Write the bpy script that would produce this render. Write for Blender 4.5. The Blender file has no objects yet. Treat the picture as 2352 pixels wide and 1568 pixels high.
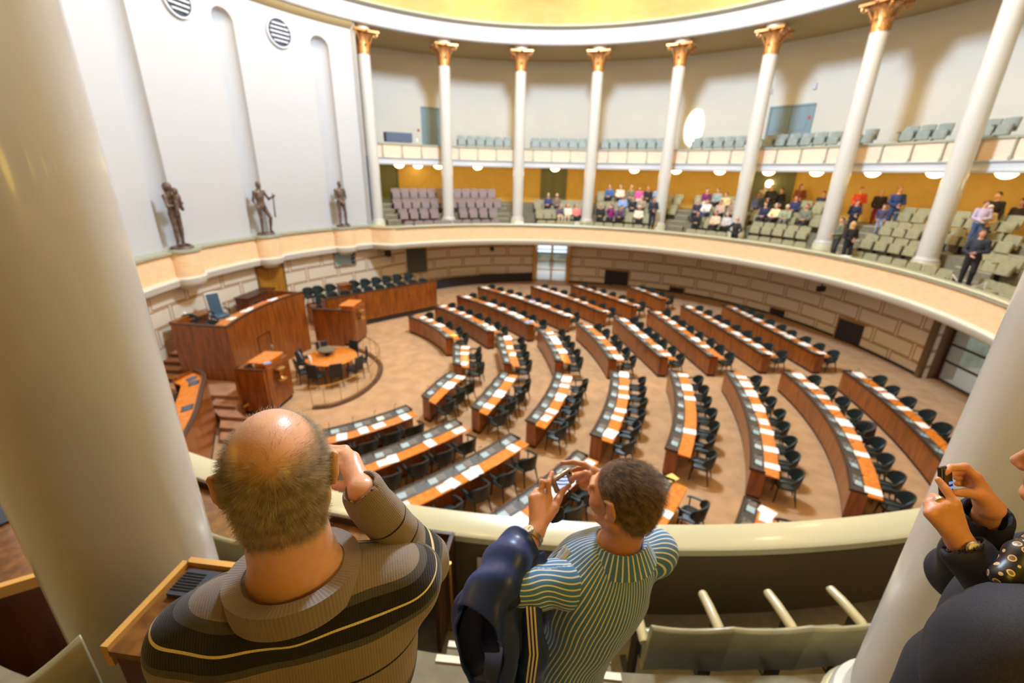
import bpy, bmesh, math, random
import numpy as np
from mathutils import Vector, Matrix
random.seed(7); NPR = np.random.RandomState(11)
scene = bpy.context.scene
COL = scene.collection
PI = math.pi
sin, cos, rad = math.sin, math.cos, math.radians

# ------------------------------------------------------------------ camera (measured from the columns and the parapet)
W, H, F = 2352.0, 1568.0, 1021.09
CAM = np.array([-1.2294, -15.4440, 7.22])
CR = np.array([0.99977, 0.00754, 0.01992]); CU = np.array([-0.0213, 0.35404, 0.93499]); CF = np.array([0.0, 0.9352, -0.35412])
def ray(px, py): return CF + CR * ((px - W / 2) / F) - CU * ((py - H / 2) / F)
def pz(px, py, z):                      # point of the sight line at height z
    d = ray(px, py); return CAM + d * ((z - CAM[2]) / d[2])
def pr(px, py, R):                      # point of the sight line on the far side of a vertical cylinder about the hall's axis
    d = ray(px, py); a = d[:2] @ d[:2]; b = CAM[:2] @ d[:2]; c = CAM[:2] @ CAM[:2] - R * R
    return CAM + d * ((-b + math.sqrt(b * b - a * c)) / a)
def pd(px, py, depth): return CAM + ray(px, py) * depth
def ang(p): return math.degrees(math.atan2(p[0], p[1]))
def P(a, R, z=0.0): return (R * sin(rad(a)), R * cos(rad(a)), z)

cd = bpy.data.cameras.new('camera'); cam = bpy.data.objects.new('camera', cd); COL.objects.link(cam)
cam.matrix_world = Matrix(((CR[0], CU[0], -CF[0], CAM[0]), (CR[1], CU[1], -CF[1], CAM[1]), (CR[2], CU[2], -CF[2], CAM[2]), (0, 0, 0, 1)))
cd.sensor_width = 36; cd.lens = F / W * 36; cd.clip_start = .05; cd.clip_end = 120
cd.dof.use_dof = True; cd.dof.focus_distance = .85; cd.dof.aperture_fstop = 2.8
scene.camera = cam

# ------------------------------------------------------------------ materials
def lin(c):
    return tuple(((x / 255) / 12.92 if x / 255 <= .04045 else ((x / 255 + .055) / 1.055) ** 2.4) for x in c) + (1,)
MATS = {}
def mat(name, rgb, rough=.6, metal=0, noise=0, nscale=8, bump=0, bscale=60, stretch=(1, 1, 1), emit=0, coat=0, spec=None, alt=None, detail=4):
    if name in MATS: return MATS[name]
    m = bpy.data.materials.new(name); m.use_nodes = True; nt = m.node_tree; b = nt.nodes['Principled BSDF']
    b.inputs['Base Color'].default_value = lin(rgb); b.inputs['Roughness'].default_value = rough; b.inputs['Metallic'].default_value = metal
    if coat: b.inputs['Coat Weight'].default_value = coat; b.inputs['Coat Roughness'].default_value = .08
    if spec is not None: b.inputs['Specular IOR Level'].default_value = spec
    if emit:
        b.inputs['Emission Color'].default_value = lin(rgb); b.inputs['Emission Strength'].default_value = emit
    if noise or bump or alt:
        tc = nt.nodes.new('ShaderNodeTexCoord'); mp = nt.nodes.new('ShaderNodeMapping'); mp.inputs['Scale'].default_value = stretch
        nt.links.new(tc.outputs['Object'], mp.inputs['Vector'])
    if noise or alt:
        n = nt.nodes.new('ShaderNodeTexNoise'); n.inputs['Scale'].default_value = nscale; n.inputs['Detail'].default_value = detail
        nt.links.new(mp.outputs['Vector'], n.inputs['Vector'])
        mx = nt.nodes.new('ShaderNodeMix'); mx.data_type = 'RGBA'
        a, c = (lin([max(0, x * (1 - noise)) for x in rgb]), lin([min(255, x * (1 + noise)) for x in rgb])) if not alt else (lin(rgb), lin(alt))
        mx.inputs['A'].default_value = a; mx.inputs['B'].default_value = c
        cr = nt.nodes.new('ShaderNodeValToRGB'); cr.color_ramp.elements[0].position = .35; cr.color_ramp.elements[1].position = .65
        nt.links.new(n.outputs['Fac'], cr.inputs['Fac']); nt.links.new(cr.outputs['Color'], mx.inputs['Factor'])
        nt.links.new(mx.outputs['Result'], b.inputs['Base Color'])
    if bump:
        n2 = nt.nodes.new('ShaderNodeTexNoise'); n2.inputs['Scale'].default_value = bscale; n2.inputs['Detail'].default_value = 3
        nt.links.new(mp.outputs['Vector'], n2.inputs['Vector'])
        bp = nt.nodes.new('ShaderNodeBump'); bp.inputs['Strength'].default_value = bump; bp.inputs['Distance'].default_value = .01
        nt.links.new(n2.outputs['Fac'], bp.inputs['Height']); nt.links.new(bp.outputs['Normal'], b.inputs['Normal'])
    MATS[name] = m
    return m
def glass(name, rgb, rough=.05, alpha=.35):
    m = bpy.data.materials.new(name); m.use_nodes = True; b = m.node_tree.nodes['Principled BSDF']
    b.inputs['Base Color'].default_value = lin(rgb); b.inputs['Roughness'].default_value = rough; b.inputs['Alpha'].default_value = alpha
    MATS[name] = m; return m

M = dict(
 carpet=mat('carpet', (210, 166, 122), .95, noise=.05, nscale=2.2, bump=.3, bscale=90),
 stair=mat('stair_carpet', (176, 126, 92), .95, noise=.08, nscale=3),
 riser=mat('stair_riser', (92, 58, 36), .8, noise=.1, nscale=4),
 wood=mat('walnut_veneer', (130, 66, 20), .32, alt=(178, 98, 30), nscale=2.2, stretch=(5, 5, .55), coat=.25),
 woodside=mat('dark_walnut', (88, 40, 18), .35, alt=(116, 58, 26), nscale=2.2, stretch=(5, 5, .6), coat=.2),
 woodtop=mat('orange_wood_top', (212, 112, 26), .3, alt=(232, 140, 44), nscale=3, stretch=(3, 3, 3), coat=.35),
 burl=mat('burl_wood', (132, 88, 40), .28, alt=(96, 58, 26), nscale=16, coat=.3, detail=8),
 edge=mat('dark_edge', (66, 38, 20), .4),
 plinth=mat('black_plinth', (42, 34, 30), .7),
 console=mat('console_grey', (74, 68, 62), .5, noise=.12, nscale=30),
 screen=mat('screen_glass', (168, 190, 196), .15),
 grillm=mat('speaker_grill', (120, 112, 104), .5),
 black=mat('black_plastic', (24, 24, 26), .4),
 paper=mat('white_paper', (250, 248, 244), .7),
 paperY=mat('yellow_paper', (252, 222, 120), .7),
 paperB=mat('blue_paper', (120, 160, 220), .7),
 leather=mat('green_leather', (34, 44, 44), .42, noise=.12, nscale=12),
 leatherblue=mat('blue_leather', (66, 92, 112), .4),
 leatherdark=mat('charcoal_leather', (36, 40, 44), .45),
 chairleg=mat('dark_chair_wood', (58, 34, 22), .45),
 white=mat('white_plaster', (240, 242, 244), .75),
 cream=mat('cream_plaster', (236, 230, 214), .7),
 statuewall=mat('pale_wall', (236, 238, 240), .8),
 upperwall=mat('upper_wall_plaster', (236, 230, 214), .85),
 soffit=mat('soffit_plaster', (224, 198, 142), .85),
 peach=mat('peach_marble', (250, 212, 164), .5, noise=.03, nscale=3, stretch=(1, 1, 6)),
 peachlight=mat('pale_peach', (250, 224, 196), .55, noise=.02, nscale=3, stretch=(1, 1, 5)),
 cap=mat('cream_paint_cap', (226, 222, 186), .28, coat=.3),
 greencap=mat('grey_green_rail', (166, 168, 146), .5),
 parback=mat('parapet_back', (96, 84, 56), .7),
 dome=mat('dome_gold', (248, 204, 116), .75, alt=(252, 214, 136), nscale=1.2, stretch=(1, 1, 3)),
 column=mat('white_column', (240, 238, 230), .28, coat=.3),
 gold=mat('gilded', (198, 146, 92), .38, metal=.75, noise=.12, nscale=20),
 bronze=mat('bronze', (104, 86, 74), .5, metal=.35, noise=.15, nscale=8),
 ochre=mat('ochre_wall', (228, 182, 86), .8, noise=.02, nscale=3),
 olive=mat('olive_door', (116, 112, 64), .5),
 bluedoor=mat('grey_blue_door', (126, 148, 156), .5),
 seat=mat('olive_seat', (158, 152, 118), .42, noise=.05, nscale=6),
 seatmauve=mat('mauve_seat', (140, 122, 122), .45, noise=.05, nscale=6),
 seatgrey=mat('grey_green_seat', (142, 150, 142), .45, noise=.05, nscale=6),
 seatframe=mat('dark_seat_frame', (40, 36, 30), .5),
 armrest=mat('cream_armrest', (198, 186, 146), .3, coat=.3),
 gfloor=mat('gallery_carpet', (150, 142, 118), .9, noise=.06, nscale=8),
 nosing=mat('cream_nosing', (232, 224, 196), .4),
 ventdark=mat('vent_dark', (52, 60, 76), .6),
 ventslat=mat('vent_slat', (214, 220, 228), .5),
 brass=mat('brass', (206, 160, 84), .28, metal=.9),
 chrome=mat('chrome', (210, 210, 205), .2, metal=.9),
 silver=mat('silver_plastic', (196, 184, 164), .3, metal=.6),
 lamp=mat('lamp_glass', (255, 232, 178), .4, emit=5.5),
 frieze=mat('frieze_white', (240, 243, 248), .7),
 friezeg=mat('frieze_grey', (150, 158, 166), .7),
 navygrille=mat('navy_bench', (40, 36, 46), .7),
)

# ------------------------------------------------------------------ mesh helpers
class MB:
    def __init__(s): s.v = []; s.f = []
    def quad(s, a, b, c, d):
        n = len(s.v); s.v += [tuple(a), tuple(b), tuple(c), tuple(d)]; s.f.append((n, n + 1, n + 2, n + 3))
    def poly(s, pts):
        n = len(s.v); s.v += [tuple(p) for p in pts]; s.f.append(tuple(range(n, n + len(pts))))
    def prism(s, pts, z0, z1):
        n = len(s.v); k = len(pts)
        s.v += [(p[0], p[1], z0) for p in pts] + [(p[0], p[1], z1) for p in pts]
        s.f.append(tuple(range(n + k - 1, n - 1, -1))); s.f.append(tuple(range(n + k, n + 2 * k)))
        for i in range(k):
            j = (i + 1) % k; s.f.append((n + i, n + j, n + k + j, n + k + i))
    def box(s, c, size, rz=0, tilt=0):
        hx, hy, hz = size[0] / 2, size[1] / 2, size[2] / 2
        R = Matrix.Rotation(rz, 3, 'Z') @ Matrix.Rotation(tilt, 3, 'X'); n = len(s.v)
        for z in (-hz, hz):
            for x, y in ((-hx, -hy), (hx, -hy), (hx, hy), (-hx, hy)):
                q = R @ Vector((x, y, z)); s.v.append((c[0] + q.x, c[1] + q.y, c[2] + q.z))
        s.f += [(n + 3, n + 2, n + 1, n), (n + 4, n + 5, n + 6, n + 7), (n, n + 1, n + 5, n + 4), (n + 1, n + 2, n + 6, n + 5), (n + 2, n + 3, n + 7, n + 6), (n + 3, n, n + 4, n + 7)]
    def grid(s, rows, closed=False):      # rows: list of equally long rings
        n = len(s.v); k = len(rows[0])
        for r in rows: s.v += [tuple(p) for p in r]
        for i in range(len(rows) - 1):
            for j in range(k if closed else k - 1):
                j2 = (j + 1) % k
                s.f.append((n + i * k + j, n + i * k + j2, n + (i + 1) * k + j2, n + (i + 1) * k + j))
        return n
    def lathe(s, prof, n=24, c=(0, 0, 0), cap=True):
        rows = [[(c[0] + r * cos(2 * PI * j / n), c[1] + r * sin(2 * PI * j / n), c[2] + z) for j in range(n)] for r, z in prof]
        b = s.grid(rows, True)
        if cap:
            s.f.append(tuple(range(b + n - 1, b - 1, -1))); t = b + (len(prof) - 1) * n; s.f.append(tuple(range(t, t + n)))
    def tube(s, pts, r, n=8, caps=True):
        pts = [Vector(p) for p in pts]; rr = r if isinstance(r, (list, tuple)) else [r] * len(pts); rows = []; up = None
        for i, p in enumerate(pts):
            t = (pts[min(i + 1, len(pts) - 1)] - pts[max(i - 1, 0)]).normalized()
            if up is None:
                up = Vector((0, 0, 1)) if abs(t.z) < .9 else Vector((1, 0, 0))
            x = t.cross(up).normalized(); y = x.cross(t).normalized(); up = y
            rows.append([tuple(p + (x * cos(2 * PI * j / n) + y * sin(2 * PI * j / n)) * rr[i]) for j in range(n)])
        b = s.grid(rows, True)
        if caps:
            s.f.append(tuple(range(b + n - 1, b - 1, -1))); t = b + (len(rows) - 1) * n; s.f.append(tuple(range(t, t + n)))
    def sweep(s, path, prof, closed_prof=True, caps=True, loop=False):
        # path: [(x, y, nx, ny)], prof: [(offset along n, z)]
        rows = [[(x + nx * o, y + ny * o, z) for o, z in prof] for x, y, nx, ny in path]
        if loop: rows.append(rows[0])
        b = s.grid(rows, closed_prof)
        if caps and closed_prof and not loop:
            k = len(prof); s.f.append(tuple(range(b + k - 1, b - 1, -1))); t = b + (len(rows) - 1) * k; s.f.append(tuple(range(t, t + k)))
    def ring(s, a0, a1, prof, step=1.0, closed_prof=True):
        n = max(2, int(abs(a1 - a0) / step) + 1); path = []
        for i in range(n + 1):
            a = rad(a0 + (a1 - a0) * i / n); path.append((0, 0, sin(a), cos(a)))
        s.sweep(path, prof, closed_prof, loop=False)
    def mesh(s, name, m=None, smooth=None):
        me = bpy.data.meshes.new(name); me.from_pydata(s.v, [], s.f); me.update()
        bm = bmesh.new(); bm.from_mesh(me); bmesh.ops.recalc_face_normals(bm, faces=bm.faces); bm.to_mesh(me); bm.free()
        if smooth is not None:
            me.shade_smooth(); me.set_sharp_from_angle(angle=rad(smooth))
        for x in (m if isinstance(m, list) else [m]):
            if x: me.materials.append(x)
        return me
    def build(s, name, m=None, parent=None, smooth=35, bevel=0):
        o = bpy.data.objects.new(name, s.mesh(name, m, smooth)); COL.objects.link(o)
        if parent: o.parent = parent
        if bevel:
            b = o.modifiers.new('bevel', 'BEVEL'); b.width = bevel; b.segments = 2; b.limit_method = 'ANGLE'
        return o
def tag(o, label=None, cat=None, group=None, kind=None):
    if label: o['label'] = label
    if cat: o['category'] = cat
    if group: o['group'] = group
    if kind: o['kind'] = kind
    return o
def thing(name, label, cat, loc=(0, 0, 0), rz=0, group=None):
    o = bpy.data.objects.new(name, None); COL.objects.link(o); o.empty_display_size = .1
    o.location = loc; o.rotation_euler = (0, 0, rz)
    return tag(o, label, cat, group)
def struct(o, label=None): 
    return tag(o, label, None, None, 'structure')
KIDS = {}
def kids(o):
    if o.name not in KIDS: KIDS[o.name] = [(c, list(c.children)) for c in o.children]
    return KIDS[o.name]
def dup(root, loc, rz, label=None, group=None, scale=None):
    r = root.copy(); COL.objects.link(r); r.location = loc; r.rotation_euler = (0, 0, rz)
    if scale: r.scale = (scale,) * 3
    if label: r['label'] = label
    if group: r['group'] = group
    out = []
    for c, gs in kids(root):
        k = c.copy(); COL.objects.link(k); k.parent = r; out.append(k)
        for g in gs:
            d = g.copy(); COL.objects.link(d); d.parent = k
    return r, out
def omat(o, m):                      # material on the object, so copies can share a mesh
    o.material_slots[0].link = 'OBJECT'; o.material_slots[0].material = m
ORD = ['zeroth', 'first', 'second', 'third', 'fourth', 'fifth', 'sixth', 'seventh', 'eighth', 'ninth', 'tenth', 'eleventh', 'twelfth', 'thirteenth', 'fourteenth', 'fifteenth', 'sixteenth', 'seventeenth', 'eighteenth']

# ------------------------------------------------------------------ smooth bodies: blended round cones and ellipsoids meshed by surface nets
def sdf(prims, res, k=.02, disp=0, dscale=20, smooth=1):
    lo = np.array([1e9] * 3); hi = -lo
    for p in prims:
        if p[0][0] == '-': continue
        if p[0] == 'c': a, b, r = np.array(p[1]), np.array(p[2]), max(p[3], p[4])
        else: a = b = np.array(p[1]); r = max(p[2])
        lo = np.minimum(lo, np.minimum(a, b) - r); hi = np.maximum(hi, np.maximum(a, b) + r)
    lo = lo - 4 * res; n = np.ceil((hi - lo) / res).astype(int) + 5
    Fd = np.full(n, 1.0, np.float32)
    ax = [lo[i] + res * np.arange(n[i]) for i in range(3)]
    for p in prims:
        neg = p[0][0] == '-'; typ = p[0][-1]
        kk = (p[5] if typ == 'c' and len(p) > 5 else p[4] if typ == 'e' and len(p) > 4 else k)
        if typ == 'c': a, b, r = np.array(p[1], float), np.array(p[2], float), max(p[3], p[4])
        else: a = b = np.array(p[1], float); r = max(p[2])
        m = r + kk + 3 * res
        i0 = np.maximum(0, np.floor((np.minimum(a, b) - m - lo) / res).astype(int)); i1 = np.minimum(n, np.ceil((np.maximum(a, b) + m - lo) / res).astype(int) + 1)
        if np.any(i1 <= i0): continue
        X, Y, Z = np.meshgrid(*[ax[i][i0[i]:i1[i]] for i in range(3)], indexing='ij')
        if typ == 'c':
            d = b - a; L = max(d @ d, 1e-12)
            t = np.clip(((X - a[0]) * d[0] + (Y - a[1]) * d[1] + (Z - a[2]) * d[2]) / L, 0, 1)
            D = np.sqrt((X - a[0] - t * d[0]) ** 2 + (Y - a[1] - t * d[1]) ** 2 + (Z - a[2] - t * d[2]) ** 2) - (p[3] + (p[4] - p[3]) * t)
        else:
            q = np.stack([X - a[0], Y - a[1], Z - a[2]], -1)
            if len(p) > 3 and p[3] is not None: q = q @ np.array(p[3])
            rr = np.array(p[2]); l1 = np.sqrt(((q / rr) ** 2).sum(-1)); l2 = np.sqrt(((q / rr ** 2) ** 2).sum(-1)) + 1e-9
            D = l1 * (l1 - 1) / l2
        sl = tuple(slice(i0[i], i1[i]) for i in range(3)); G = Fd[sl]
        if neg:
            h = np.clip(.5 - .5 * (G + D) / kk, 0, 1); Fd[sl] = G * (1 - h) - D * h + kk * h * (1 - h)
        else:
            h = np.clip(.5 + .5 * (D - G) / kk, 0, 1); Fd[sl] = D * (1 - h) + G * h - kk * h * (1 - h)
    S = Fd < 0
    c = np.zeros(np.array(S.shape) - 1, np.int32)
    for dx in (0, 1):
        for dy in (0, 1):
            for dz in (0, 1): c += S[dx:S.shape[0] - 1 + dx, dy:S.shape[1] - 1 + dy, dz:S.shape[2] - 1 + dz]
    cell = np.argwhere((c > 0) & (c < 8)); idx = -np.ones(c.shape, np.int64); idx[tuple(cell.T)] = np.arange(len(cell))
    acc = np.zeros((len(cell), 3)); cnt = np.zeros(len(cell))
    cor = [np.array(x) for x in ((0, 0, 0), (1, 0, 0), (0, 1, 0), (1, 1, 0), (0, 0, 1), (1, 0, 1), (0, 1, 1), (1, 1, 1))]
    for i in range(8):
        for j in range(i + 1, 8):
            if abs(cor[i] - cor[j]).sum() != 1: continue
            fa = Fd[tuple((cell + cor[i]).T)]; fb = Fd[tuple((cell + cor[j]).T)]; m = (fa < 0) != (fb < 0)
            t = fa[m] / (fa[m] - fb[m]); acc[m] += cor[i] + t[:, None] * (cor[j] - cor[i]); cnt[m] += 1
    V = lo + res * (cell + acc / cnt[:, None])
    faces = []
    for axis in range(3):
        o = [x for x in range(3) if x != axis]
        s0 = [slice(None)] * 3; s1 = [slice(None)] * 3; s0[axis] = slice(0, -1); s1[axis] = slice(1, None)
        A = S[tuple(s0)]; B_ = S[tuple(s1)]
        e = np.argwhere(A != B_); e = e[(e[:, o[0]] > 0) & (e[:, o[1]] > 0)]
        da = np.zeros(3, int); db = np.zeros(3, int); da[o[0]] = 1; db[o[1]] = 1
        q = np.stack([idx[tuple((e - da - db).T)], idx[tuple((e - db).T)], idx[tuple(e.T)], idx[tuple((e - da).T)]], 1)
        fl = A[tuple(e.T)] ^ (axis == 1)
        q[~fl] = q[~fl][:, ::-1]; faces.append(q)
    Q = np.concatenate(faces); Q = Q[(Q >= 0).all(1)]
    for _ in range(smooth):
        s_ = np.zeros_like(V); k_ = np.zeros(len(V))
        for i in range(4):
            np.add.at(s_, Q[:, i], V[Q[:, (i + 1) % 4]]); np.add.at(s_, Q[:, i], V[Q[:, (i + 3) % 4]]); np.add.at(k_, Q[:, i], 2)
        V = V * .5 + .5 * s_ / np.maximum(k_, 1)[:, None]
    return V, Q
def np_mesh(name, V, Q, m, attrs=None):
    me = bpy.data.meshes.new(name); me.vertices.add(len(V)); me.vertices.foreach_set('co', V.astype(np.float32).ravel())
    me.loops.add(Q.size); me.loops.foreach_set('vertex_index', Q.astype(np.int32).ravel())
    me.polygons.add(len(Q)); me.polygons.foreach_set('loop_start', np.arange(0, Q.size, 4, dtype=np.int32))
    me.update(calc_edges=True); me.validate(); me.shade_smooth()
    for x in (m if isinstance(m, list) else [m]): me.materials.append(x)
    for k, arr in (attrs or {}).items():
        at = me.attributes.new(k, 'FLOAT', 'POINT'); at.data.foreach_set('value', np.asarray(arr, np.float32))
    return me
def np_obj(name, V, Q, m, parent=None, attrs=None):
    o = bpy.data.objects.new(name, np_mesh(name, V, Q, m, attrs)); COL.objects.link(o)
    if parent: o.parent = parent
    return o
LAMP_E, SKY_E, EXPO, RING_E = 22.0, 14500.0, 0.05, 300.0
ALB = dict(white=.68, cream=.78, statuewall=.6, upperwall=.82, soffit=.6, peach=.98, peachlight=.9, carpet=.74, frieze=.52, column=.7, cap=.8, dome=.5, stair=.8, wood=.7, woodside=.8, woodtop=.95, gfloor=.7)
def dim(m, k):
    for n in m.node_tree.nodes:
        if n.type == 'BSDF_PRINCIPLED': n.inputs['Base Color'].default_value = [x * k for x in n.inputs['Base Color'].default_value[:3]] + [1]
        if n.type == 'MIX':
            for i in ('A', 'B'):
                for q_ in n.inputs:
                    if q_.type == 'RGBA' and q_.name == i: q_.default_value = [x * k for x in q_.default_value[:3]] + [1]
for nm_ in ALB: dim(M[nm_], ALB[nm_])
# ------------------------------------------------------------------ the round chamber (metres; the hall's axis is z, azimuth from +y towards +x)
GA0, GA1 = -38.8, 228.0              # where the gallery parapet begins and ends; the statue wall fills the rest
WR, BR = 13.8, 13.4                  # statue wall and its peach band
ZPAR, ZSOF, ZENT = 4.35, 7.57, 13.88

# floor with the stairwell opening
WALLPTS = [(-180, 14.6), (-150, 14.2), (-130, 13.75), (-60, 13.75), (-46, 13.75), (-38, 14.3), (-31, 15.0), (-24, 15.45), (-10, 15.9), (5, 16.05), (20, 16.3), (41, 16.6), (60, 16.0), (76, 15.25), (88, 14.9), (105, 14.8), (140, 14.9), (180, 14.6)]
def wallr(a):
    a = (a + 180) % 360 - 180
    return float(np.mean([np.interp(a + d, [p[0] for p in WALLPTS], [p[1] for p in WALLPTS]) for d in (-4, -2, 0, 2, 4)]))
b = MB(); n = 180
b.prism([P(-i * 2, wallr(-i * 2) + .6)[:2] for i in range(n)], -.3, 0)
floor = b.build('floor', M['carpet'], smooth=None); struct(floor, 'sandy brown carpet of the chamber floor')


# rusticated lower wall: blocks drawn by brown lines either side of every joint
def block_material():
    m = bpy.data.materials.new('block_wall'); m.use_nodes = True; nt = m.node_tree; N = nt.nodes; L = nt.links; bs = N['Principled BSDF']; bs.inputs['Roughness'].default_value = .8
    uv = N.new('ShaderNodeUVMap'); sx = N.new('ShaderNodeSeparateXYZ'); L.new(uv.outputs['UV'], sx.inputs[0])
    def math(op, a, b=None, c=None):
        k = N.new('ShaderNodeMath'); k.operation = op
        for i, v in enumerate((a, b, c)):
            if v is None: continue
            if hasattr(v, 'is_linked'): L.new(v, k.inputs[i])
            else: k.inputs[i].default_value = v
        return k.outputs[0]
    v = math('DIVIDE', sx.outputs['Y'], .66); row = math('FLOOR', v); fv = math('MULTIPLY', math('FRACT', v), .66)
    u = math('ADD', math('DIVIDE', sx.outputs['X'], 2.12), math('MULTIPLY', row, .5)); fu = math('MULTIPLY', math('FRACT', u), 2.12)
    du = math('MINIMUM', fu, math('SUBTRACT', 2.12, fu)); dv = math('MINIMUM', fv, math('SUBTRACT', .66, fv))
    d = math('MINIMUM', math('SUBTRACT', du, .045), math('SUBTRACT', dv, .0))
    line = math('LESS_THAN', math('ABSOLUTE', math('SUBTRACT', d, .035)), .024)
    mx = N.new('ShaderNodeMix'); mx.data_type = 'RGBA'; mx.inputs['A'].default_value = lin((226, 212, 190)); mx.inputs['B'].default_value = lin((158, 112, 54))
    L.new(line, mx.inputs['Factor']); L.new(mx.outputs['Result'], bs.inputs['Base Color'])
    return m
M['block'] = block_material(); dim(M['block'], .95)
def wall_piece(a0, a1, name, label, z0=0, z1=3.3):
    n = max(3, int(abs(a1 - a0))); mb = MB(); ra, rb = [], []
    for i in range(n + 1):
        a = a0 + (a1 - a0) * i / n; r = wallr(a); ra.append((a, r)); rb.append((a, r + .35))
    prof = [[P(a, r, z0), P(a, r, z1), P(a, r + .35, z1), P(a, r + .35, z0)] for a, r in ra]
    mb.grid(prof, True); k = len(mb.v)
    mb.f.append((0, 1, 2, 3)); mb.f.append((k - 1, k - 2, k - 3, k - 4))
    o = mb.build(name, M['block'], smooth=30); me = o.data; uvl = me.uv_layers.new(name='UVMap')
    for lp in me.loops:
        co = me.vertices[lp.vertex_index].co; uvl.data[lp.index].uv = (math.radians(ang(co)) * 16.0 + 60, co.z + .18)
    return struct(o, label)
D1A, D1B, D2A, D2B = 1.2, 9.2, 88.0, 102.0
wall_piece(-178, D1A, 'wall_lower', 'beige block patterned lower wall left of the far glass door')
wall_piece(D1B, D2A, 'wall_lower', 'beige block patterned lower wall between the two glass doors')
wall_piece(D2B, 182, 'wall_lower', 'beige block patterned lower wall beyond the right glass door')
for i, (a0, a1) in enumerate(((-22, D1A), (D1B, D2A), (D2B, 150))):
    mb = MB(); pth = []
    for j in range(41):
        a = a0 + (a1 - a0) * j / 40; r = wallr(a) - .02; pth.append((r * sin(rad(a)), r * cos(rad(a)), -sin(rad(a)), -cos(rad(a))))
    mb.sweep(pth, [(0, 0), (.05, 0), (.05, .1), (0, .1)])
    struct(mb.build('baseboard_%d' % (i + 1), M['plinth']), 'black skirting along the block wall')
# dark curved bench front below the block wall, left of the far door
mb = MB(); pth = []
for j in range(31):
    a = -27 + (0.5 + 27) * j / 30; r = wallr(a) - .9 * (1 - j / 30) ** .8 - .05; pth.append((r * sin(rad(a)), r * cos(rad(a)), -sin(rad(a)), -cos(rad(a))))
mb.sweep(pth, [(0, 0), (.06, 0), (.06, .62), (0, .62)])
tag(mb.build('ramp_parapet', M['navygrille']), 'dark curved ramp parapet below the block wall left of the glass door', 'parapet')

# statue wall with three round-headed niches
NICHES = [(-49.9, .46), (-68.1, .46), (-86.0, .46)]
ZN0, ZNC = 4.42, 12.55
def statue_wall():
    A0, A1 = -132.0, -42.6
    acol = list(np.arange(A0, A1, 1.0)) + [A1]
    for an, hw in NICHES:
        hwa = math.degrees(hw / WR); acol = [a for a in acol if abs(a - an) > hwa + .2]
        acol += list(an + hwa * np.linspace(-1.04, 1.04, 53))
    acol = sorted(acol)
    zs = sorted(list(np.linspace(3.0, ZN0 - .01, 3)) + [ZN0] + list(np.linspace(ZN0 + .01, 12.4, 6)) + list(np.linspace(12.45, 13.1, 40)) + [13.62])
    rows = []
    for z in zs:
        r_ = []
        for a in acol:
            dep = 0
            for an, hw in NICHES:
                dx = rad(a - an) * WR
                if z >= ZN0 and abs(dx) < hw:
                    q = hw * hw - dx * dx - (max(0, z - ZNC) ** 2); dep = math.sqrt(q) * .95 if q > 0 else 0
            r_.append(P(a, WR + dep, z))
        rows.append(r_)
    mb = MB(); mb.grid(rows); return mb
struct(statue_wall().build('wall_left', M['statuewall'], smooth=38), 'tall pale curved wall with round headed statue niches')
mb = MB(); mb.ring(-132, -42.6, [(BR + .04, 3.42), (BR + .04, 4.28), (WR + .1, 4.28), (WR + .1, 3.42)]); band = struct(mb.build('wall_band', M['peach']), 'peach stone band below the statue wall')
mb = MB(); mb.ring(-132, -42.6, [(BR - .06, 4.28), (BR - .06, 4.36), (WR + .02, 4.38), (WR + .02, 4.28)]); mb.build('upper_ledge', M['greencap'], band)
mb = MB(); mb.ring(-132, -42.6, [(BR + .06, 3.08), (BR - .04, 3.12), (BR - .1, 3.34), (BR - .04, 3.42), (WR, 3.42), (WR, 3.08)]); mb.build('lower_moulding', M['cream'], band)
for i, (an, hw) in enumerate(NICHES):
    # bowed corbel that carries the statue
    mb = MB(); rows = []; c = P(an, BR + .06)
    for z, s_ in ((3.42, 1), (4.28, 1)):
        rows.append([(c[0] + s_ * (.6 * cos(t) * cos(rad(an)) - .5 * sin(t) * sin(rad(an))), c[1] + s_ * (-.6 * cos(t) * sin(rad(an)) - .5 * sin(t) * cos(rad(an))), z) for t in np.linspace(0, PI, 17)])
    mb.grid(rows)
    cb = mb.build('corbel', M['peach'], band, smooth=40); tag(cb, ['bowed peach corbel below the third statue, nearest the gallery columns', 'bowed peach corbel below the middle statue with one arm out', 'bowed peach corbel below the statue with the child'][i])
    def bow(prof, name, m):
        q = MB(); q.grid([[(c[0] + s_ * (.6 * cos(t) * cos(rad(an)) - .5 * sin(t) * sin(rad(an))), c[1] + s_ * (-.6 * cos(t) * sin(rad(an)) - .5 * sin(t) * cos(rad(an))), z) for t in np.linspace(0, PI, 17)] for z, s_ in prof]); q.build(name, m, cb, smooth=40)
    bow([(4.26, 1.04), (4.30, 1.12), (4.40, 1.12), (4.40, .0)], 'ledge', M['greencap'])
    bow([(2.92, .0), (2.94, .55), (3.08, .74), (3.1, .98), (3.2, 1.08), (3.36, 1.12), (3.42, 1.04), (3.44, .9)], 'moulding', M['cream'])
# end pier beside the first column, closing the gallery
mb = MB(); mb.prism([P(-42.7, 13.5)[:2], P(-42.7, 17.9)[:2], P(-44.6, 17.9)[:2], P(-43.2, 13.78)[:2]], 3.0, 13.9)
struct(mb.build('wall_end', M['statuewall']), 'pale end wall closing the gallery beside the first column')
mb = MB(); mb.prism([P(-42.3, 13.52)[:2], P(-42.62, 13.52)[:2], P(-42.62, 13.62)[:2], P(-42.3, 13.62)[:2]], 4.6, 7.9)
tag(mb.build('dark_post', M['ventdark']), 'narrow dark vertical strip beside the foot of the first column', 'post')

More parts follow.
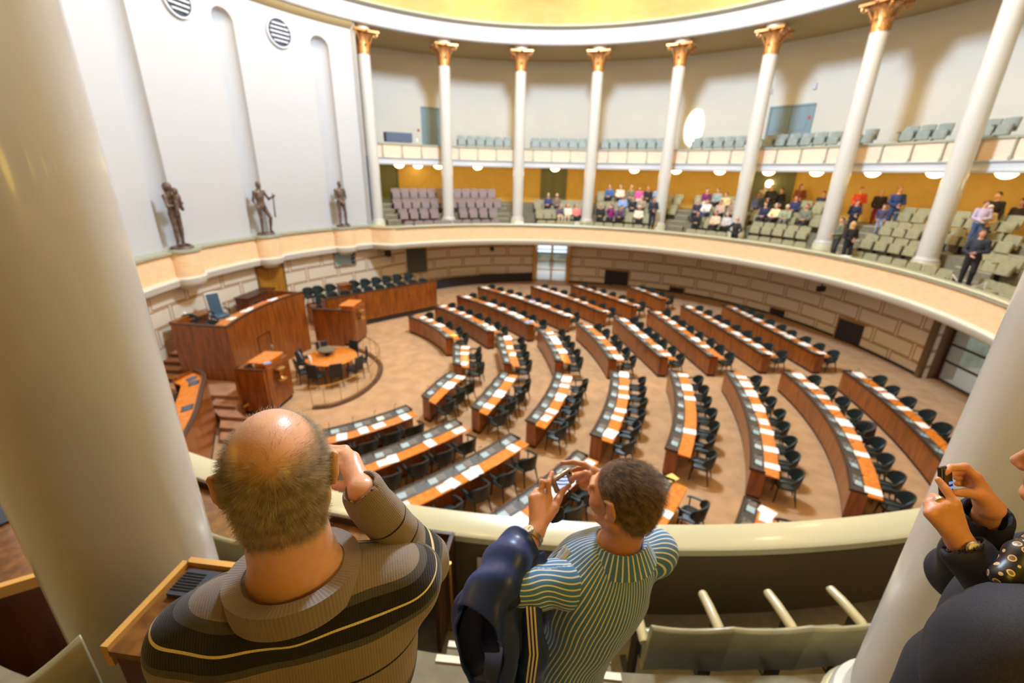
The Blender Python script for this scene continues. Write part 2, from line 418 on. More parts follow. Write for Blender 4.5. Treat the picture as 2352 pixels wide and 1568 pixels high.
# round grilles high in the statue wall
for i, a in enumerate((-57.9, -75.7)):
    c = P(a, WR - .075, 12.72); g = thing('round_grille', ['round dark ventilation grille high between the two nearer niches', 'round dark ventilation grille cut by the top of the photo'][i], 'ventilation grille', c, -rad(a), None)
    mb = MB(); mb.lathe([(.52, -.03), (.52, .02)], 40); o = mb.build('backing', M['ventdark'], g); o.rotation_euler = (PI / 2, 0, 0)
    mb = MB(); mb.lathe([(.52, -.03), (.57, -.03), (.57, .05), (.52, .05)], 40, cap=False); o = mb.build('rim', M['ventslat'], g); o.rotation_euler = (PI / 2, 0, 0)
    for k in range(5):
        z = -.32 + k * .16; w = 2 * math.sqrt(.5 ** 2 - z * z) - .12
        q = MB(); q.box((0, -.05, z), (w, .05, .06)); q.build('slat', M['ventslat'], g, bevel=.01)
    for k in (-1, 1):
        q = MB(); q.box((k * .2, -.035, 0), (.03, .03, .86)); q.build('upright', M['ventdark'], g)

# gallery parapet around the hall
mb = MB(); mb.ring(GA0, GA1, [(12.42, 3.40), (12.42, 4.27), (12.56, 4.27), (12.56, 3.40)]); par = struct(mb.build('wall_parapet', M['peach']), 'peach fronted curved gallery parapet')
mb = MB(); mb.ring(GA0 - .1, GA1, [(12.31, 4.30), (12.34, 4.35), (12.58, 4.35), (12.61, 4.33), (12.61, 4.27), (12.57, 4.25), (12.36, 4.25), (12.33, 4.27)]); mb.build('cap', M['cap'], par, smooth=50)
mb = MB(); mb.ring(GA0 - .1, GA1, [(12.36, 4.25), (12.33, 4.22), (12.36, 4.19), (12.44, 4.19), (12.44, 4.25)]); mb.build('cap_bead', M['greencap'], par, smooth=60)
mb = MB(); mb.ring(GA0 - .1, GA1, [(12.55, 3.06), (12.46, 3.08), (12.38, 3.14), (12.36, 3.22), (12.3, 3.30), (12.3, 3.36), (12.36, 3.40), (12.42, 3.42), (12.6, 3.42), (12.6, 3.06)]); mb.build('moulding', M['cream'], par, smooth=50)
mb = MB(); mb.ring(GA0, GA1, [(12.565, 3.42), (12.565, 4.25), (12.60, 4.25), (12.60, 3.42)]); mb.build('back', M['parback'], par)
# return wall at the parapet's end: concave scoop back to the band
q0, q1 = P(GA0, 12.42), P(-43.3, BR + .1); pth = []
for i in range(13):
    t = i / 12; a = GA0 + (-43.3 - GA0) * t; r = 12.42 + (BR + .05 - 12.42) * (1 - math.cos(t * PI / 2)); pth.append(P(a, r))
def scoop(prof, name, m, p=par):
    mb = MB(); path = []
    for i, c in enumerate(pth):
        t = Vector(pth[min(i + 1, 12)]) - Vector(pth[max(i - 1, 0)]); nrm = Vector((-t.y, t.x, 0)).normalized()
        path.append((c[0], c[1], nrm.x, nrm.y))
    mb.sweep(path, prof); return mb.build(name, m, p, smooth=50)
scoop([(0, 3.4), (0, 4.27), (-.14, 4.27), (-.14, 3.4)], 'return', M['peach'])
scoop([(.08, 4.25), (.08, 4.35), (-.2, 4.35), (-.2, 4.25)], 'return_cap', M['cap'])
scoop([(.0, 3.06), (.08, 3.14), (.12, 3.34), (0, 3.42), (-.2, 3.42), (-.2, 3.06)], 'return_moulding', M['cream'])

# gallery slab underside and tiers
mb = MB(); mb.ring(-38.9, 230, [(12.5, 3.06), (17.9, 3.06), (17.9, 3.2), (12.5, 3.2)], 2); mb.ring(-44, -38.9, [(13.5, 3.06), (17.9, 3.06), (17.9, 3.2), (13.5, 3.2)], 2); struct(mb.build('ceiling_gallery', M['soffit']), 'underside of the gallery above the chamber floor')
TIER = [(12.55, 13.52, 3.58), (13.52, 14.42, 4.22), (14.42, 15.32, 4.76), (15.32, 17.7, 5.32)]
for i, (r0, r1, z) in enumerate(TIER):
    mb = MB(); mb.ring(-38.9 if i == 0 else -43, 229, [(r0, 3.2), (r0, z), (r1 + .02, z), (r1 + .02, 3.2)], 2); struct(mb.build('floor_tier', M['gfloor'], smooth=None), 'carpeted ' + ORD[i + 1] + ' step of the spectators\' gallery')
mb = MB(); mb.ring(-43, 229, [(17.5, 5.2), (17.5, 7.7), (17.8, 7.7), (17.8, 5.2)]); struct(mb.build('wall_gallery', M['ochre']), 'ochre back wall of the lower gallery')
mb = MB(); mb.ring(-43, 229, [(17.5, 7.9), (17.5, 14.0), (17.8, 14.0), (17.8, 7.9)]); struct(mb.build('wall_upper', M['upperwall']), 'tall plain curved wall behind the upper gallery')
mb = MB(); mb.ring(-43, 229, [(14.8, ZSOF), (17.6, ZSOF), (17.6, 7.96), (14.8, 7.96)]); struct(mb.build('floor_upper', M['soffit'], smooth=None), 'floor slab of the upper gallery')
mb = MB(); mb.ring(-43, 229, [(15.75, 7.96), (15.75, 8.5), (17.6, 8.5), (17.6, 7.96)]); struct(mb.build('floor_upper_tier', M['gfloor'], smooth=None), 'raised step of the upper gallery')
mb = MB(); mb.ring(-43, 229, [(14.72, 7.55), (14.70, 7.62), (14.74, 7.66), (14.74, 7.84), (14.66, 7.9), (14.66, 7.95), (14.8, 7.97), (14.85, 7.55)]); fas = struct(mb.build('wall_balcony', M['white'], smooth=50), 'upper gallery front with pale peach panels')
mb = MB(); mb.ring(-43, 229, [(14.74, 7.96), (14.74, 8.6), (14.82, 8.6), (14.82, 7.96)]); mb.build('panel', M['peachlight'], fas)
mb = MB(); mb.ring(-43, 229, [(14.68, 8.6), (14.68, 8.68), (14.88, 8.68), (14.88, 8.6)]); mb.build('rail', M['greencap'], fas)
q = MB(); q.box((0, 0, .34), (.05, .06, .68)); q.box((0, -.02, .06), (.085, .085, .12)); q.box((0, -.01, .64), (.07, .07, .06)); pm = q.mesh('baluster', M['greencap'], 30)
for k in range(44):
    a = -36.6 + k * 4.5
    if a > 112: break
    o = bpy.data.objects.new('baluster', pm); COL.objects.link(o); o.parent = fas; o.location = P(a, 14.69, 7.95); o.rotation_euler = (0, 0, -rad(a))

# entablature, soffit and dome
mb = MB(); mb.ring(0, 360, [(13.4, ZENT), (13.36, ZENT + .06), (13.4, ZENT + .1), (13.4, 14.62), (13.2, 14.72), (13.2, 14.8), (13.7, 14.8), (13.7, ZENT)], 2); fr = struct(mb.build('trim_1', M['frieze'], smooth=40), 'white frieze ring under the dome')
mb = MB(); mb.ring(0, 360, [(13.22, 14.64), (13.12, 14.70), (13.14, 14.78), (13.3, 14.80), (13.3, 14.64)], 2); mb.build('cornice', M['greencap'], fr, smooth=50)
q = MB()
for dx in (-.55, 0, .55): q.poly([(dx - .1, 0, .12), (dx + .1, 0, .12), (dx + .05, 0, .05), (dx, 0, -.02), (dx - .05, 0, .05)]); q.box((dx - .07, 0, .3), (.012, .01, .34)); q.box((dx + .07, 0, .3), (.012, .01, .34))
orn = q.mesh('frieze_lamps', M['friezeg'], None)
q = MB()
for j in range(9): q.box((-.8 + .2 * j, 0, .40 + .03 * (j % 2)), (.17, .012, .02))
orn2 = q.mesh('frieze_scroll', M['friezeg'], None)
q = MB()
for sx in (-.2, .2): q.box((sx, 0, .3), (.02, .012, .5))
q.box((0, 0, .54), (.46, .012, .03)); q.box((0, 0, .06), (.3, .012, .02)); q.poly([(-.5, 0, .12), (-.38, 0, .12), (-.44, 0, 0)]); q.poly([(.38, 0, .12), (.5, 0, .12), (.44, 0, 0)])
orn3 = q.mesh('frieze_tablet', M['friezeg'], None)
for k in range(20):
    for me_, da in ((orn3, 0), (orn2, 4.8), (orn, 9), (orn2, 13.2)):
        a = -4.3 + 18 * k + da
        if not (-75 < ((a + 180) % 360 - 180) < 72): continue
        o = bpy.data.objects.new(me_.name.split('.')[0], me_); COL.objects.link(o); o.parent = fr; o.location = P(a, 13.385, ZENT + .1); o.rotation_euler = (0, 0, -rad(a))
mb = MB(); mb.ring(-44, 230, [(13.5, ZENT + .02), (17.8, ZENT + .02), (17.8, 14.2), (13.5, 14.2)], 2); struct(mb.build('ceiling_upper', M['soffit'], smooth=None), 'flat beige soffit above the upper gallery')
mb = MB(); mb.ring(-132, -43, [(13.46, ZENT + .01), (13.6, 13.72), (13.82, 13.58), (13.95, 13.58), (13.95, 14.2), (13.46, 14.2)], 2); struct(mb.build('trim_2', M['soffit'], smooth=50), 'beige cove between statue wall and frieze')
mb = MB(); rows = []
for i in range(15):
    t = i / 14; el = .02 + t * (PI / 2 - .02) ; r = 13.36 * cos(el) + .01; z = 14.72 + 4.8 * sin(el)
    rows.append([P(j * 4, r, z) for j in range(90)])
mb.grid(rows, True); struct(mb.build('ceiling', M['dome'], smooth=60), 'shallow golden dome over the chamber')

# glass doors of the chamber, with the bright lobby behind them
def glassdoor(nm, a0, a1, label, inset):
    am = (a0 + a1) / 2; r = wallr(am) + inset; w = 2 * r * math.tan(rad(a1 - a0) / 2) * .97; hgt = 3.06
    d = tag(thing(nm, label, None, P(am, r, 0), -rad(am)), kind='structure')
    fm = MB(); fw = .09
    for x in (-w / 2 + fw / 2, -.04, .04, w / 2 - fw / 2): fm.box((x, 0, hgt / 2), (fw if abs(x) > .1 else .06, .08, hgt))
    for z in (.06, .82, 1.5, 2.25, hgt - .05): fm.box((0, 0, z), (w, .07, .07))
    fm.build('door_frame', M['brass'] if nm.endswith('1') else M['edge'], d)
    g = MB(); g.box((0, 0, hgt / 2), (w - .06, .015, hgt - .06)); g.build('glass_pane', M['doorglass'], d)
    for s_ in (-1, 1):
        h = MB(); h.tube([(s_ * .13, -.04, 1.0), (s_ * .13, -.09, 1.05), (s_ * .13, -.09, 1.55), (s_ * .13, -.04, 1.6)], .02); h.build('door_handle', M['edge'], d)
    jm = MB()
    for s_ in (-1, 1): jm.box((s_ * (w / 2 + .11), -.05, hgt / 2), (.2, .5 + inset * 1.6, hgt))
    jm.build('jamb', M['brass'] if nm.endswith('1') else M['doorjamb'], d)
    return d, w
M['doorglass'] = glass('door_glass', (206, 224, 232), .03, .22)
M['doorjamb'] = mat('bronze_jamb', (112, 84, 52), .5)
M['lobby'] = mat('lobby_wall', (150, 160, 140), .8, alt=(96, 104, 84), nscale=1.4)
M['lobbyfloor'] = mat('lobby_stone', (190, 180, 170), .4)
dA, wA = glassdoor('door_1', D1A, D1B, 'tall glazed double door under the gallery, lit from the lobby', .15)
dB, wB = glassdoor('door_2', D2A, D2B, 'wide glazed double door in a deep dark frame on the right', .5)
M['lobbywin'] = mat('lobby_window', (190, 214, 240), .5, emit=2.2)
for i, (am, rr) in enumerate(((5.2, 16.8), (95, 16.1))):
    mb = MB(); R_ = Matrix.Rotation(-rad(am), 4, 'Z') @ Matrix.Translation((0, rr, 0))
    def tq(*ps): return [tuple((R_ @ Vector(p))) for p in ps]
    X0, X1, Y1, Z1 = -3.2, 3.2, 6.5, 3.4
    mb.quad(*tq((X0, 0, 0), (X0, Y1, 0), (X0, Y1, Z1), (X0, 0, Z1))); mb.quad(*tq((X1, 0, 0), (X1, 0, Z1), (X1, Y1, Z1), (X1, Y1, 0)))
    mb.quad(*tq((X0, Y1, 0), (X1, Y1, 0), (X1, Y1, Z1), (X0, Y1, Z1))); mb.quad(*tq((X0, 0, Z1), (X1, 0, Z1), (X1, Y1, Z1), (X0, Y1, Z1)))
    struct(mb.build('wall_lobby', M['lobby']), 'walls of the lobby behind the glass door')
    mb = MB(); mb.quad(*tq((X0, -.6, .002), (X1, -.6, .002), (X1, Y1, .002), (X0, Y1, .002))); struct(mb.build('floor_lobby', M['lobbyfloor']), 'pale stone lobby floor behind the glass door')
    w_ = tag(thing('window_%d' % (i + 1), 'bright lobby window seen through the %s glass door' % ('far' if i == 0 else 'right'), None, (R_ @ Vector((0, Y1 - .05, 0)))[:], -rad(am)), kind='structure')
    for c_ in (-1, 1):
        for r_ in (0, 1):
            q = MB(); q.box((c_ * .72, 0, 1.35 + r_ * 1.0), (1.3, .03, .9)); q.build('window_pane', M['lobbywin'], w_)
    q = MB()
    for x in (-1.42, 0, 1.42): q.box((x, 0, 1.85), (.08, .08, 2.1))
    for z in (.86, 1.85, 2.85): q.box((0, 0, z), (2.9, .08, .08))
    q.build('window_frame', M['edge'], w_)
    la = bpy.data.lights.new('lobby_light', 'AREA'); la.energy = 260; la.size = 2.5; la.color = (.85, .93, 1); lo = bpy.data.objects.new('lobby_light', la); COL.objects.link(lo); lo.location = (R_ @ Vector((0, 3.2, 3.3)))[:]

# doors of the galleries
def paneldoor(nm, px, R, z0, w, h, m, label, leaves=2):
    a = ang(pr(px[0], px[1], R)); d = tag(thing(nm, label, None, P(a, R - .04, z0), -rad(a)), kind='structure')
    f_ = MB()
    for s_ in (-1, 1): f_.box((s_ * (w / 2 + .05), 0, h / 2), (.1, .14, h + .1))
    f_.box((0, 0, h + .05), (w + .2, .14, .1)); f_.build('door_frame', m, d)
    lw = w / leaves
    for i in range(leaves):
        x = -w / 2 + lw * (i + .5); q = MB(); q.box((x, 0, h / 2), (lw - .02, .06, h - .02))
        for zc, hh in ((h * .25, h * .36), (h * .72, h * .44)): q.box((x, -.035, zc), (lw * .66, .02, hh))
        lf = q.build('door_leaf', m, d, bevel=.008); hd = MB(); hd.tube([(x + (lw * .38 if i == 0 else -lw * .38), -.05, 1.05), (x + (lw * .38 if i == 0 else -lw * .38), -.1, 1.05), (x + (lw * .38 if i == 0 else -lw * .38), -.1, 1.2)], .015); hd.build('door_handle', M['brass'], lf)
paneldoor('door_3', (1002, 300), 17.5, 8.5, 1.7, 2.42, M['bluedoor'], 'grey blue double door in the upper gallery wall, left')
paneldoor('door_4', (1815, 275), 17.5, 8.5, 2.05, 2.3, M['bluedoor'], 'grey blue double door in the upper gallery wall, right')
paneldoor('door_5', (1271, 430), 17.5, 5.32, 1.6, 2.2, M['olive'], 'olive double door in the ochre wall')
paneldoor('door_6', (895, 430), 17.5, 5.32, 1.0, 2.2, M['olive'], 'narrow olive door at the left end of the ochre wall', 1)
paneldoor('door_7', (1770, 440), 17.5, 5.32, 2.1, 2.2, M['olive'], 'olive doorway with people standing in front')
def wallbox(nm, px, R, size, m, label, cat):
    p = pr(px[0], px[1], R); a = ang(p); q = MB(); q.box((0, 0, 0), size); o = q.build(nm, m, bevel=.01); o.location = P(a, R - size[1] / 2 - .005, p[2]); o.rotation_euler = (0, 0, -rad(a)); return tag(o, label, cat)
wallbox('alarm_button', (961, 299), 17.5, (.12, .06, .14), mat('alarm_red', (200, 50, 40), .4), 'small red alarm button left of the far upper door', 'alarm button')
wallbox('alarm_button', (1860, 270), 17.5, (.12, .06, .16), mat('alarm_red', (200, 50, 40), .4), 'small red alarm button right of the upper right door', 'alarm button')
wallbox('wall_sign', (958, 322), 17.5, (.14, .02, .22), M['paper'], 'small white notice below the red alarm button', 'sign')
wallbox('wall_detector', (1873, 198), 17.5, (.16, .1, .28), M['white'], 'small white detector on the upper wall, right', 'detector')
wallbox('wall_detector', (1772, 209), 17.5, (.14, .1, .24), M['white'], 'small white detector beside the sixth column', 'detector')
wallbox('equipment_cabinet', (911, 316), 15.4, (1.55, .5, .5), mat('cabinet_blue', (84, 94, 120), .6), 'long slate blue cabinet behind the upper rail, far left', 'cabinet')

# things set into the block wall
def wallpanel(nm, px, w, h, label, cat, m=None, fm=None, ins=.03):
    d = ray(*px); t = None
    for R in np.arange(13, 17.5, .05):
        p = pr(px[0], px[1], R)
        if R >= wallr(ang(p)): break
    a = ang(p); o = thing(nm, label, cat, P(a, wallr(a) - ins, p[2]), -rad(a))
    q = MB(); q.box((0, 0, 0), (w, .04, h)); q.build('panel', m or M['navygrille'], o)
    q = MB()
    for s_ in (-1, 1): q.box((s_ * w / 2, -.01, 0), (.06, .07, h + .06)); q.box((0, -.01, s_ * h / 2), (w, .07, .06))
    q.build('frame', fm or mat('tan_frame', (168, 124, 72), .5), o); return o
wallpanel('wall_grille', (1411, 637), 1.95, 1.05, 'large dark wall grille right of the far glass door', 'wall grille')
wallpanel('wall_grille', (1967, 768), 1.95, 1.08, 'large dark wall grille near the right glass door', 'wall grille')
wallpanel('wall_grille', (1118, 634), .95, .36, 'small dark wall grille left of the far glass door', 'wall grille')
wallpanel('wall_grille', (1555, 666), .98, .42, 'small dark wall grille behind the seventh desk row', 'wall grille')
wallpanel('wall_grille', (1789, 718), .98, .44, 'small dark wall grille behind the eighth desk row', 'wall grille')
vb = wallpanel('voting_board', (938, 596), 2.4, 1.75, 'dark wall panel with fans of small seat lamps', 'voting board', mat('board_dark', (66, 70, 66), .5))
q = MB()
for r_ in range(8):
    for k in range(22):
        t = rad(4 + 86 * k / 21); x, z = -.98 + (.55 + .2 * r_) * cos(t), -.75 + (.4 + .17 * r_) * sin(t)
        if abs(x) < 1.12 and abs(z) < .8: q.box((x, -.03, z), (.045, .03, .035))
q.build('seat_lamps', M['grillm'], vb)
ib = wallpanel('display_board', (790, 590), 1.25, .92, 'pale blue display board with a dark column on the left wall', 'display board', mat('display_blue', (150, 180, 196), .4))
q = MB()
for k in range(4): q.box((.46, -.04, .33 - .22 * k), (.22, .03, .17))
q.build('display_tiles', M['ventdark'], ib)
for px, py, nm, lb, ct in ((891, 579, 'wall_speaker', 'dark box loudspeaker under the gallery left of the voting board', 'loudspeaker'), (1130, 571, 'security_camera', 'dark security camera under the gallery left of the far glass door', 'camera'), (1886, 663, 'security_camera', 'dark security camera under the gallery right of the middle', 'camera')):
    p = pr(px, py, 14.9 if px > 900 else 13.9); a = ang(p); o = thing(nm, lb, ct, p, -rad(a))
    q = MB(); q.box((0, 0, 0), (.24, .4, .26 if px > 900 else .5)); q.build('body', M['black'], o, bevel=.02)
    q = MB(); q.tube([(0, 0, .1), (0, 0, 3.08 - p[2])], .03); q.build('bracket', M['black'], o)
wd = wallpanel('wall_door', (623, 640), 1.45, 2.3, 'plain golden oak door in the block wall behind the rostrum', 'door', mat('oak_door', (176, 124, 40), .45, alt=(150, 100, 30), nscale=3, stretch=(6, 6, .4)), mat('oak_frame', (112, 76, 30), .5))
# ------------------------------------------------------------------ columns
def capital_mesh():
    mb = MB(); mb.lathe([(.30, 0), (.345, .01), (.345, .06), (.315, .09), (.315, .45), (.35, .68), (.44, .82), (.56, .88)], 24)
    for tier, (n, z0, h, off) in enumerate(((8, .07, .40, 0), (8, .12, .66, PI / 8))):
        for i in range(n):
            t0 = off + 2 * PI * i / n; rows = []
            for j in range(7):
                s_ = j / 6; z = z0 + h * min(1, s_ * 1.15) - (.07 * max(0, s_ - .8) * 5); r = .325 + .02 * s_ + .11 * max(0, s_ - .55) ** 1.2 * 2; w = .12 * (1 - .75 * s_ ** 2)
                rows.append([(r * cos(t0) - w * k * sin(t0) + .02 * (1 - abs(k)) * cos(t0), r * sin(t0) + w * k * cos(t0) + .02 * (1 - abs(k)) * sin(t0), z) for k in (-1, -.5, 0, .5, 1)])
            mb.grid(rows)
    for i in range(4):
        t0 = PI / 4 + PI / 2 * i; pts = [(.34 * cos(t0), .34 * sin(t0), .42), (.48 * cos(t0), .48 * sin(t0), .66)]
        for j in range(15):
            u = j / 14 * 2.6 * PI; rr = .12 * (1 - .62 * j / 14); c = .68
            r = c + rr * sin(u - PI / 2 + .6); z = .80 + rr * cos(u - PI / 2 + .6); pts.append((r * cos(t0), r * sin(t0), z))
        mb.tube(pts, [.03, .036] + [.042 - .014 * j / 14 for j in range(15)], 6)
    ab = []
    for i in range(4):
        for t in (0, .33, .66):
            a0 = PI / 4 + PI / 2 * i; a1 = a0 + PI / 2; x = .90 * ((1 - t) * cos(a0) + t * cos(a1)); y = .90 * ((1 - t) * sin(a0) + t * sin(a1)); k = 1 - .3 * t * (1 - t) * 4 * .35; ab.append((x * k, y * k))
    mb.prism(ab, .90, .99)
    for i in range(4): mb.lathe([(.05, -.05), (.07, 0), (.05, .05)], 10, (.60 * cos(PI / 2 * i), .60 * sin(PI / 2 * i), .94))
    return mb.mesh('capital', M['gold'], 30)
capm = capital_mesh()
ZB, ZC_ = 4.49, 12.66
q = MB(); prof = []
for i in range(13):
    t = i / 12; prof.append((.335 - .018 * t ** 1.6, ZB + .10 + (ZC_ - ZB - .10) * t))
q.lathe(prof, 48); shaftm = q.mesh('shaft', M['column'], 40)
q = MB(); q.lathe([(.385, ZB - .02), (.40, ZB + .02), (.40, ZB + .05), (.385, ZB + .09), (.352, ZB + .10), (.345, ZB + .14), (.335, ZB + .16)], 40); basem = q.mesh('base', M['column'], 40)
q = MB(); q.lathe([(.43, 3.6 - 0), (.43, ZB - .03), (.41, ZB)], 40); plm = q.mesh('plinth', M['cap'], 40)
q = MB(); q.lathe([(.36, ZC_ + .96), (.40, ZC_ + .98), (.40, ZENT + .012)], 24); impm = q.mesh('impost', M['cream'], 40)
COLA = {8: -40.3, 7: -22.3, 6: -4.3, 5: 13.7, 4: 31.7, 3: 49.7, 2: 67.7, 1: 85.7}
names = {8: 'first white column, standing where the statue wall meets the gallery', 7: 'second white column from the statue wall, among mauve seats', 6: 'third white column from the statue wall, right of the mauve seats', 5: 'fourth white column from the statue wall, right of the olive door', 4: 'fifth white column from the statue wall, beside the bright patch of light', 3: 'sixth white column from the statue wall, left of the doorway crowd', 2: 'seventh white column from the statue wall, right of the blue upper door', 1: 'eighth white column, the last before the thick one at the right edge'}
def column(pos, label, rz):
    t = thing('column', label, 'column', (pos[0], pos[1], 0), rz); t['kind'] = 'thing'
    for nm, me, z in (('shaft', shaftm, 0), ('base', basem, 0), ('plinth', plm, 0), ('capital', capm, ZC_), ('impost', impm, 0)):
        o = bpy.data.objects.new(nm, me); COL.objects.link(o); o.parent = t; o.location = (0, 0, z)
        if nm == 'capital': o['label'] = 'gilded leafy capital'
    return t
for k, a in COLA.items(): column(P(a, 14.0), names[k], -rad(a))
column((-3.19, -13.67), 'huge blurred cream column filling the left edge of the photo', 0)
column((.92, -14.01), 'thick cream column at the right edge behind the raised phone', 0)

# ------------------------------------------------------------------ bronze statues
def figure(J, s=1.0):
    V3 = lambda p: np.array(p, float)
    pr_ = []
    C = lambda a, b, ra, rb, k=.03: pr_.append(('c', V3(a), V3(b), ra, rb, k)); E_ = lambda c, r, R=None, k=.03: pr_.append(('e', V3(c), r, R, k))
    hd = V3(J['head']); nk = V3(J['neck']); pv = V3(J['pelvis']); ch = V3(J['chest'])
    f = V3(J.get('face', (0, -1, 0))); f = f / np.linalg.norm(f); side = np.cross(f, (0, 0, 1)); side /= np.linalg.norm(side)
    E_(hd + (0, 0, .03), (.078, .092, .105)); E_(hd + f * .028 - V3((0, 0, .04)), (.058, .066, .085)); E_(hd + f * .1 - V3((0, 0, .005)), (.013, .02, .026), None, .015)
    for s_ in (-1, 1): E_(hd + side * .078 * s_ - V3((0, 0, .005)), (.014, .022, .03), None, .01)
    C(hd - (0, 0, .06) , nk, .05, .062)
    C(nk - (0, 0, .02), ch, .09, .13); E_(ch, (.168, .112, .19)); C(ch, pv, .125, .13); E_(pv, (.162, .118, .13))
    for S in 'LR':
        sh, el, wr = V3(J['sh' + S]), V3(J['el' + S]), V3(J['wr' + S]); C(ch + (sh - ch) * .45 + (0, 0, .05), sh, .08, .062, .05); C(sh, el, .052, .042); C(el, wr, .041, .028)
        hd_ = V3(J['ha' + S]) if 'ha' + S in J else wr + (wr - el) / np.linalg.norm(wr - el) * .08
        C(wr, hd_, .03, .034, .015); d = (hd_ - wr) / np.linalg.norm(hd_ - wr); o1 = np.cross(d, f); o1 = o1 / (np.linalg.norm(o1) + 1e-6)
        for q_ in (-.024, -.008, .008, .024): C(hd_ + o1 * q_, hd_ + o1 * q_ * 1.15 + d * .075, .0105, .009, .006)
        C(wr + o1 * .02 + d * .02, wr + o1 * .055 + d * .06, .013, .011, .008)
        hp, kn, an = V3(J['hip' + S]), V3(J['kn' + S]), V3(J['an' + S]); C(hp, kn, .088, .058, .04); C(kn, an, .056, .038)
        E_(kn + (an - kn) * .3 - f * .012, (.05, .055, .12)); toe = V3(J['toe' + S]) if 'toe' + S in J else an + f * .17 - V3((0, 0, .045)); C(an - (0, 0, .03), toe, .042, .034)
    return pr_
BASE = dict(head=(0, 0, 1.64), neck=(0, .02, 1.46), chest=(0, .02, 1.25), pelvis=(0, .01, .95), shL=(.19, .02, 1.41), shR=(-.19, .02, 1.41), elL=(.24, .04, 1.12), elR=(-.24, .04, 1.12), wrL=(.23, -.06, .88), wrR=(-.23, -.06, .88), hipL=(.09, .01, .92), hipR=(-.09, .01, .92), knL=(.1, -.01, .5), knR=(-.1, -.01, .5), anL=(.1, .02, .08), anR=(-.1, .02, .08))
def pose(**k): d = dict(BASE); d.update(k); return d
ST = [
 (-49.9, 'bronze statue of a man with hands joined, nearest the gallery', pose(elL=(.23, -.02, 1.13), elR=(-.24, -.02, 1.13), wrL=(.06, -.14, .95), wrR=(-.02, -.16, .92), knL=(.12, -.06, .5), anL=(.13, -.02, .08), face=(.1, -1, 0)), []),
 (-68.1, 'bronze statue of a striding man holding an axe at his side, middle of the three', pose(elR=(-.25, .06, 1.13), wrR=(-.22, -.06, .92), elL=(.33, -.02, 1.16), wrL=(.36, -.18, 1.24), hipR=(-.1, 0, .92), knL=(.2, -.12, .52), anL=(.24, .02, .08), face=(-.3, -1, 0)), [('c', (.38, -.2, 1.36), (.34, -.2, .55), .022, .03)]),
 (-86.0, 'bronze statue of a woman holding a child to her chest', pose(elR=(-.24, -.06, 1.14), wrR=(-.02, -.2, 1.2), elL=(.26, -.06, 1.2), wrL=(.06, -.2, 1.36), face=(.15, -1, 0)), [('e', (-.02, -.2, 1.36), (.1, .1, .17)), ('e', (-.06, -.22, 1.56), (.075, .08, .09)), ('c', (0, -.2, 1.25), (.1, -.2, 1.05), .06, .05), ('c', (-.08, -.2, 1.25), (-.1, -.2, 1.02), .06, .05), ('e', (0, .04, 1.66), (.11, .12, .13)), ('c', (.02, .09, 1.6), (.1, .1, 1.3), .08, .05)]),
]
for a, lb, J, extra in ST:
    V, Q = sdf(figure(J) + [(p[0], np.array(p[1]), np.array(p[2]) if p[0] == 'c' else p[2]) + tuple(p[3:]) for p in extra], .02, .02)
    s_ = 1.24; t = thing('statue', lb, 'statue', P(a, BR + .02, 4.40), -rad(a) )
    np_obj('figure', V * s_ + np.array([0, 0, .07]), Q, M['bronze'], t)
    q = MB(); q.lathe([(.36, 0), (.37, .03), (.34, .08)], 24); q.build('plinth', M['bronze'], t)

# ------------------------------------------------------------------ bowl lamps under the upper gallery
q = MB(); q.lathe([(.01, -.2), (.12, -.185), (.22, -.13), (.29, -.04), (.31, 0)], 24); bowlm = q.mesh('lamp_bowl', M['lamp'], 60)
q = MB(); q.lathe([(.33, -.015), (.34, 0), (.3, .02)], 24); collm = q.mesh('lamp_collar', M['brass'], 60)
LAMPS = [(917, 381, 15.6), (960, 383, 16.9), (1007, 382, 15.6), (1097, 383, 15.6), (1275, 386, 15.6), (1457, 390, 15.6), (1553, 393, 15.6), (1653, 395, 15.6), (1765, 398, 15.6), (1875, 399, 15.6), (2003, 402, 15.6), (2147, 403, 15.6), (2310, 405, 15.6)]
proto = None
for i, (px, py, R) in enumerate(LAMPS):
    a = ang(pr(px, py, R)); loc = P(a, R, 7.56)
    lb = 'glowing bowl lamp under the upper gallery, %s from the statue wall' % ORD[i + 1]
    if i == 1: lb = 'small glowing bowl lamp deeper under the gallery than its neighbours'
    if proto is None:
        proto = thing('ceiling_lamp', lb, 'lamp', loc, 0, 'bowl lamps under the upper gallery')
        for nm, me in (('lamp_bowl', bowlm), ('lamp_collar', collm)):
            o = bpy.data.objects.new(nm, me); COL.objects.link(o); o.parent = proto
    else: dup(proto, loc, 0, lb)
p_ = pr(1771, 411, 17.3); q = MB(); q.lathe([(.01, -.2), (.16, -.14), (.2, 0), (.16, .14), (.01, .2)], 20); o = q.build('wall_lamp', M['lamp']); o.location = P(ang(p_), 17.2, 6.95); tag(o, 'glowing globe lamp above the doorway crowd', 'lamp')
def plight(loc, e, col, rad_=.2, name='lamp_light'):
    l = bpy.data.lights.new(name, 'POINT'); l.energy = e; l.color = col; l.shadow_soft_size = rad_; o = bpy.data.objects.new(name, l); COL.objects.link(o); o.location = loc; return o
WARM = (1.0, .76, .34)
for a in list(range(-36, 110, 9)) + [126, 144, 162, 180, 198, 216]: plight(P(a + .4, 15.6, 7.2), LAMP_E * (1.1 if a > 120 else 1), WARM if a < 130 else (1, .68, .08), .2)

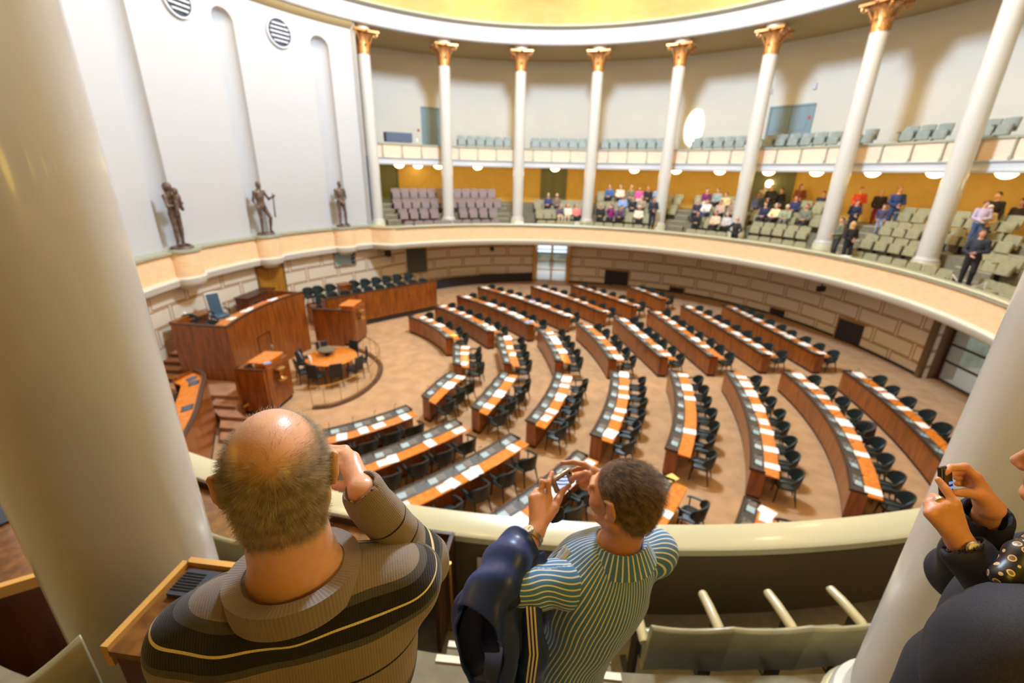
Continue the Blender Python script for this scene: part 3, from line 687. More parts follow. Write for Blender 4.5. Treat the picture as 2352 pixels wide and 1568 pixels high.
# ------------------------------------------------------------------ gallery seats (front is -y)
def seat_proto(nm, m):
    t = thing(nm, None, 'chair')
    q = MB(); rows = []
    for i in range(9):
        x = -.265 + .53 * i / 8; c = .03 * (1 - (x / .265) ** 2)
        rows.append([(x, .02 + c, .44), (x, .09 + c, .88 - .02 * (x / .265) ** 2), (x, .135 + c, .875 - .02 * (x / .265) ** 2), (x, .075 + c, .42)])
    q.grid(rows, True); q.f += [(0, 1, 2, 3), (len(q.v) - 1, len(q.v) - 2, len(q.v) - 3, len(q.v) - 4)]
    q.build('backrest', m, t, smooth=40)
    q = MB(); q.box((0, -.1, .47), (.5, .09, .36), 0, -.18); q.build('seat', m, t, bevel=.02)
    q = MB(); q.tube([(-.283, .08, .62), (-.283, -.1, .64), (-.283, -.32, .63)], [.03, .032, .026], 8); q.build('armrest', m, t)
    q = MB(); q.box((-.283, -.02, .31), (.035, .16, .62)); q.box((-.283, -.04, .02), (.05, .34, .04)); q.build('leg', M['seatframe'], t)
    return t
PROTO = {k: seat_proto('gallery_chair', M[k]) for k in ('seat', 'seatmauve', 'seatgrey')}
ROWR = {1: 13.22, 2: 14.12 + .2, 3: 15.12, 4: 16.02}; ROWZ = {1: 3.62, 2: 4.22, 3: 4.76, 4: 5.32}
SEATROWS = [
 ('mauve', 4, 898, 1138, 'back row against the ochre wall'), ('mauve', 3, 901, 1153, 'second row left of the third column'), ('mauve', 2, 914, 1009, 'third row, left of the column'), ('mauve', 2, 1052, 1144, 'third row, right of the column'), ('mauve', 1, 930, 1148, 'front row behind the parapet, left'),
 ('olive', 4, 1371, 1571, 'back row beside the olive door'), ('olive', 3, 1227, 1340, 'second row below the olive door'), ('olive', 3, 1372, 1557, 'second row, right of the fourth column'), ('olive', 2, 1231, 1326, 'third row left of the fourth column'), ('olive', 2, 1375, 1520, 'third row right of the fourth column'), ('olive', 1, 1233, 1500, 'front row below the olive door'),
 ('olive', 4, 1597, 1690, 'back row left of the sixth column'), ('olive', 3, 1597, 1688, 'second row left of the sixth column'), ('olive', 2, 1597, 1690, 'third row left of the sixth column'), ('olive', 4, 1838, 1900, 'back row right of the doorway'), ('olive', 3, 1727, 1895, 'second row right of the sixth column'), ('olive', 2, 1727, 1862, 'third row right of the sixth column'), ('olive', 1, 1575, 1668, 'front row left of the leaning man'), ('olive', 1, 1715, 1850, 'front row right of the leaning man'),
 ('olive', 4, 2071, 2140, 'back row left of the eighth column'), ('olive', 3, 2030, 2125, 'second row left of the eighth column'), ('olive', 2, 1985, 2120, 'third row left of the eighth column'), ('olive', 1, 1950, 2185, 'front row below the eighth column'),
 ('olive', 4, 2192, 2352, 'back row right of the eighth column'), ('olive', 3, 2180, 2345, 'second row right of the eighth column'), ('olive', 2, 2245, 2345, 'third row right of the eighth column'), ('olive', 1, 2245, 2345, 'front row at the right, behind the rope'),
 ('grey', 5, 1050, 1177, 'upper row right of the second column'), ('grey', 5, 1219, 1350, 'upper row right of the third column'), ('grey', 5, 1381, 1532, 'upper row right of the fourth column'), ('grey', 5, 1592, 1717, 'upper row right of the bright patch'), ('grey', 5, 1754, 1936, 'upper row below the right blue door'), ('grey', 5, 1982, 2024, 'upper pair right of the seventh column'), ('grey', 5, 2074, 2192, 'upper row left of the eighth column'), ('grey', 5, 2257, 2345, 'upper row at the right edge')]
first = set()
RY = {1: 505, 2: 480, 3: 458, 4: 436, 5: 312}
for kind, row, x0, x1, where in SEATROWS:
    R = ROWR.get(row, 15.95); z = ROWZ.get(row, 8.5); pk = {'mauve': 'seatmauve', 'olive': 'seat', 'grey': 'seatgrey'}[kind]
    zt = z + .85
    def az(px):                       # azimuth where the sight line in that column of the photo crosses the row
        best = None
        for a in np.arange(-45, 110, .1):
            q_ = np.array(P(a, R, zt)) - CAM; d_ = q_ @ CF
            if d_ > 0:
                e = abs(W / 2 + F * (q_ @ CR) / d_ - px)
                if best is None or e < best[0]: best = (e, a)
        return best[1]
    a0, a1 = az(x0), az(x1); n = max(1, round(abs(rad(a1 - a0)) * R / .575)); st = (a1 - a0) / n
    for i in range(n):
        a = a0 + st * (i + .5)
        lb = '%s gallery seat, %s from left, %s' % (('grey green' if kind == 'grey' else kind), ORD[i + 1], where)
        loc = P(a, R, z); g = where[:60]
        if pk not in first:
            first.add(pk); t = PROTO[pk]; t.location = loc; t.rotation_euler = (0, 0, -rad(a)); t['label'] = lb; t['group'] = 'seats of the ' + g
        else: dup(PROTO[pk], loc, -rad(a), lb, 'seats of the ' + g)
# aisle steps between the seat blocks
def steps(a, w, nm, lb):
    t = thing(nm, lb, 'steps', (0, 0, 0), 0)
    for i in range(3):
        z0, z1 = TIER[i][2], TIER[i + 1][2]; r1 = TIER[i][1]
        q = MB(); q.box(P(a, r1 - .16, (z0 + (z0 + z1) / 2) / 2), (w, .32, (z1 - z0) / 2), -rad(a)); q.build('step', M['gfloor'], t, smooth=None)
        q = MB()
        q.box(P(a, r1 - .30, (z0 + z1) / 2 + .006), (w, .045, .012), -rad(a)); q.box(P(a, r1 + .02, z1 + .006), (w, .045, .012), -rad(a)); q.build('nosing', M['nosing'], t, smooth=None)
for a, w, lb in ((-35.9, .8, 'gallery aisle steps beside the statue wall end'), (-8.6, 1.0, 'gallery aisle steps right of the mauve seats'), (35.7, .8, 'gallery aisle steps right of the fifth column'), (71.8, .8, 'gallery aisle steps right of the seventh column'), (92.5, 1.3, 'gallery aisle steps beyond the rope on the right')): steps(a, w, 'aisle_steps', lb)
q = MB(); p0, p1 = pr(2188, 622, 12.9), pr(2252, 640, 12.9); a_, b_ = Vector(P(ang(p0), 12.95, 4.45)), Vector(P(ang(p1), 13.1, 4.45))
q.tube([a_.lerp(b_, i / 10) - Vector((0, 0, .25 * (1 - (i / 5 - 1) ** 2))) for i in range(11)], .018, 8)
for e in (a_, b_): q.tube([(e.x, e.y, 3.66), (e.x, e.y, 4.47)], .02, 8)
tag(q.build('barrier_rope', M['cream']), 'pale barrier rope hanging across the front aisle on the right', 'barrier rope')
for px, py, nm, lb, ct, m, sz, z in ((1188, 508, 'paper_bundle', 'small white bundle on the parapet ledge below the third column', 'bundle', 'paper', (.5, .16, .1), 4.35), (1953, 588, 'paper_sheets', 'white papers on the parapet before the woman in black', 'papers', 'paper', (.34, .24, .02), 4.35), (925, 510, 'cable_box', 'small dark device on the parapet at the left end', 'device', 'black', (.14, .12, .07), 4.35), (1332, 508, 'cloth_bag', 'crumpled cream bag on the front row seats below the fourth column', 'bag', 'cream', (.3, .2, .2), 4.35), (1533, 521, 'small_box', 'small pale box on the parapet right of the fifth column', 'box', 'cream', (.14, .12, .14), 4.35)):
    p = pz(px, py, z); a = ang(p); q = MB(); q.box((0, 0, sz[2] / 2), sz); o = q.build(nm, M[m], bevel=.02); o.location = P(a, 12.47, z); o.rotation_euler = (0, 0, -rad(a) + .2); tag(o, lb, ct)

# ------------------------------------------------------------------ spectators across the hall
def clothes(J, top=True):
    V3 = lambda p: np.array(p, float); o = []
    C = lambda a, b, ra, rb, k=.03: o.append(('c', V3(a), V3(b), ra, rb, k))
    ch, pv, nk = V3(J['chest']), V3(J['pelvis']), V3(J['neck'])
    if top:
        C(nk - (0, 0, .03), ch, .095, .15); o.append(('e', ch, (.185, .135, .2), None, .04)); C(ch, pv + (0, 0, .03), .15, .155); o.append(('e', pv + (0, 0, .02), (.185, .145, .12), None, .03))
        for S in 'LR':
            sh, el, wr = V3(J['sh' + S]), V3(J['el' + S]), V3(J['wr' + S]); C(ch + (sh - ch) * .5 + (0, 0, .05), sh, .09, .075, .05); C(sh, el, .07, .058); C(el, el + (wr - el) * .93, .057, .044)
    else:
        o.append(('e', pv - (0, 0, .03), (.18, .14, .13), None, .03))
        for S in 'LR':
            hp, kn, an = V3(J['hip' + S]), V3(J['kn' + S]), V3(J['an' + S]); C(hp, kn, .103, .078, .04); C(kn, an, .075, .06)
    return o
def shoes(J):
    o = []; f = np.array(J.get('face', (0, -1, 0)), float)
    for S in 'LR':
        an = np.array(J['an' + S], float); toe = np.array(J['toe' + S], float) if 'toe' + S in J else an + (0, -.17, -.045); o += [('c', an - (0, -.03, .04), toe, .052, .046, .02)]
    return o
def hairp(J, long=False):
    hd = np.array(J['head'], float); f = np.array(J.get('face', (0, -1, 0)), float); f = f / np.linalg.norm(f)
    o = [('e', hd - f * .018 + (0, 0, .052), (.088, .1, .098), None, .02)]
    if long: o += [('c', hd - f * .05, hd - f * .06 - (0, 0, .2), .085, .07, .03)]
    return o
SIT = pose(head=(0, -.02, 1.19), neck=(0, 0, 1.0), chest=(0, .02, .8), pelvis=(0, .03, .53), shL=(.19, .01, .95), shR=(-.19, .01, .95), elL=(.24, -.02, .68), elR=(-.24, -.02, .68), wrL=(.08, -.24, .62), wrR=(-.08, -.24, .62), hipL=(.09, -.02, .5), hipR=(-.09, -.02, .5), knL=(.11, -.44, .5), knR=(-.11, -.44, .5), anL=(.11, -.42, .08), anR=(-.11, -.42, .08))
def mod(b, **k): d = dict(b); d.update(k); return d
POSES = {'sit': SIT, 'lean': mod(SIT, head=(.04, -.12, 1.13), neck=(.02, -.08, .96), chest=(.01, -.03, .78), shL=(.2, -.06, .91), shR=(-.17, -.06, .91), elL=(.24, -.22, .66), elR=(-.22, -.2, .66), face=(.35, -1, -.1)),
 'photo': mod(SIT, elL=(.25, -.18, .88), elR=(-.25, -.18, .88), wrL=(.07, -.2, 1.13), wrR=(-.07, -.2, 1.13)),
 'stand': pose(elL=(.25, .03, 1.12), elR=(-.25, .03, 1.12), wrL=(.2, -.12, .92), wrR=(-.2, -.12, .92)),
 'standturn': pose(face=(.7, -1, 0), elL=(.27, .0, 1.13), wrL=(.06, -.2, 1.08), wrR=(-.02, -.22, 1.0), elR=(-.26, -.04, 1.12), knL=(.12, -.06, .5)),
 'hips': pose(elL=(.42, .1, 1.16), wrL=(.2, .02, 1.0), elR=(-.42, .1, 1.16), wrR=(-.2, .02, 1.0))}
PM = {}
def posemesh(nm):
    if nm not in PM:
        J = POSES[nm]; r = {}
        for part, pl, res in (('body', figure(J), .021), ('top', clothes(J), .026), ('trousers', clothes(J, False), .028), ('shoes', shoes(J), .024), ('hair', hairp(J), .02), ('hairlong', hairp(J, True), .02)):
            V, Q = sdf(pl, res, .03); r[part] = np_mesh(part, V, Q, M['white'])
        PM[nm] = r
    return PM[nm]
SKIN = [mat('skin_a', (222, 170, 140), .55), mat('skin_b', (206, 150, 120), .55)]
def person(loc, rz, ps, topc, trc, hairc, label, long=False, s=1.0, group=None):
    t = thing('person', label, 'person', loc, rz, group); t.scale = (s, s, s); pm = posemesh(ps)
    cm = lambda c, pre: mat('%s_%d_%d_%d' % ((pre,) + tuple(c)), c, .75)
    parts = [('body', pm['body'], random.choice(SKIN)), ('top', pm['top'], cm(topc, 'cloth')), ('trousers', pm['trousers'], cm(trc, 'cloth')), ('shoes', pm['shoes'], cm((34, 30, 28), 'cloth'))]
    if hairc: parts.append(('hair', pm['hairlong' if long else 'hair'], cm(hairc, 'hair')))
    for nm, me, m in parts:
        o = bpy.data.objects.new(nm, me); COL.objects.link(o); o.parent = t; omat(o, m)
    return t
BLK, DRK, NVY, GRY, WHT, BEI, JEA = (28, 28, 32), (52, 50, 54), (34, 42, 78), (120, 120, 122), (236, 232, 224), (216, 196, 160), (70, 90, 130)
HB, HD, HW, HG, HBl, HR = (92, 64, 44), (40, 32, 28), (226, 220, 210), (160, 154, 146), (208, 172, 112), (120, 60, 44)
FOLK = [  # px, row, pose, top, trousers, hair, long, label
 (1259.5, 3, 'sit', (64, 74, 110), DRK, HG, 0, 'seated person in dark jacket over blue shirt, left of the pair below the olive door'),
 (1279.5, 3, 'sit', (128, 112, 100), DRK, HW, 0, 'seated white haired person in brown jacket, right of the pair below the olive door'),
 (1285, 2, 'lean', (98, 92, 104), BEI, HG, 0, 'seated person in slate sweater with beige cloth on the lap, left of three'),
 (1305, 2, 'sit', (246, 234, 214), BEI, None, 0, 'seated bald man in a white shirt between slate and pink'),
 (1325, 2, 'sit', (232, 138, 132), DRK, HG, 0, 'seated person in a salmon pink top right of the white shirt'),
 (1401, 4, 'sit', (70, 110, 170), DRK, HR, 0, 'back row person in blue jacket with red, next to the column'),
 (1425, 4, 'sit', (240, 232, 216), DRK, HG, 0, 'back row person in a white shirt, second in the back row'),
 (1450, 4, 'sit', (120, 120, 96), GRY, HBl, 0, 'back row blond person in olive green'),
 (1469, 4, 'sit', (226, 92, 168), WHT, HB, 0, 'back row person in bright pink with white on the lap'),
 (1489, 4, 'sit', (44, 40, 50), DRK, HB, 0, 'back row person in black beside the pink top'),
 (1512, 4, 'sit', (140, 176, 222), DRK, HB, 0, 'back row person in light blue against the fifth column'),
 (1431, 3, 'sit', (152, 176, 230), GRY, HW, 0, 'middle row white haired man in a pale blue shirt'),
 (1454, 3, 'sit', (36, 40, 52), DRK, HB, 0, 'middle row man in a dark suit right of the pale blue shirt'),
 (1474, 3, 'sit', (170, 150, 130), DRK, HG, 0, 'middle row person in a patterned brown top'),
 (1380, 2, 'sit', (40, 38, 40), DRK, HG, 0, 'front seated man in black jacket and white shirt beside the fourth column'),
 (1404, 2, 'photo', (150, 30, 130), DRK, HD, 0, 'front seated person in magenta taking a photo'),
 (1426, 2, 'lean', (84, 66, 100), BLK, HD, 0, 'front seated person bent forward in dark purple'),
 (1468, 2, 'sit', (240, 230, 206), DRK, HW, 0, 'front seated person in a cream jacket'),
 (1624, 4, 'sit', (120, 44, 100), WHT, HD, 0, 'back row person in plum with a white bag'),
 (1649, 4, 'sit', (150, 170, 176), DRK, HB, 0, 'back row person in pale blue grey left of the sixth column'),
 (1603, 3, 'sit', (56, 50, 74), DRK, HG, 0, 'middle row person in dark blue at the aisle end'),
 (1626, 3, 'lean', (236, 236, 232), JEA, HB, 0, 'middle row person in a white jacket and jeans'),
 (1656, 3, 'sit', (206, 180, 160), DRK, HR, 0, 'middle row person in white and rust brown'),
 (1667, 3.65, 'sit', (226, 206, 150), DRK, HD, 0, 'middle row dark haired person in cream yellow'),
 (1685, 3, 'sit', (160, 136, 116), DRK, HB, 0, 'middle row person in grey brown against the sixth column'),
 (1603, 2, 'lean', (30, 30, 34), BLK, HB, 0, 'front seated person in black with legs stretched by the aisle'),
 (1645, 2, 'sit', (234, 206, 176), DRK, HB, 0, 'front seated person in a beige top'),
 (1671, 2, 'sit', (210, 206, 204), BLK, HG, 0, 'front seated person in black and white stripes'),
 (1758, 3, 'sit', (44, 50, 80), DRK, HB, 0, 'seated person in black over blue, first of five right of the sixth column'),
 (1784, 3, 'lean', (250, 232, 176), DRK, HG, 0, 'seated person in a pale yellow top, second of five'),
 (1807, 3, 'lean', (156, 170, 140), GRY, HW, 0, 'seated white haired person in sage green, third of five'),
 (1828, 3.72, 'sit', (44, 52, 92), DRK, HR, 0, 'seated person in navy turned away behind the sage green jacket'),
 (1852, 3, 'sit', (122, 124, 106), DRK, HB, 0, 'seated person in a camouflage hoodie, last of five'),
]
for px, row, ps, tc, tr, hc, lg, lb in FOLK:
    r0 = int(row); R = ROWR[r0] - .14 + (row - r0) * .8; z = ROWZ[r0] + (row - r0) * .56 - .02
    best = min(np.arange(-45, 110, .05), key=lambda a: abs(W / 2 + F * ((np.array(P(a, R, z + 1)) - CAM) @ CR) / max(.1, (np.array(P(a, R, z + 1)) - CAM) @ CF) - px))
    sc = 1.0 + random.uniform(-.04, .05)
    o = person(P(best, R, z), -rad(best) + random.uniform(-.3, .3), ps, tc, tr, hc, lb, bool(lg), sc, 'seated spectators in the far gallery')
STAND = [  # px, R, z, pose, turn, top, trousers, hair, long, scale, label
 (1497, 452, 12.95, 3.66, 'standturn', .4, (36, 44, 58), (34, 38, 50), HB, 0, 1.0, 'man in dark suit standing behind the parapet left of the fifth column'),
 (1690, 498, 12.95, 3.5, 'hips', 2.9, (38, 36, 36), BLK, None, 0, 1.02, 'bald man in black seen from behind with hands on his hips'),
 (1745, 442, 16.9, 5.32, 'stand', .2, (96, 104, 128), DRK, HB, 0, 1.0, 'person in blue grey standing in the doorway, left'),
 (1756, 424, 17.2, 5.32, 'stand', 0, (196, 186, 150), DRK, HB, 0, 1.02, 'person in beige standing deep in the doorway'),
 (1771, 424, 16.45, 5.32, 'standturn', 0, (34, 30, 28), BLK, HB, 0, 1.06, 'tall person in black in the middle of the doorway'),
 (1795, 432, 16.9, 5.32, 'stand', -.2, (36, 32, 34), (120, 50, 50), HB, 0, 1.0, 'person in black with a red bag at the doorway, right'),
 (1838, 424, 16.9, 5.32, 'standturn', .6, (136, 64, 40), DRK, HR, 1, 1.0, 'long haired person in rust red standing against the ochre wall'),
 (1892, 440, 16.6, 5.32, 'stand', .3, (60, 60, 96), DRK, HD, 0, 1.0, 'person half hidden behind the seventh column'),
 (1974, 430, 16.4, 5.2, 'standturn', .3, (214, 72, 34), DRK, HB, 0, 1.0, 'person in an orange red jacket right of the seventh column'),
 (1962, 460, 14.9, 4.6, 'standturn', .8, (38, 42, 74), DRK, HB, 0, .86, 'child in navy standing before the orange red jacket'),
 (2020, 436, 16.9, 5.1, 'stand', .5, (44, 36, 32), (140, 40, 40), HBl, 0, .97, 'person in black hunched against the ochre wall'),
 (2057, 429, 15.9, 5.0, 'standturn', .9, (40, 54, 100), (56, 76, 122), HB, 0, 1.06, 'tall man in navy jacket and jeans with a backpack'),
 (2030, 470, 15.2, 4.9, 'stand', .6, (76, 70, 100), (150, 160, 180), HB, 0, .7, 'small child in pale trousers beside the man in navy'),
 (1922, 500, 12.95, 3.66, 'standturn', -.5, (104, 110, 88), DRK, HB, 0, 1.0, 'man in a grey green jacket behind the parapet'),
 (1946, 510, 12.85, 3.42, 'standturn', 1.2, (28, 26, 28), BLK, HBl, 1, .95, 'blond woman in black at the parapet with papers'),
 (2243, 462, 14.6, 4.5, 'standturn', 1.0, (198, 182, 206), JEA, HR, 0, .85, 'child in pale lilac beside the right column'),
 (2280, 441, 16.0, 5.1, 'stand', .2, (40, 38, 36), DRK, HB, 0, 1.05, 'tall person in black above the crouching child'),
 (2258, 472, 14.9, 4.56, 'standturn', .8, (218, 190, 140), (60, 80, 120), WHT, 0, .84, 'child in a white cap and beige jacket'),
 (2338, 462, 16.6, 5.0, 'sit', .2, (52, 44, 38), DRK, HD, 1, 1.0, 'person in a dark hood at the right edge'),
 (2226, 527, 12.95, 3.55, 'standturn', .7, (40, 42, 52), BLK, HB, 1, 1.0, 'woman in a dark coat and white scarf behind the rope'),
]
for px, hy, R, z, ps, turn, tc, tr, hc, lg, sc, lb in STAND:
    best = min(np.arange(-45, 115, .05), key=lambda a: abs(W / 2 + F * ((np.array(P(a, R, z + 1.2)) - CAM) @ CR) / max(.1, (np.array(P(a, R, z + 1.2)) - CAM) @ CF) - px))
    hh = (1.24 if ps == 'sit' else 1.76) * sc; z = min(np.arange(3.0, 5.9, .02), key=lambda zz: abs(H / 2 - F * ((np.array(P(best, R, zz + hh)) - CAM) @ CU) / ((np.array(P(best, R, zz + hh)) - CAM) @ CF) - hy))
    person(P(best, R, float(z)), -rad(best) + turn, ps, tc, tr, hc, lb, bool(lg), sc, 'standing spectators in the far gallery')
# ------------------------------------------------------------------ chamber floor: desks in arcs round the rostrum
DC = np.array([-8.88, .73])
BLOCKS = {'A1': ((934, 727), (985, 748), (1031, 776), 5), 'B1': ((1041, 790), (1040, 812), (1041, 835), 3), 'C1': ((1033.5, 852.5), (998.6, 879), (968.8, 908), 3), 'D1': ((930.7, 928.8), (849.4, 958.6), (740, 990), 4),
'A2': ((997, 703), (1058, 730.5), (1124.5, 761), 7), 'B2': ((1139.6, 771), (1146, 799.5), (1156, 834), 4), 'C2': ((1151, 852.5), (1121, 889), (1081.5, 933), 4), 'D2': ((1040, 960), (925.7, 1010), (770, 1075), 5),
'A3': ((1050, 679.5), (1134.7, 712), (1214.6, 746), 8), 'B3': ((1234, 754.7), (1257, 789.5), (1274, 827.7), 5), 'C3': ((1274, 852.5), (1252, 905.6), (1207.6, 963.6), 5), 'D3': ((1169.4, 993.5), (1038.4, 1066.4), (880, 1147), 5),
'A4': ((1099, 659), (1200, 693), (1298, 727), 10), 'B4': ((1323.5, 742.4), (1366, 781.5), (1397, 824), 6), 'C4': ((1402, 849.7), (1393.5, 917.7), (1356, 996), 6), 'D4': ((1322, 1033), (1231, 1108), (1120, 1190), 5),
'A5': ((1221.4, 657), (1300, 686), (1379, 717), 8), 'B5': ((1408, 728), (1462, 774), (1515, 820), 7), 'C5': ((1534.7, 849.7), (1550, 934.7), (1528, 1028), 7), 'D5': ((1515, 1089), (1478, 1148), (1425, 1225), 3),
'A6': ((1313, 654), (1383, 679.5), (1451, 703), 7), 'B6': ((1487, 712), (1562, 766), (1630, 819), 8), 'C6': ((1664, 849.7), (1713, 951.7), (1723.5, 1074), 8), 'D6': ((1710, 1139), (1697, 1180), (1680, 1225), 2),
'A7': ((1444, 657), (1478, 671), (1515.6, 688), 4), 'B7': ((1563.6, 701.7), (1662, 757.8), (1752, 814), 9), 'C7': ((1795, 849.7), (1909, 979), (1953, 1122), 9),
'B8': ((1659, 700), (1772, 759.5), (1875, 814), 9), 'C8': ((1936, 849.7), (2050, 940), (2190, 1092), 8)}
BN = {'A': 'farthest block', 'B': 'second farthest block', 'C': 'second nearest block', 'D': 'nearest block'}
ROWN = {1: 'innermost', 2: 'second', 3: 'third', 4: 'fourth', 5: 'fifth', 6: 'sixth', 7: 'seventh', 8: 'outermost'}

# delegate chair, front is -y, origin on the floor under the seat
def chair_proto():
    t = thing('delegate_chair', None, 'chair')
    q = MB(); pr_ = [(.05, .40), (.2, .39), (.225, .42), (.225, .455), (.19, .475), (.05, .48)]
    rows = []
    for r, z in pr_:
        rows.append([((abs(cos(u)) ** .6) * math.copysign(1, cos(u)) * r * 1.04, (abs(sin(u)) ** .6) * math.copysign(1, sin(u)) * r * 1.02, z) for u in [2 * PI * j / 20 for j in range(20)]])
    b_ = q.grid(rows, True); q.f.append(tuple(range(19, -1, -1))); q.f.append(tuple(range(100, 120))); q.build('seat', M['leather'], t, smooth=60)
    q = MB(); rows = []
    for i in range(15):
        u = rad(-76 + 152 * i / 14); e = abs(i - 7) / 7; zt = .84 - .17 * e ** 3; r = .25; zb = .44 + .12 * e ** 2
        c_, s_ = sin(u), cos(u); rows.append([(c_ * r, s_ * r - .01, zb), (c_ * (r + .025), s_ * (r + .04) - .01, zt), (c_ * (r + .05), s_ * (r + .075) - .01, zt + .005), (c_ * (r + .06), s_ * (r + .08) - .01, zt - .03), (c_ * (r + .04), s_ * (r + .04) - .01, zb)])
    q.grid(rows, True); n = len(q.v); q.f += [(0, 1, 2, 3, 4), (n - 1, n - 2, n - 3, n - 4, n - 5)]; q.build('backrest', M['leather'], t, smooth=50)
    for s_ in (-1, 1):
        q = MB(); q.tube([(s_ * .29, .08, .66), (s_ * .29, -.06, .655), (s_ * .275, -.18, .645), (s_ * .235, -.235, .63)], [.026, .028, .026, .022], 8); q.tube([(s_ * .268, -.17, .64), (s_ * .25, -.16, .42)], .016, 6); q.build('armrest', M['leather'], t)
        for y, dy in ((-.17, -.03), (.17, .09)):
            q = MB(); q.tube([(s_ * .19, y, .41), (s_ * (.205), y + dy * .5, .2), (s_ * .225, y + dy, 0)], [.024, .019, .013], 6); q.build('leg', M['chairleg'], t)
    return t
CH0 = chair_proto(); ch_used = False
def place_chair(x, y, rz, label, group, z=0, s=None):
    global ch_used
    if not ch_used:
        ch_used = True; CH0.location = (x, y, z); CH0.rotation_euler = (0, 0, rz); CH0['label'] = label; CH0['group'] = group; return CH0
    return dup(CH0, (x, y, z), rz, label, group, s)[0]
def sub(name, V_, F_, m, parent, smooth=None):
    mb = MB(); mb.v = V_; mb.f = F_; return mb.build(name, m, parent, smooth)
q = MB(); q.box((0, 0, .008), (.20, .16, .012)); scr_m = q.mesh('screen', M['screen'], None)
q = MB(); q.box((0, 0, .006), (.19, .17, .012))
for k in range(4): q.box((0, -.06 + .04 * k, .014), (.15, .014, .008))
grl_m = q.mesh('speaker_grille', M['grillm'], None)
q = MB(); q.lathe([(.022, 0), (.022, .012), (.006, .016)], 10); q.tube([(0, 0, .012), (0, -.01, .14), (0, .03, .24), (0, .08, .28)], .0055, 6); q.tube([(0, .08, .28), (0, .115, .285)], .012, 6); mic_m = q.mesh('microphone', M['black'], 60)
def inst(nm, me, parent, loc, rz):
    o = bpy.data.objects.new(nm, me); COL.objects.link(o); o.parent = parent; o.location = loc; o.rotation_euler = (0, 0, rz); return o
PAPERSIZE = [(.235, .325), (.325, .235), (.255, .33)]
pap = []
for w_, l_ in PAPERSIZE:
    q = MB(); q.box((0, 0, .006), (w_, l_, .012)); pap.append(q.mesh('paper_sheet', M['paper'], None))
prs = random.Random(5)
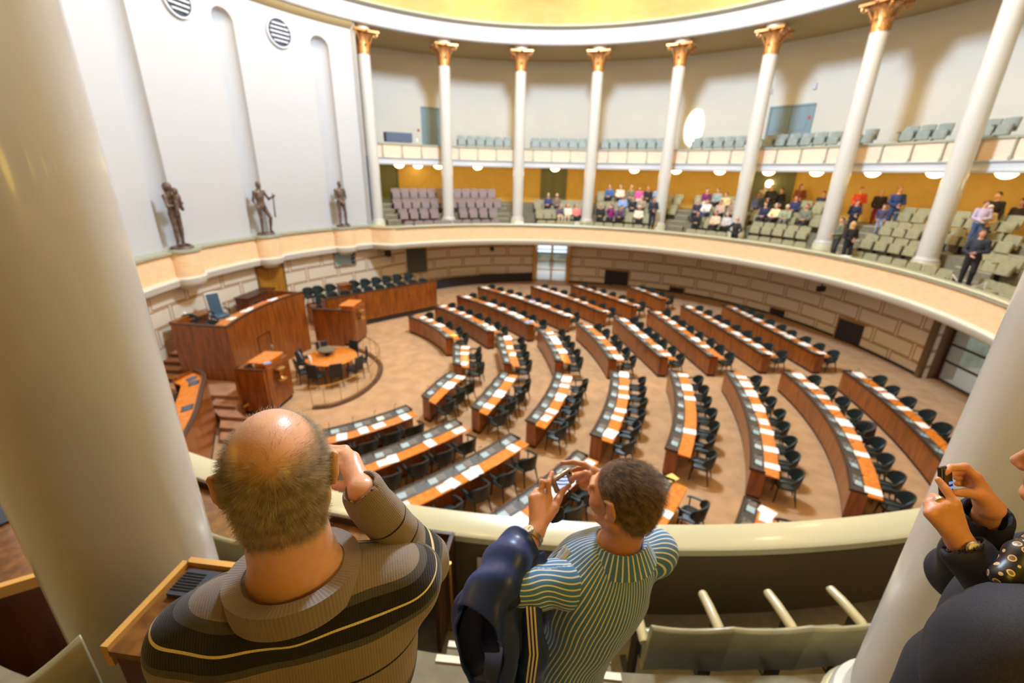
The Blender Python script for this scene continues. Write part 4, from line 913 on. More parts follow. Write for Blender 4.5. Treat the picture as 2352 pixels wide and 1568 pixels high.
for key, (Fp, Mp, Np, n) in BLOCKS.items():
    blk, row = key[0], int(key[1]); Pk = [pz(p[0], p[1], .83)[:2] - DC for p in (Fp, Mp, Np)]
    A_ = [math.atan2(p[1], p[0]) for p in Pk]; R_ = [math.hypot(*p) for p in Pk]
    rm = float(np.mean(R_)); R_ = [r * .6 + rm * .4 if blk in 'AD' else r for r in R_]
    def rr(a):
        x0, x1, x2 = A_; return R_[0] * (a - x1) * (a - x2) / ((x0 - x1) * (x0 - x2)) + R_[1] * (a - x0) * (a - x2) / ((x1 - x0) * (x1 - x2)) + R_[2] * (a - x0) * (a - x1) / ((x2 - x0) * (x2 - x1))
    NS = 4 * n if n < 5 else 3 * n
    def pt(a, off, z=0): r = rr(a) + off; return (DC[0] + r * cos(a), DC[1] + r * sin(a), z)
    path = []
    for i in range(NS + 1):
        a = A_[0] + (A_[2] - A_[0]) * i / NS; p = pt(a, 0); path.append((p[0], p[1], cos(a), sin(a)))
    t = thing('delegate_desk', 'curved wooden delegates\' desk, %s row from the round table, %s' % (ROWN[row], BN[blk]), 'desk', pt(A_[1], .3), 0, 'delegates\' desks in the %s row' % ROWN[row])
    ox, oy = t.location.x, t.location.y; path = [(x - ox, y - oy, nx, ny) for x, y, nx, ny in path]
    q = MB(); q.sweep(path, [(.02, .09), (.02, .80), (.05, .80), (.34, .75), (.34, .09)]); q.build('body', M['wood'], t, smooth=30)
    q = MB(); q.sweep(path[:], [(.04, 0), (.04, .10), (.32, .10), (.32, 0)]); q.build('plinth', M['plinth'], t, smooth=30)
    q = MB(); q.sweep(path, [(.30, .735), (.30, .765), (.60, .765), (.615, .755), (.615, .735)]); q.build('desktop', M['woodtop'], t, smooth=30)
    q = MB(); q.sweep(path, [(-.01, .79), (-.01, .835), (.02, .835), (.035, .82), (.30, .775), (.30, .765), (.02, .79)]); q.build('console', M['console'], t, smooth=30)
    q = MB(); q.sweep(path, [(-.02, .785), (-.02, .842), (.012, .842), (.012, .785)])
    for e in (0, NS):
        x, y, nx, ny = path[e]; a = A_[0] if e == 0 else A_[2]; q.box((x + nx * .15, y + ny * .15, .81), (.34, .03, .06), a)
    q.build('edge_strip', M['edge'], t, smooth=30)
    for i in range(n):
        a = A_[0] + (A_[2] - A_[0]) * (i + .5) / n; rz = a - PI / 2; p = pt(a, .2); da = .17 / rr(a)
        for nm, me, dd, off, z in (('screen', scr_m, 0, .17, .797), ('speaker_grille', grl_m, da * 1.25, .17, .797), ('microphone', mic_m, -da * .7, .08, .812)):
            pp = pt(a + dd, off); o = inst(nm, me, t, (pp[0] - ox, pp[1] - oy, z), rz); o.rotation_euler = (-.165, 0, rz)
            if nm == 'microphone': o.rotation_euler = (0, 0, rz)
        pc = pt(a, .84 + prs.uniform(-.05, .06))
        lb = 'dark green leather chair, %s from the far end, %s row, %s' % (ORD[i + 1], ROWN[row], BN[blk])
        ch = place_chair(pc[0], pc[1], rz + prs.uniform(-.14, .14), lb, 'chairs of the %s row, %s' % (ROWN[row], BN[blk]))
        cp_ = np.array((pc[0], pc[1], .7)) - CAM
        if key == 'C7' and 'coat_on' not in globals() and abs(H / 2 - F * (cp_ @ CU) / (cp_ @ CF) - 985) < 26:
            coat_on = True; jt = thing('jacket', 'dark brown jacket hung over a chair back in the seventh row', 'jacket', (ch.location.x, ch.location.y, 0), ch.rotation_euler.z); q = MB(); rows = []
            for a_ in range(17):
                u = rad(-84 + 168 * a_ / 16); e = abs(a_ - 8) / 8; w = .008 * sin(a_ * 2.1); rows.append([(sin(u) * (.262 + w), cos(u) * (.27 + w) - .02, .50 + .05 * e), (sin(u) * .29, cos(u) * .30 - .02, .86 - .12 * e ** 2), (sin(u) * (.345 + w), cos(u) * .36 - .01, .88 - .12 * e ** 2), (sin(u) * (.36 + w), cos(u) * (.38 + w) - .01, .38 + .05 * sin(a_ * 1.3))])
            q.grid(rows, True); n_ = len(q.v); q.f += [(0, 1, 2, 3), (n_ - 1, n_ - 2, n_ - 3, n_ - 4)]; q.build('cloth', mat('brown_cloth', (66, 50, 54), .85), jt, smooth=60)
        if prs.random() < .87:
            fr_ = prs.uniform(-.25, .25) * (A_[2] - A_[0]) / n; pp = pt(a + fr_, .46 + prs.uniform(-.03, .03)); k = prs.choice([0, 0, 1, 2])
            o = bpy.data.objects.new('paper_sheet', pap[k]); COL.objects.link(o); o.location = (pp[0], pp[1], .7655); o.rotation_euler = (0, 0, rz + prs.uniform(-.12, .12))
            tag(o, 'white papers at the %s place from the far end, %s row, %s' % (ORD[i + 1], ROWN[row], BN[blk]), 'papers', 'papers of the %s row, %s' % (ROWN[row], BN[blk]))
            if prs.random() < .3:
                o2 = o.copy(); COL.objects.link(o2); pp = pt(a + fr_ + .2 / rr(a), .46); o2.location = (pp[0], pp[1], .7655); o2.rotation_euler = (0, 0, rz + prs.uniform(-.3, .3)); o2.data = pap[0]
                tag(o2, 'second papers lying at the %s place from the far end, %s row, %s' % (ORD[i + 1], ROWN[row], BN[blk]), 'papers')
def flat(nm, px, py, z, sz, m, lb, ct, rz=0):
    p = pz(px, py, z); q = MB(); q.box((0, 0, sz[2] / 2), sz); o = q.build(nm, M[m], smooth=None); o.location = p; o.rotation_euler = (0, 0, rz); return tag(o, lb, ct)
flat('yellow_folder', 1541, 1098, .78, (.3, .22, .012), 'paperY', 'yellow folder on the desk right of the striped shirt man\'s head', 'folder', .5)
flat('blue_folder', 1217, 739, .78, (.3, .22, .012), 'paperB', 'blue folder on the far end block of the third row', 'folder', -.4)
flat('blue_folder', 1222, 690, .78, (.3, .22, .012), 'paperB', 'blue folder on the far block of the fourth row', 'folder', -.4)
flat('cream_folder', 1042, 770, .78, (.3, .22, .012), 'paperY', 'cream folder at the end of the innermost far desk', 'folder', -.5)

# jacket hung on one chair back in the seventh row
# ------------------------------------------------------------------ rostrum, lecterns and benches; al runs from the hall's centre to the statues, sd towards the camera
UU = np.array([sin(rad(-85.3)), cos(rad(-85.3))]); VV = np.array([-UU[1], UU[0]])
def LP(al, sd, z=0): p = UU * al + VV * sd; return (p[0], p[1], z)
AX = math.atan2(UU[1], UU[0])         # rotation taking local x to al
def lbox(mb, al0, al1, sd0, sd1, z0, z1): mb.box(LP((al0 + al1) / 2, (sd0 + sd1) / 2, (z0 + z1) / 2), (abs(al1 - al0), abs(sd1 - sd0), z1 - z0), AX)
# raised floors and steps
q = MB(); q.prism([LP(al, sd)[:2] for al, sd in ((9.25, 4.05), (10.25, 4.05), (11.4, 3.9), (13.75, 3.4), (13.75, -2.6), (10.4, -1.6), (10.4, 2.4), (9.25, 2.4))], 0, .6); struct(q.build('floor_landing', M['stair'], smooth=None), 'carpeted landing beside the rostrum')
st_ = thing('rostrum_steps', 'brown carpeted steps between the near bench and the lectern', 'steps', LP(9.7, 4.6))
def rel(al, sd): p = LP(al, sd); return (p[0] - st_.location.x, p[1] - st_.location.y)
def lim(sd): return float(np.interp(sd, (4.0, 4.45, 4.75, 5.74), (10.25, 10.12, 9.6, 8.93))) - .12
for i in range(4):
    sd0 = 4.02 + .40 * i; sd1 = sd0 + .42; z1 = .60 - .12 * (i + 1); l0, l1 = lim(sd0), lim(sd1); r0, r1 = min(9.22, l0 - .8), min(9.22, l1 - .8)
    q = MB(); q.prism([rel(r0, sd0), rel(l0, sd0), rel(l1, sd1), rel(r1, sd1)], 0, z1); q.build('tread', M['stair'], st_, smooth=None)
    q = MB(); q.prism([rel(r0, sd0 - .004), rel(l0, sd0 - .004), rel(l0, sd0 + .012), rel(r0, sd0 + .012)], z1, z1 + .115); q.build('riser', M['riser'], st_, smooth=None)
s2 = thing('podium_steps', 'carpeted steps up to the rostrum by the left wall', 'steps', LP(13.0, 2.6))
for i in range(5):
    q = MB(); sd1 = 3.4 - .34 * i
    def rel2(al, sd): p = LP(al, sd); return (p[0] - s2.location.x, p[1] - s2.location.y)
    q.prism([rel2(12.05, sd1), rel2(12.9, sd1), rel2(12.9, sd1 - .36), rel2(12.05, sd1 - .36)], .58, .60 + .14 * (i + 1) - .0); q.build('tread', M['stair'], s2, smooth=None)
    q = MB(); q.prism([rel2(12.05, sd1 + .006), rel2(12.9, sd1 + .006), rel2(12.9, sd1 - .004), rel2(12.05, sd1 - .004)], .6 + .14 * i, .60 + .14 * (i + 1) - .02); q.build('riser', M['riser'], s2, smooth=None)
q = MB(); q.prism([LP(al, sd)[:2] for al, sd in ((10.3, 2.9), (12.1, 2.9), (12.1, 1.7), (13.75, 1.7), (13.75, -2.4), (10.4, -1.4))], .6, 1.32); struct(q.build('floor_rostrum', M['stair'], smooth=None), 'raised carpeted floor of the rostrum')
# rostrum desk
ros = thing('rostrum', 'tall walnut speaker\'s rostrum with curved orange front', 'rostrum', LP(10.3, .85))
def rp(al, sd): p = LP(al, sd); return (p[0] - ros.location.x, p[1] - ros.location.y)
def arc_al(sd): t = (sd - .85) / 2.28; return 9.98 + .33 * (1 - t * t)
fp = []
for i in range(25):
    sd = 3.11 - 4.54 * i / 24; p = rp(arc_al(sd), sd); fp.append((p[0], p[1], UU[0], UU[1]))
q = MB(); q.sweep(fp, [(0, .0), (0, 2.5), (.06, 2.5), (.06, .0)]); q.build('front_panel', M['wood'], ros, smooth=30)
q = MB(); q.sweep(fp, [(-.015, 2.48), (-.015, 2.53), (.075, 2.53), (.075, 2.48)]); q.build('edge_strip', M['edge'], ros, smooth=30)
q = MB(); q.prism([rp(9.98, 3.11), rp(11.95, 3.05), rp(11.95, 2.99), rp(9.98, 3.05)], .0, 2.5); q.prism([rp(11.95, 3.05), rp(12.15, 2.1), rp(12.09, 2.1), rp(11.89, 2.99)], .6, 2.5); q.build('side_panel', M['wood'], ros, smooth=None)
q = MB(); q.prism([rp(9.97, 3.13), rp(11.97, 3.07), rp(11.95, 2.97), rp(9.98, 3.03)], 2.49, 2.535); q.build('side_edge_strip', M['edge'], ros, smooth=None)
q = MB(); q.prism([rp(9.99, -1.43), rp(11.6, -1.5), rp(11.6, -1.44), rp(9.99, -1.37)], .0, 2.5); q.build('side_panel', M['wood'], ros, smooth=None)
q = MB(); q.sweep(fp[1:-1], [(.06, 2.44), (.06, 2.48), (.62, 2.40), (.62, 2.36)]); q.build('desktop', M['woodtop'], ros, smooth=30)
q = MB(); q.sweep(fp[1:-1], [(.62, 1.32), (.62, 2.40), (.66, 2.40), (.66, 1.32)]); q.build('inner_panel', M['wood'], ros, smooth=30)
q = MB(); q.sweep([(x - UU[0] * .01, y - UU[1] * .01, a, b_) for x, y, a, b_ in fp[9:14]], [(0, 1.48), (0, 1.52), (.02, 1.52), (.02, 1.48)])
for i in (9, 13):
    x, y, *_ = fp[i]; q.box((x, y, 1.02), (.03, .035, 1.0), AX)
q.build('hatch_moulding', M['edge'], ros, smooth=30)
for px, py, lb in ((566, 706, 0), (594, 698, 0), (640, 675, 0), (655, 668, 0)):
    pass
# lower wings that join the rostrum to the lecterns
for (al0, al1, sd0, sd1, h, lb) in ((9.15, 9.96, 3.0, 3.1, 1.1, 'low walnut wing wall between the rostrum and the near lectern'), (8.7, 9.95, -1.95, -1.85, 1.62, 'walnut wing wall between the rostrum and the far lectern')):
    w_ = MB(); lbox(w_, al0, al1, sd0, sd1, 0, h); o = w_.build('wing_wall', M['wood'], smooth=None); tag(o, lb, 'panel')
    e_ = MB(); lbox(e_, al0 - .01, al1 + .01, sd0 - .015, sd1 + .015, h, h + .035); e_.build('edge_strip', M['edge'], o, smooth=None)
def lectern(al0, al1, sd0, sd1, h, lb, front):
    t = thing('lectern', lb, 'lectern', LP((al0 + al1) / 2, (sd0 + sd1) / 2)); ox, oy = t.location.x, t.location.y
    def bx(nm, a0, a1, s0, s1, z0, z1, m, bev=.008):
        q = MB(); lbox(q, a0, a1, s0, s1, z0, z1); q.v = [(x - ox, y - oy, z) for x, y, z in q.v]; return q.build(nm, m, t, smooth=None, bevel=bev)
    bx('body', al0, al1, sd0, sd1, .12, h, M['wood']); bx('plinth', al0 + .04, al1 - .04, sd0 + .04, sd1 - .04, 0, .12, M['plinth'])
    bx('edge_strip', al0 - .015, al1 + .015, sd1 - .05, sd1 + .015, h, h + .04, M['edge'])
    bx('front_pilaster', al0 - .03, al0, sd0 + .1, sd1 - .1, .14, h - .02, M['wood'])
    q = MB(); c = LP(al0 + .32, (sd0 + sd1) / 2, h + .16); q.box((c[0] - ox, c[1] - oy, c[2]), (.62, (sd1 - sd0) * .72, .05), AX); q.box((c[0] - ox, c[1] - oy, h + .07), (.5, (sd1 - sd0) * .6, .14), AX); o = q.build('reading_desk', M['woodtop'], t, smooth=None, bevel=.02)
    c = LP(al0 - .16, (sd0 + sd1) / 2 + .1, h - .3)
    q = MB(); cx, cy = c[0] - ox, c[1] - oy
    q.lathe([(.05, -.22), (.15, -.2), (.16, -.16), (.06, -.13), (.035, -.1), (.035, .1), (.06, .13), (.16, .16), (.15, .2), (.05, .22)], 16, (cx, cy, c[2])); q.tube([(cx, cy, c[2]), LP(al0 + .02, (sd0 + sd1) / 2 + .1, 0)[:2] and (LP(al0 + .02, 0)[0] - LP(al0 - .16, 0)[0] + cx, LP(al0 + .02, 0)[1] - LP(al0 - .16, 0)[1] + cy, c[2])], .03)
    q.build('wall_sconce', M['brass'], t)
    return t
lectern(8.35, 9.25, 2.75, 4.08, 1.52, 'walnut lectern nearer the camera, with sloping reading desk', -1)
lectern(8.25, 9.0, -3.3, -1.9, 1.6, 'walnut lectern on the far side of the round table', -1)
flat('blue_card', 614, 834, 1.72, (.2, .14, .01), 'paperB', 'small blue card on the near lectern', 'card', .4)
def drink(px, py, z, nm, lb):
    p = pz(px, py, z); q = MB(); q.lathe([(.03, 0), (.036, .02), (.036, .13), (.03, .16), (.012, .18), (.012, .2)], 14); o = q.build(nm, M['chrome'], smooth=50); o.location = p; tag(o, lb, 'flask')
drink(584, 848, 1.52, 'water_flask', 'small bright flask on the corner of the near lectern')
drink(789, 703, 1.6, 'water_flask', 'small bright flask on the corner of the far lectern')
drink(626, 803, 1.5, 'water_flask', 'silver flask standing behind the near lectern')
g_ = MB(); p = pz(566, 845, 1.52); g_.tube([(-.06, 0, .02), (.06, .04, .07), (.1, .1, .05)], [.03, .045, .03], 8); o = g_.build('desk_lamp', M['ventdark']); o.location = p; tag(o, 'dark small desk lamp on the near lectern', 'lamp')
q = MB(); p0 = np.array(LP(9.27, 4.1, 1.25)); q.box((p0[0], p0[1], .85), (.05, .03, 1.05), AX); q.tube([LP(9.27, 4.12, .36), LP(9.1, 4.2, .34), LP(9.0, 4.12, .4)], .03); tag(q.build('brass_rail', M['brass']), 'polished brass post at the corner of the near lectern', 'rail')
# curved benches left and right
def bench(pts, h, nm, lb, flip, top, z0=0.0):
    C_ = []
    for i in range(len(pts) - 1):
        p0, p1, p2, p3 = [np.array(pts[min(max(i + k, 0), len(pts) - 1)]) for k in (-1, 0, 1, 2)]
        for j in range(6):
            t = j / 6; C_.append(.5 * ((2 * p1) + (-p0 + p2) * t + (2 * p0 - 5 * p1 + 4 * p2 - p3) * t * t + (-p0 + 3 * p1 - 3 * p2 + p3) * t ** 3))
    C_.append(np.array(pts[-1], float)); W_ = [np.array(LP(*c)[:2]) for c in C_]; out = []
    for i, w in enumerate(W_):
        t = W_[min(i + 1, len(W_) - 1)] - W_[max(i - 1, 0)]; nrm = np.array([-t[1], t[0]]) / np.linalg.norm(t); nrm = nrm if (nrm @ UU > 0) else -nrm; out.append((w[0], w[1], nrm[0], nrm[1]))
    t = thing(nm, lb, 'bench', (out[len(out) // 2][0], out[len(out) // 2][1], 0)); ox, oy = t.location.x, t.location.y; pa = [(x - ox, y - oy, a, b_) for x, y, a, b_ in out]
    q = MB(); q.sweep(pa, [(0, .26), (0, h), (.05, h), (.05, .26)]); q.build('front_panel', M['wood'], t, smooth=30)
    q = MB(); q.sweep(pa, [(.05, 0), (.05, .26), (.1, .26), (.1, 0)]); q.build('plinth', M['plinth'], t, smooth=30)
    q = MB(); q.sweep(pa, [(-.015, h - .01), (-.015, h + .03), (.09, h + .03), (.09, h - .01)]); q.build('edge_strip', M['edge'], t, smooth=30)
    q = MB(); q.sweep(pa, [(.05, h - .10), (.05, h - .06), (top, h - .16), (top, h - .2)]); q.build('desktop', M['woodtop'] if flip else M['burl'], t, smooth=30)
    for e in (0, -1):
        x, y, a, b_ = pa[e]; q = MB(); tl = np.array([b_, -a]) ; q.prism([(x, y), (x + a * top, y + b_ * top), (x + a * top + tl[0] * .04, y + b_ * top + tl[1] * .04), (x + tl[0] * .04, y + tl[1] * .04)], .0, h - .02); q.build('end_panel', M['wood'], t, smooth=None)
    return t, out
br, brp = bench([(10.1, -3.3), (9.25, -4.35), (8.25, -5.5), (7.2, -6.65), (6.12, -7.84)], 1.65, 'minister_bench', 'long curved walnut bench front right of the rostrum', 0, .45)
bl, blp = bench([(10.15, 4.45), (9.62, 4.75), (8.93, 5.74), (8.25, 6.8), (7.7, 7.9)], 1.65, 'minister_bench', 'curved walnut bench left of the steps, with dark screens on top', 1, .62)
q = MB()
pa = [(x, y, a, b_) for x, y, a, b_ in brp]; q.sweep(pa, [(.52, 0), (.52, .74), (1.42, .74), (1.42, .98), (2.3, .98), (2.3, 0)]); struct(q.build('floor_bench', M['stair'], smooth=None), 'stepped floor behind the right bench')
q = MB(); q.sweep([(x, y, a, b_) for x, y, a, b_ in blp], [(.7, 0), (.7, .7), (2.2, .7), (2.2, 0)]); struct(q.build('floor_bench', M['stair'], smooth=None), 'raised floor behind the left bench')
def along(pth, t):
    i = t * (len(pth) - 1); j = min(int(i), len(pth) - 2); f_ = i - j; return np.array(pth[j]) * (1 - f_) + np.array(pth[j + 1]) * f_
for i in range(10):
    x, y, a, b_ = along(brp, .04 + .1 * i + .03); place_chair(x + a * .98, y + b_ * .98, math.atan2(b_, a) - PI / 2, 'dark green chair, %s from the rostrum in the front row behind the right bench' % ORD[i + 1], 'front chairs behind the right bench', .74)
for i in range(10):
    if i == 3: continue
    x, y, a, b_ = along(brp, .02 + .098 * i); place_chair(x + a * 1.85, y + b_ * 1.85, math.atan2(b_, a) - PI / 2, 'dark green chair, %s from the rostrum in the raised back row behind the right bench' % ORD[i + 1], 'back chairs behind the right bench', .98)
x, y, a, b_ = along(brp, .32); q = MB(); q.box((0, 0, .38), (.5, .5, .76)); q.box((0, 0, .78), (.62, .6, .05)); o = q.build('side_table', M['wood'], bevel=.01); o.location = (x + a * 1.85, y + b_ * 1.85, .98); o.rotation_euler = (0, 0, math.atan2(b_, a)); tag(o, 'small walnut table between chairs behind the right bench', 'table')
for i, t_ in enumerate((.16, .3, .62)):
    x, y, a, b_ = along(blp, t_); q = MB(); q.box((0, 0, .012), (.26, .34, .02)); o = q.build('dark_screen', M['black'], smooth=None); q = MB(); q.box((0, 0, .024), (.2, .26, .006)); q.build('glass', M['leatherblue'], o, smooth=None)
    o.location = (x + a * .3, y + b_ * .3, 1.525); o.rotation_euler = (0, .17, math.atan2(b_, a)); tag(o, 'dark screen lying on the left bench, %s from the steps' % ORD[i + 1], 'screen')
x, y, a, b_ = along(blp, .82); q = MB(); q.box((0, 0, .006), (.3, .42, .012)); o = q.build('paper_sheet', M['paper'], smooth=None); o.location = (x + a * .32, y + b_ * .32, 1.53); o.rotation_euler = (0, .17, math.atan2(b_, a)); tag(o, 'white paper on the left bench beside the cream column', 'papers')
for i, t_ in enumerate((.12, .5)):
    x, y, a, b_ = along(blp, t_); place_chair(x + a * 1.0, y + b_ * 1.0, math.atan2(b_, a) - PI / 2, 'dark chair behind the left bench, %s from the rostrum' % ORD[i + 1], 'chairs behind the left bench', .7)
# seats and papers on the rostrum
pc = thing('presiding_chair', 'high backed blue leather chair with cream edging on the rostrum', 'chair', LP(12.75, -.1, 1.32), AX - PI / 2 - .45)
q = MB(); q.box((0, .3, .86), (.56, .10, .95), 0, -.14); q.build('backrest', M['cream'], pc, bevel=.03)
q = MB(); q.box((0, .245, .88), (.44, .05, .82), 0, -.14); q.build('back_pad', M['leatherblue'], pc, bevel=.02)
q = MB(); q.box((0, 0, .44), (.54, .54, .12)); q.build('seat', M['leatherblue'], pc, bevel=.03)
for s_ in (-1, 1):
    q = MB(); q.tube([(s_ * .3, .26, .68), (s_ * .3, -.2, .66)], .03); q.tube([(s_ * .3, -.14, .66), (s_ * .28, -.14, .44)], .02); q.build('armrest', M['chairleg'], pc)
    for y in (-.22, .24):
        q = MB(); q.tube([(s_ * .22, y, .4), (s_ * .25, y * 1.1, 0)], [.03, .02]); q.build('leg', M['chairleg'], pc)
place_chair(*LP(12.6, 1.35)[:2], AX - PI / 2 , 'dark blue chair by the steps at the left end of the rostrum', 'rostrum chairs', 1.32, 1.1)
place_chair(*LP(11.6, 1.55)[:2], AX - PI / 2 + .2, 'dark chair behind the left part of the rostrum desk', 'rostrum chairs', 1.32)
place_chair(*LP(11.45, -.8)[:2], AX - PI / 2 - .3, 'dark chair behind the right part of the rostrum desk', 'rostrum chairs', 1.32)
cb = thing('side_cabinet', 'walnut side cabinet with white cups on top behind the presiding chair', 'cabinet', LP(13.05, 1.0, 1.32), AX)
q = MB(); q.box((0, 0, .35), (.5, 1.2, .7)); q.build('body', M['woodside'], cb, bevel=.01); q = MB(); q.box((0, 0, .715), (.56, 1.3, .04)); q.build('top', M['wood'], cb, bevel=.008)
for i, (al, sd) in enumerate(((13.0, 1.25), (13.1, .95))):
    q = MB(); q.lathe([(.05, 0), (.06, .2), (.04, .24)], 14) if i == 0 else q.box((0, 0, .02), (.3, .2, .03)); o = q.build('water_jug' if i == 0 else 'paper_stack', M['paper'], smooth=40); o.location = LP(al, sd, 2.06); tag(o, 'white jug on the rostrum side cabinet' if i == 0 else 'white papers on the rostrum side cabinet', 'jug' if i == 0 else 'papers')
cr_ = thing('rear_counter', 'dark walnut counter below the golden oak door', 'counter', LP(12.9, -2.6, .6), AX); q = MB(); q.box((0, 0, .7), (.6, 1.9, 1.4)); q.build('body', M['woodside'], cr_, bevel=.01); q = MB(); q.box((0, 0, 1.42), (.66, 1.96, .05)); q.build('top', M['edge'], cr_)
for i, sd in enumerate((2.2, 1.3, 1.05, -.1, -.3)):
    q = MB(); q.box((0, 0, .015), (.2 + .08 * (i % 2), .3, .03)); o = q.build('paper_stack', M['paper'], smooth=None); o.location = LP(arc_al(sd) + .3, sd, 2.455); o.rotation_euler = (0, .14, AX + .1 * i); tag(o, 'white papers on the rostrum desk, %s from the left end' % ORD[i + 1], 'papers', 'papers on the rostrum desk')
q = MB(); q.box((0, 0, .02), (.34, 1.0, .03)); o = q.build('desk_pad', mat('tan_leather', (206, 110, 44), .5), smooth=None); o.location = LP(arc_al(.5) + .34, .5, 2.445); o.rotation_euler = (0, .14, AX); tag(o, 'long orange leather pad in the middle of the rostrum desk', 'desk pad')
# round table
TC = LP(7.85, .95); rt = thing('round_table', 'round orange table with a radial veneer top inside the brass rail', 'table', (TC[0], TC[1], 0))
q = MB(); q.lathe([(.0, .70), (.88, .70), (.9, .72), (.9, .745), (.88, .76), (.0, .76)], 48, cap=False); q.build('table_top', M['woodtop'], rt, smooth=40)
for k in range(4):
    q = MB(); t_ = PI / 4 + k * PI / 2; q.tube([(.55 * cos(t_), .55 * sin(t_), .7), (.6 * cos(t_), .6 * sin(t_), 0)], [.05, .035]); q.build('leg', M['wood'], rt)
p = pz(750, 803, .95); tt = thing('turntable', 'grey green round stand on a dark foot on the table', 'stand', (p[0], p[1], .76)); q = MB(); q.lathe([(.3, .17), (.31, .18), (.31, .22), (.29, .23)], 32); q.build('disc', mat('grey_felt', (110, 100, 80), .8), tt, smooth=40); q = MB(); q.lathe([(.12, 0), (.05, .04), (.05, .17)], 16); q.build('foot', M['black'], tt)
p = pz(700, 820, .78); q = MB(); q.box((0, 0, .01), (.34, .24, .02)); lp_ = q.build('laptop', M['black'], bevel=.004); q = MB(); q.box((0, .13, .12), (.34, .015, .22), 0, -.25); q.build('screen', M['ventslat'], lp_); lp_.location = (p[0], p[1], .76); lp_.rotation_euler = (0, 0, 2.2); tag(lp_, 'open laptop at the left of the round table', 'laptop')
p = pz(713, 832, .78); q = MB(); q.lathe([(.05, 0), (.055, .02), (.045, .2), (.03, .24), (.045, .26)], 16); o = q.build('vacuum_jug', M['paper'], smooth=40); o.location = (p[0], p[1], .76); tag(o, 'white jug standing on the round table', 'jug')
p = pz(735, 800, .78); q = MB(); q.box((0, 0, .17), (.06, .04, .34), 0, .2); o = q.build('telephone_handset', M['chrome'], bevel=.01); o.location = (p[0], p[1], .76); tag(o, 'upright pale device behind the turntable', 'device')
def tchair():
    t = thing('table_chair', None, 'chair'); q = MB(); q.box((0, 0, .44), (.44, .44, .09)); q.build('seat', M['leatherdark'], t, bevel=.025)
    q = MB(); q.box((0, .22, .72), (.42, .06, .46), 0, -.12); q.build('backrest', M['leatherdark'], t, bevel=.02)
    for s_ in (-1, 1):
        for y in (-.18, .2):
            q = MB(); q.tube([(s_ * .17, y, .42), (s_ * .2, y * 1.15, 0)], [.022, .014], 6); q.build('leg', M['chairleg'], t)
    return t
t0 = None
for k, (th, lb) in enumerate(((70, 'far left'), (128, 'rostrum side, left'), (176, 'rostrum side, right'), (-20, 'hall side'), (-62, 'near right'), (-100, 'nearest the camera'), (-138, 'near left'), (22, 'far right'))):
    x, y = TC[0] + 1.02 * cos(rad(th)), TC[1] + 1.02 * sin(rad(th)); lb = 'charcoal chair at the round table, ' + lb
    if t0 is None: t0 = tchair(); t0.location = (x, y, 0); t0.rotation_euler = (0, 0, rad(th) - PI / 2); tag(t0, lb, 'chair', 'chairs round the table')
    else: dup(t0, (x, y, 0), rad(th) - PI / 2, lb)
# brass rail on its kerb round the table
RP = [(7.33, 3.47), (6.75, 3.24), (6.25, 2.45), (6.10, 1.2), (6.39, 0), (6.95, -.75), (7.6, -1.3), (8.3, -1.75)]
def crom(pts, n=6):
    o = []
    for i in range(len(pts) - 1):
        p0, p1, p2, p3 = [np.array(pts[min(max(i + k, 0), len(pts) - 1)], float) for k in (-1, 0, 1, 2)]
        for j in range(n):
            t = j / n; o.append(.5 * ((2 * p1) + (-p0 + p2) * t + (2 * p0 - 5 * p1 + 4 * p2 - p3) * t * t + (-p0 + 3 * p1 - 3 * p2 + p3) * t ** 3))
    return o + [np.array(pts[-1], float)]
rc = crom(RP); rw = [np.array(LP(*c)[:2]) for c in rc]; c0 = np.array(TC[:2])
rl = thing('brass_railing', 'low curved brass railing around the round table', 'railing', (rw[20][0], rw[20][1], 0)); off = np.array(rl.location[:2])
q = MB(); q.tube([(*(w - off), .78) for w in rw], .018, 8); q.build('top_rail', M['brass'], rl)
q = MB(); q.tube([(*(w - off), .14) for w in rw], .01, 6); q.build('bottom_rail', M['brass'], rl)
for i in range(0, len(rw), 4):
    q = MB(); q.tube([(*(rw[i] - off), .06), (*(rw[i] - off), .78)], .011, 6); q.build('post', M['brass'], rl)
q = MB(); pth = []
for i, w in enumerate(rw):
    n_ = (w - c0) / np.linalg.norm(w - c0); pth.append((w[0], w[1], n_[0], n_[1]))
q.sweep(pth, [(-.10, 0), (-.10, .06), (.08, .06), (.09, .02), (.09, 0)]); tag(q.build('floor_kerb', M['riser'], smooth=40), 'brown curved kerb under the brass railing', 'kerb', None, 'thing')
# ------------------------------------------------------------------ near gallery: desks, steps and seats in front of the camera
steps(184.6, 1.2, 'aisle_steps', 'gallery aisle steps with cream nosings under the two men')
def poly_desk(nm, lb, pts, z, th, zb, edge_m, loc=None):
    cx = sum(p[0] for p in pts) / len(pts); cy = sum(p[1] for p in pts) / len(pts); t = thing(nm, lb, 'desk', (cx, cy, zb)); L = [(p[0] - cx, p[1] - cy) for p in pts]
    q = MB(); q.prism(L, z - th - zb, z - zb); q.build('desktop', M['burl'], t, smooth=None)
    return t, L, (cx, cy)
def shrink(L, k): return [(x * k, y * k) for x, y in L]
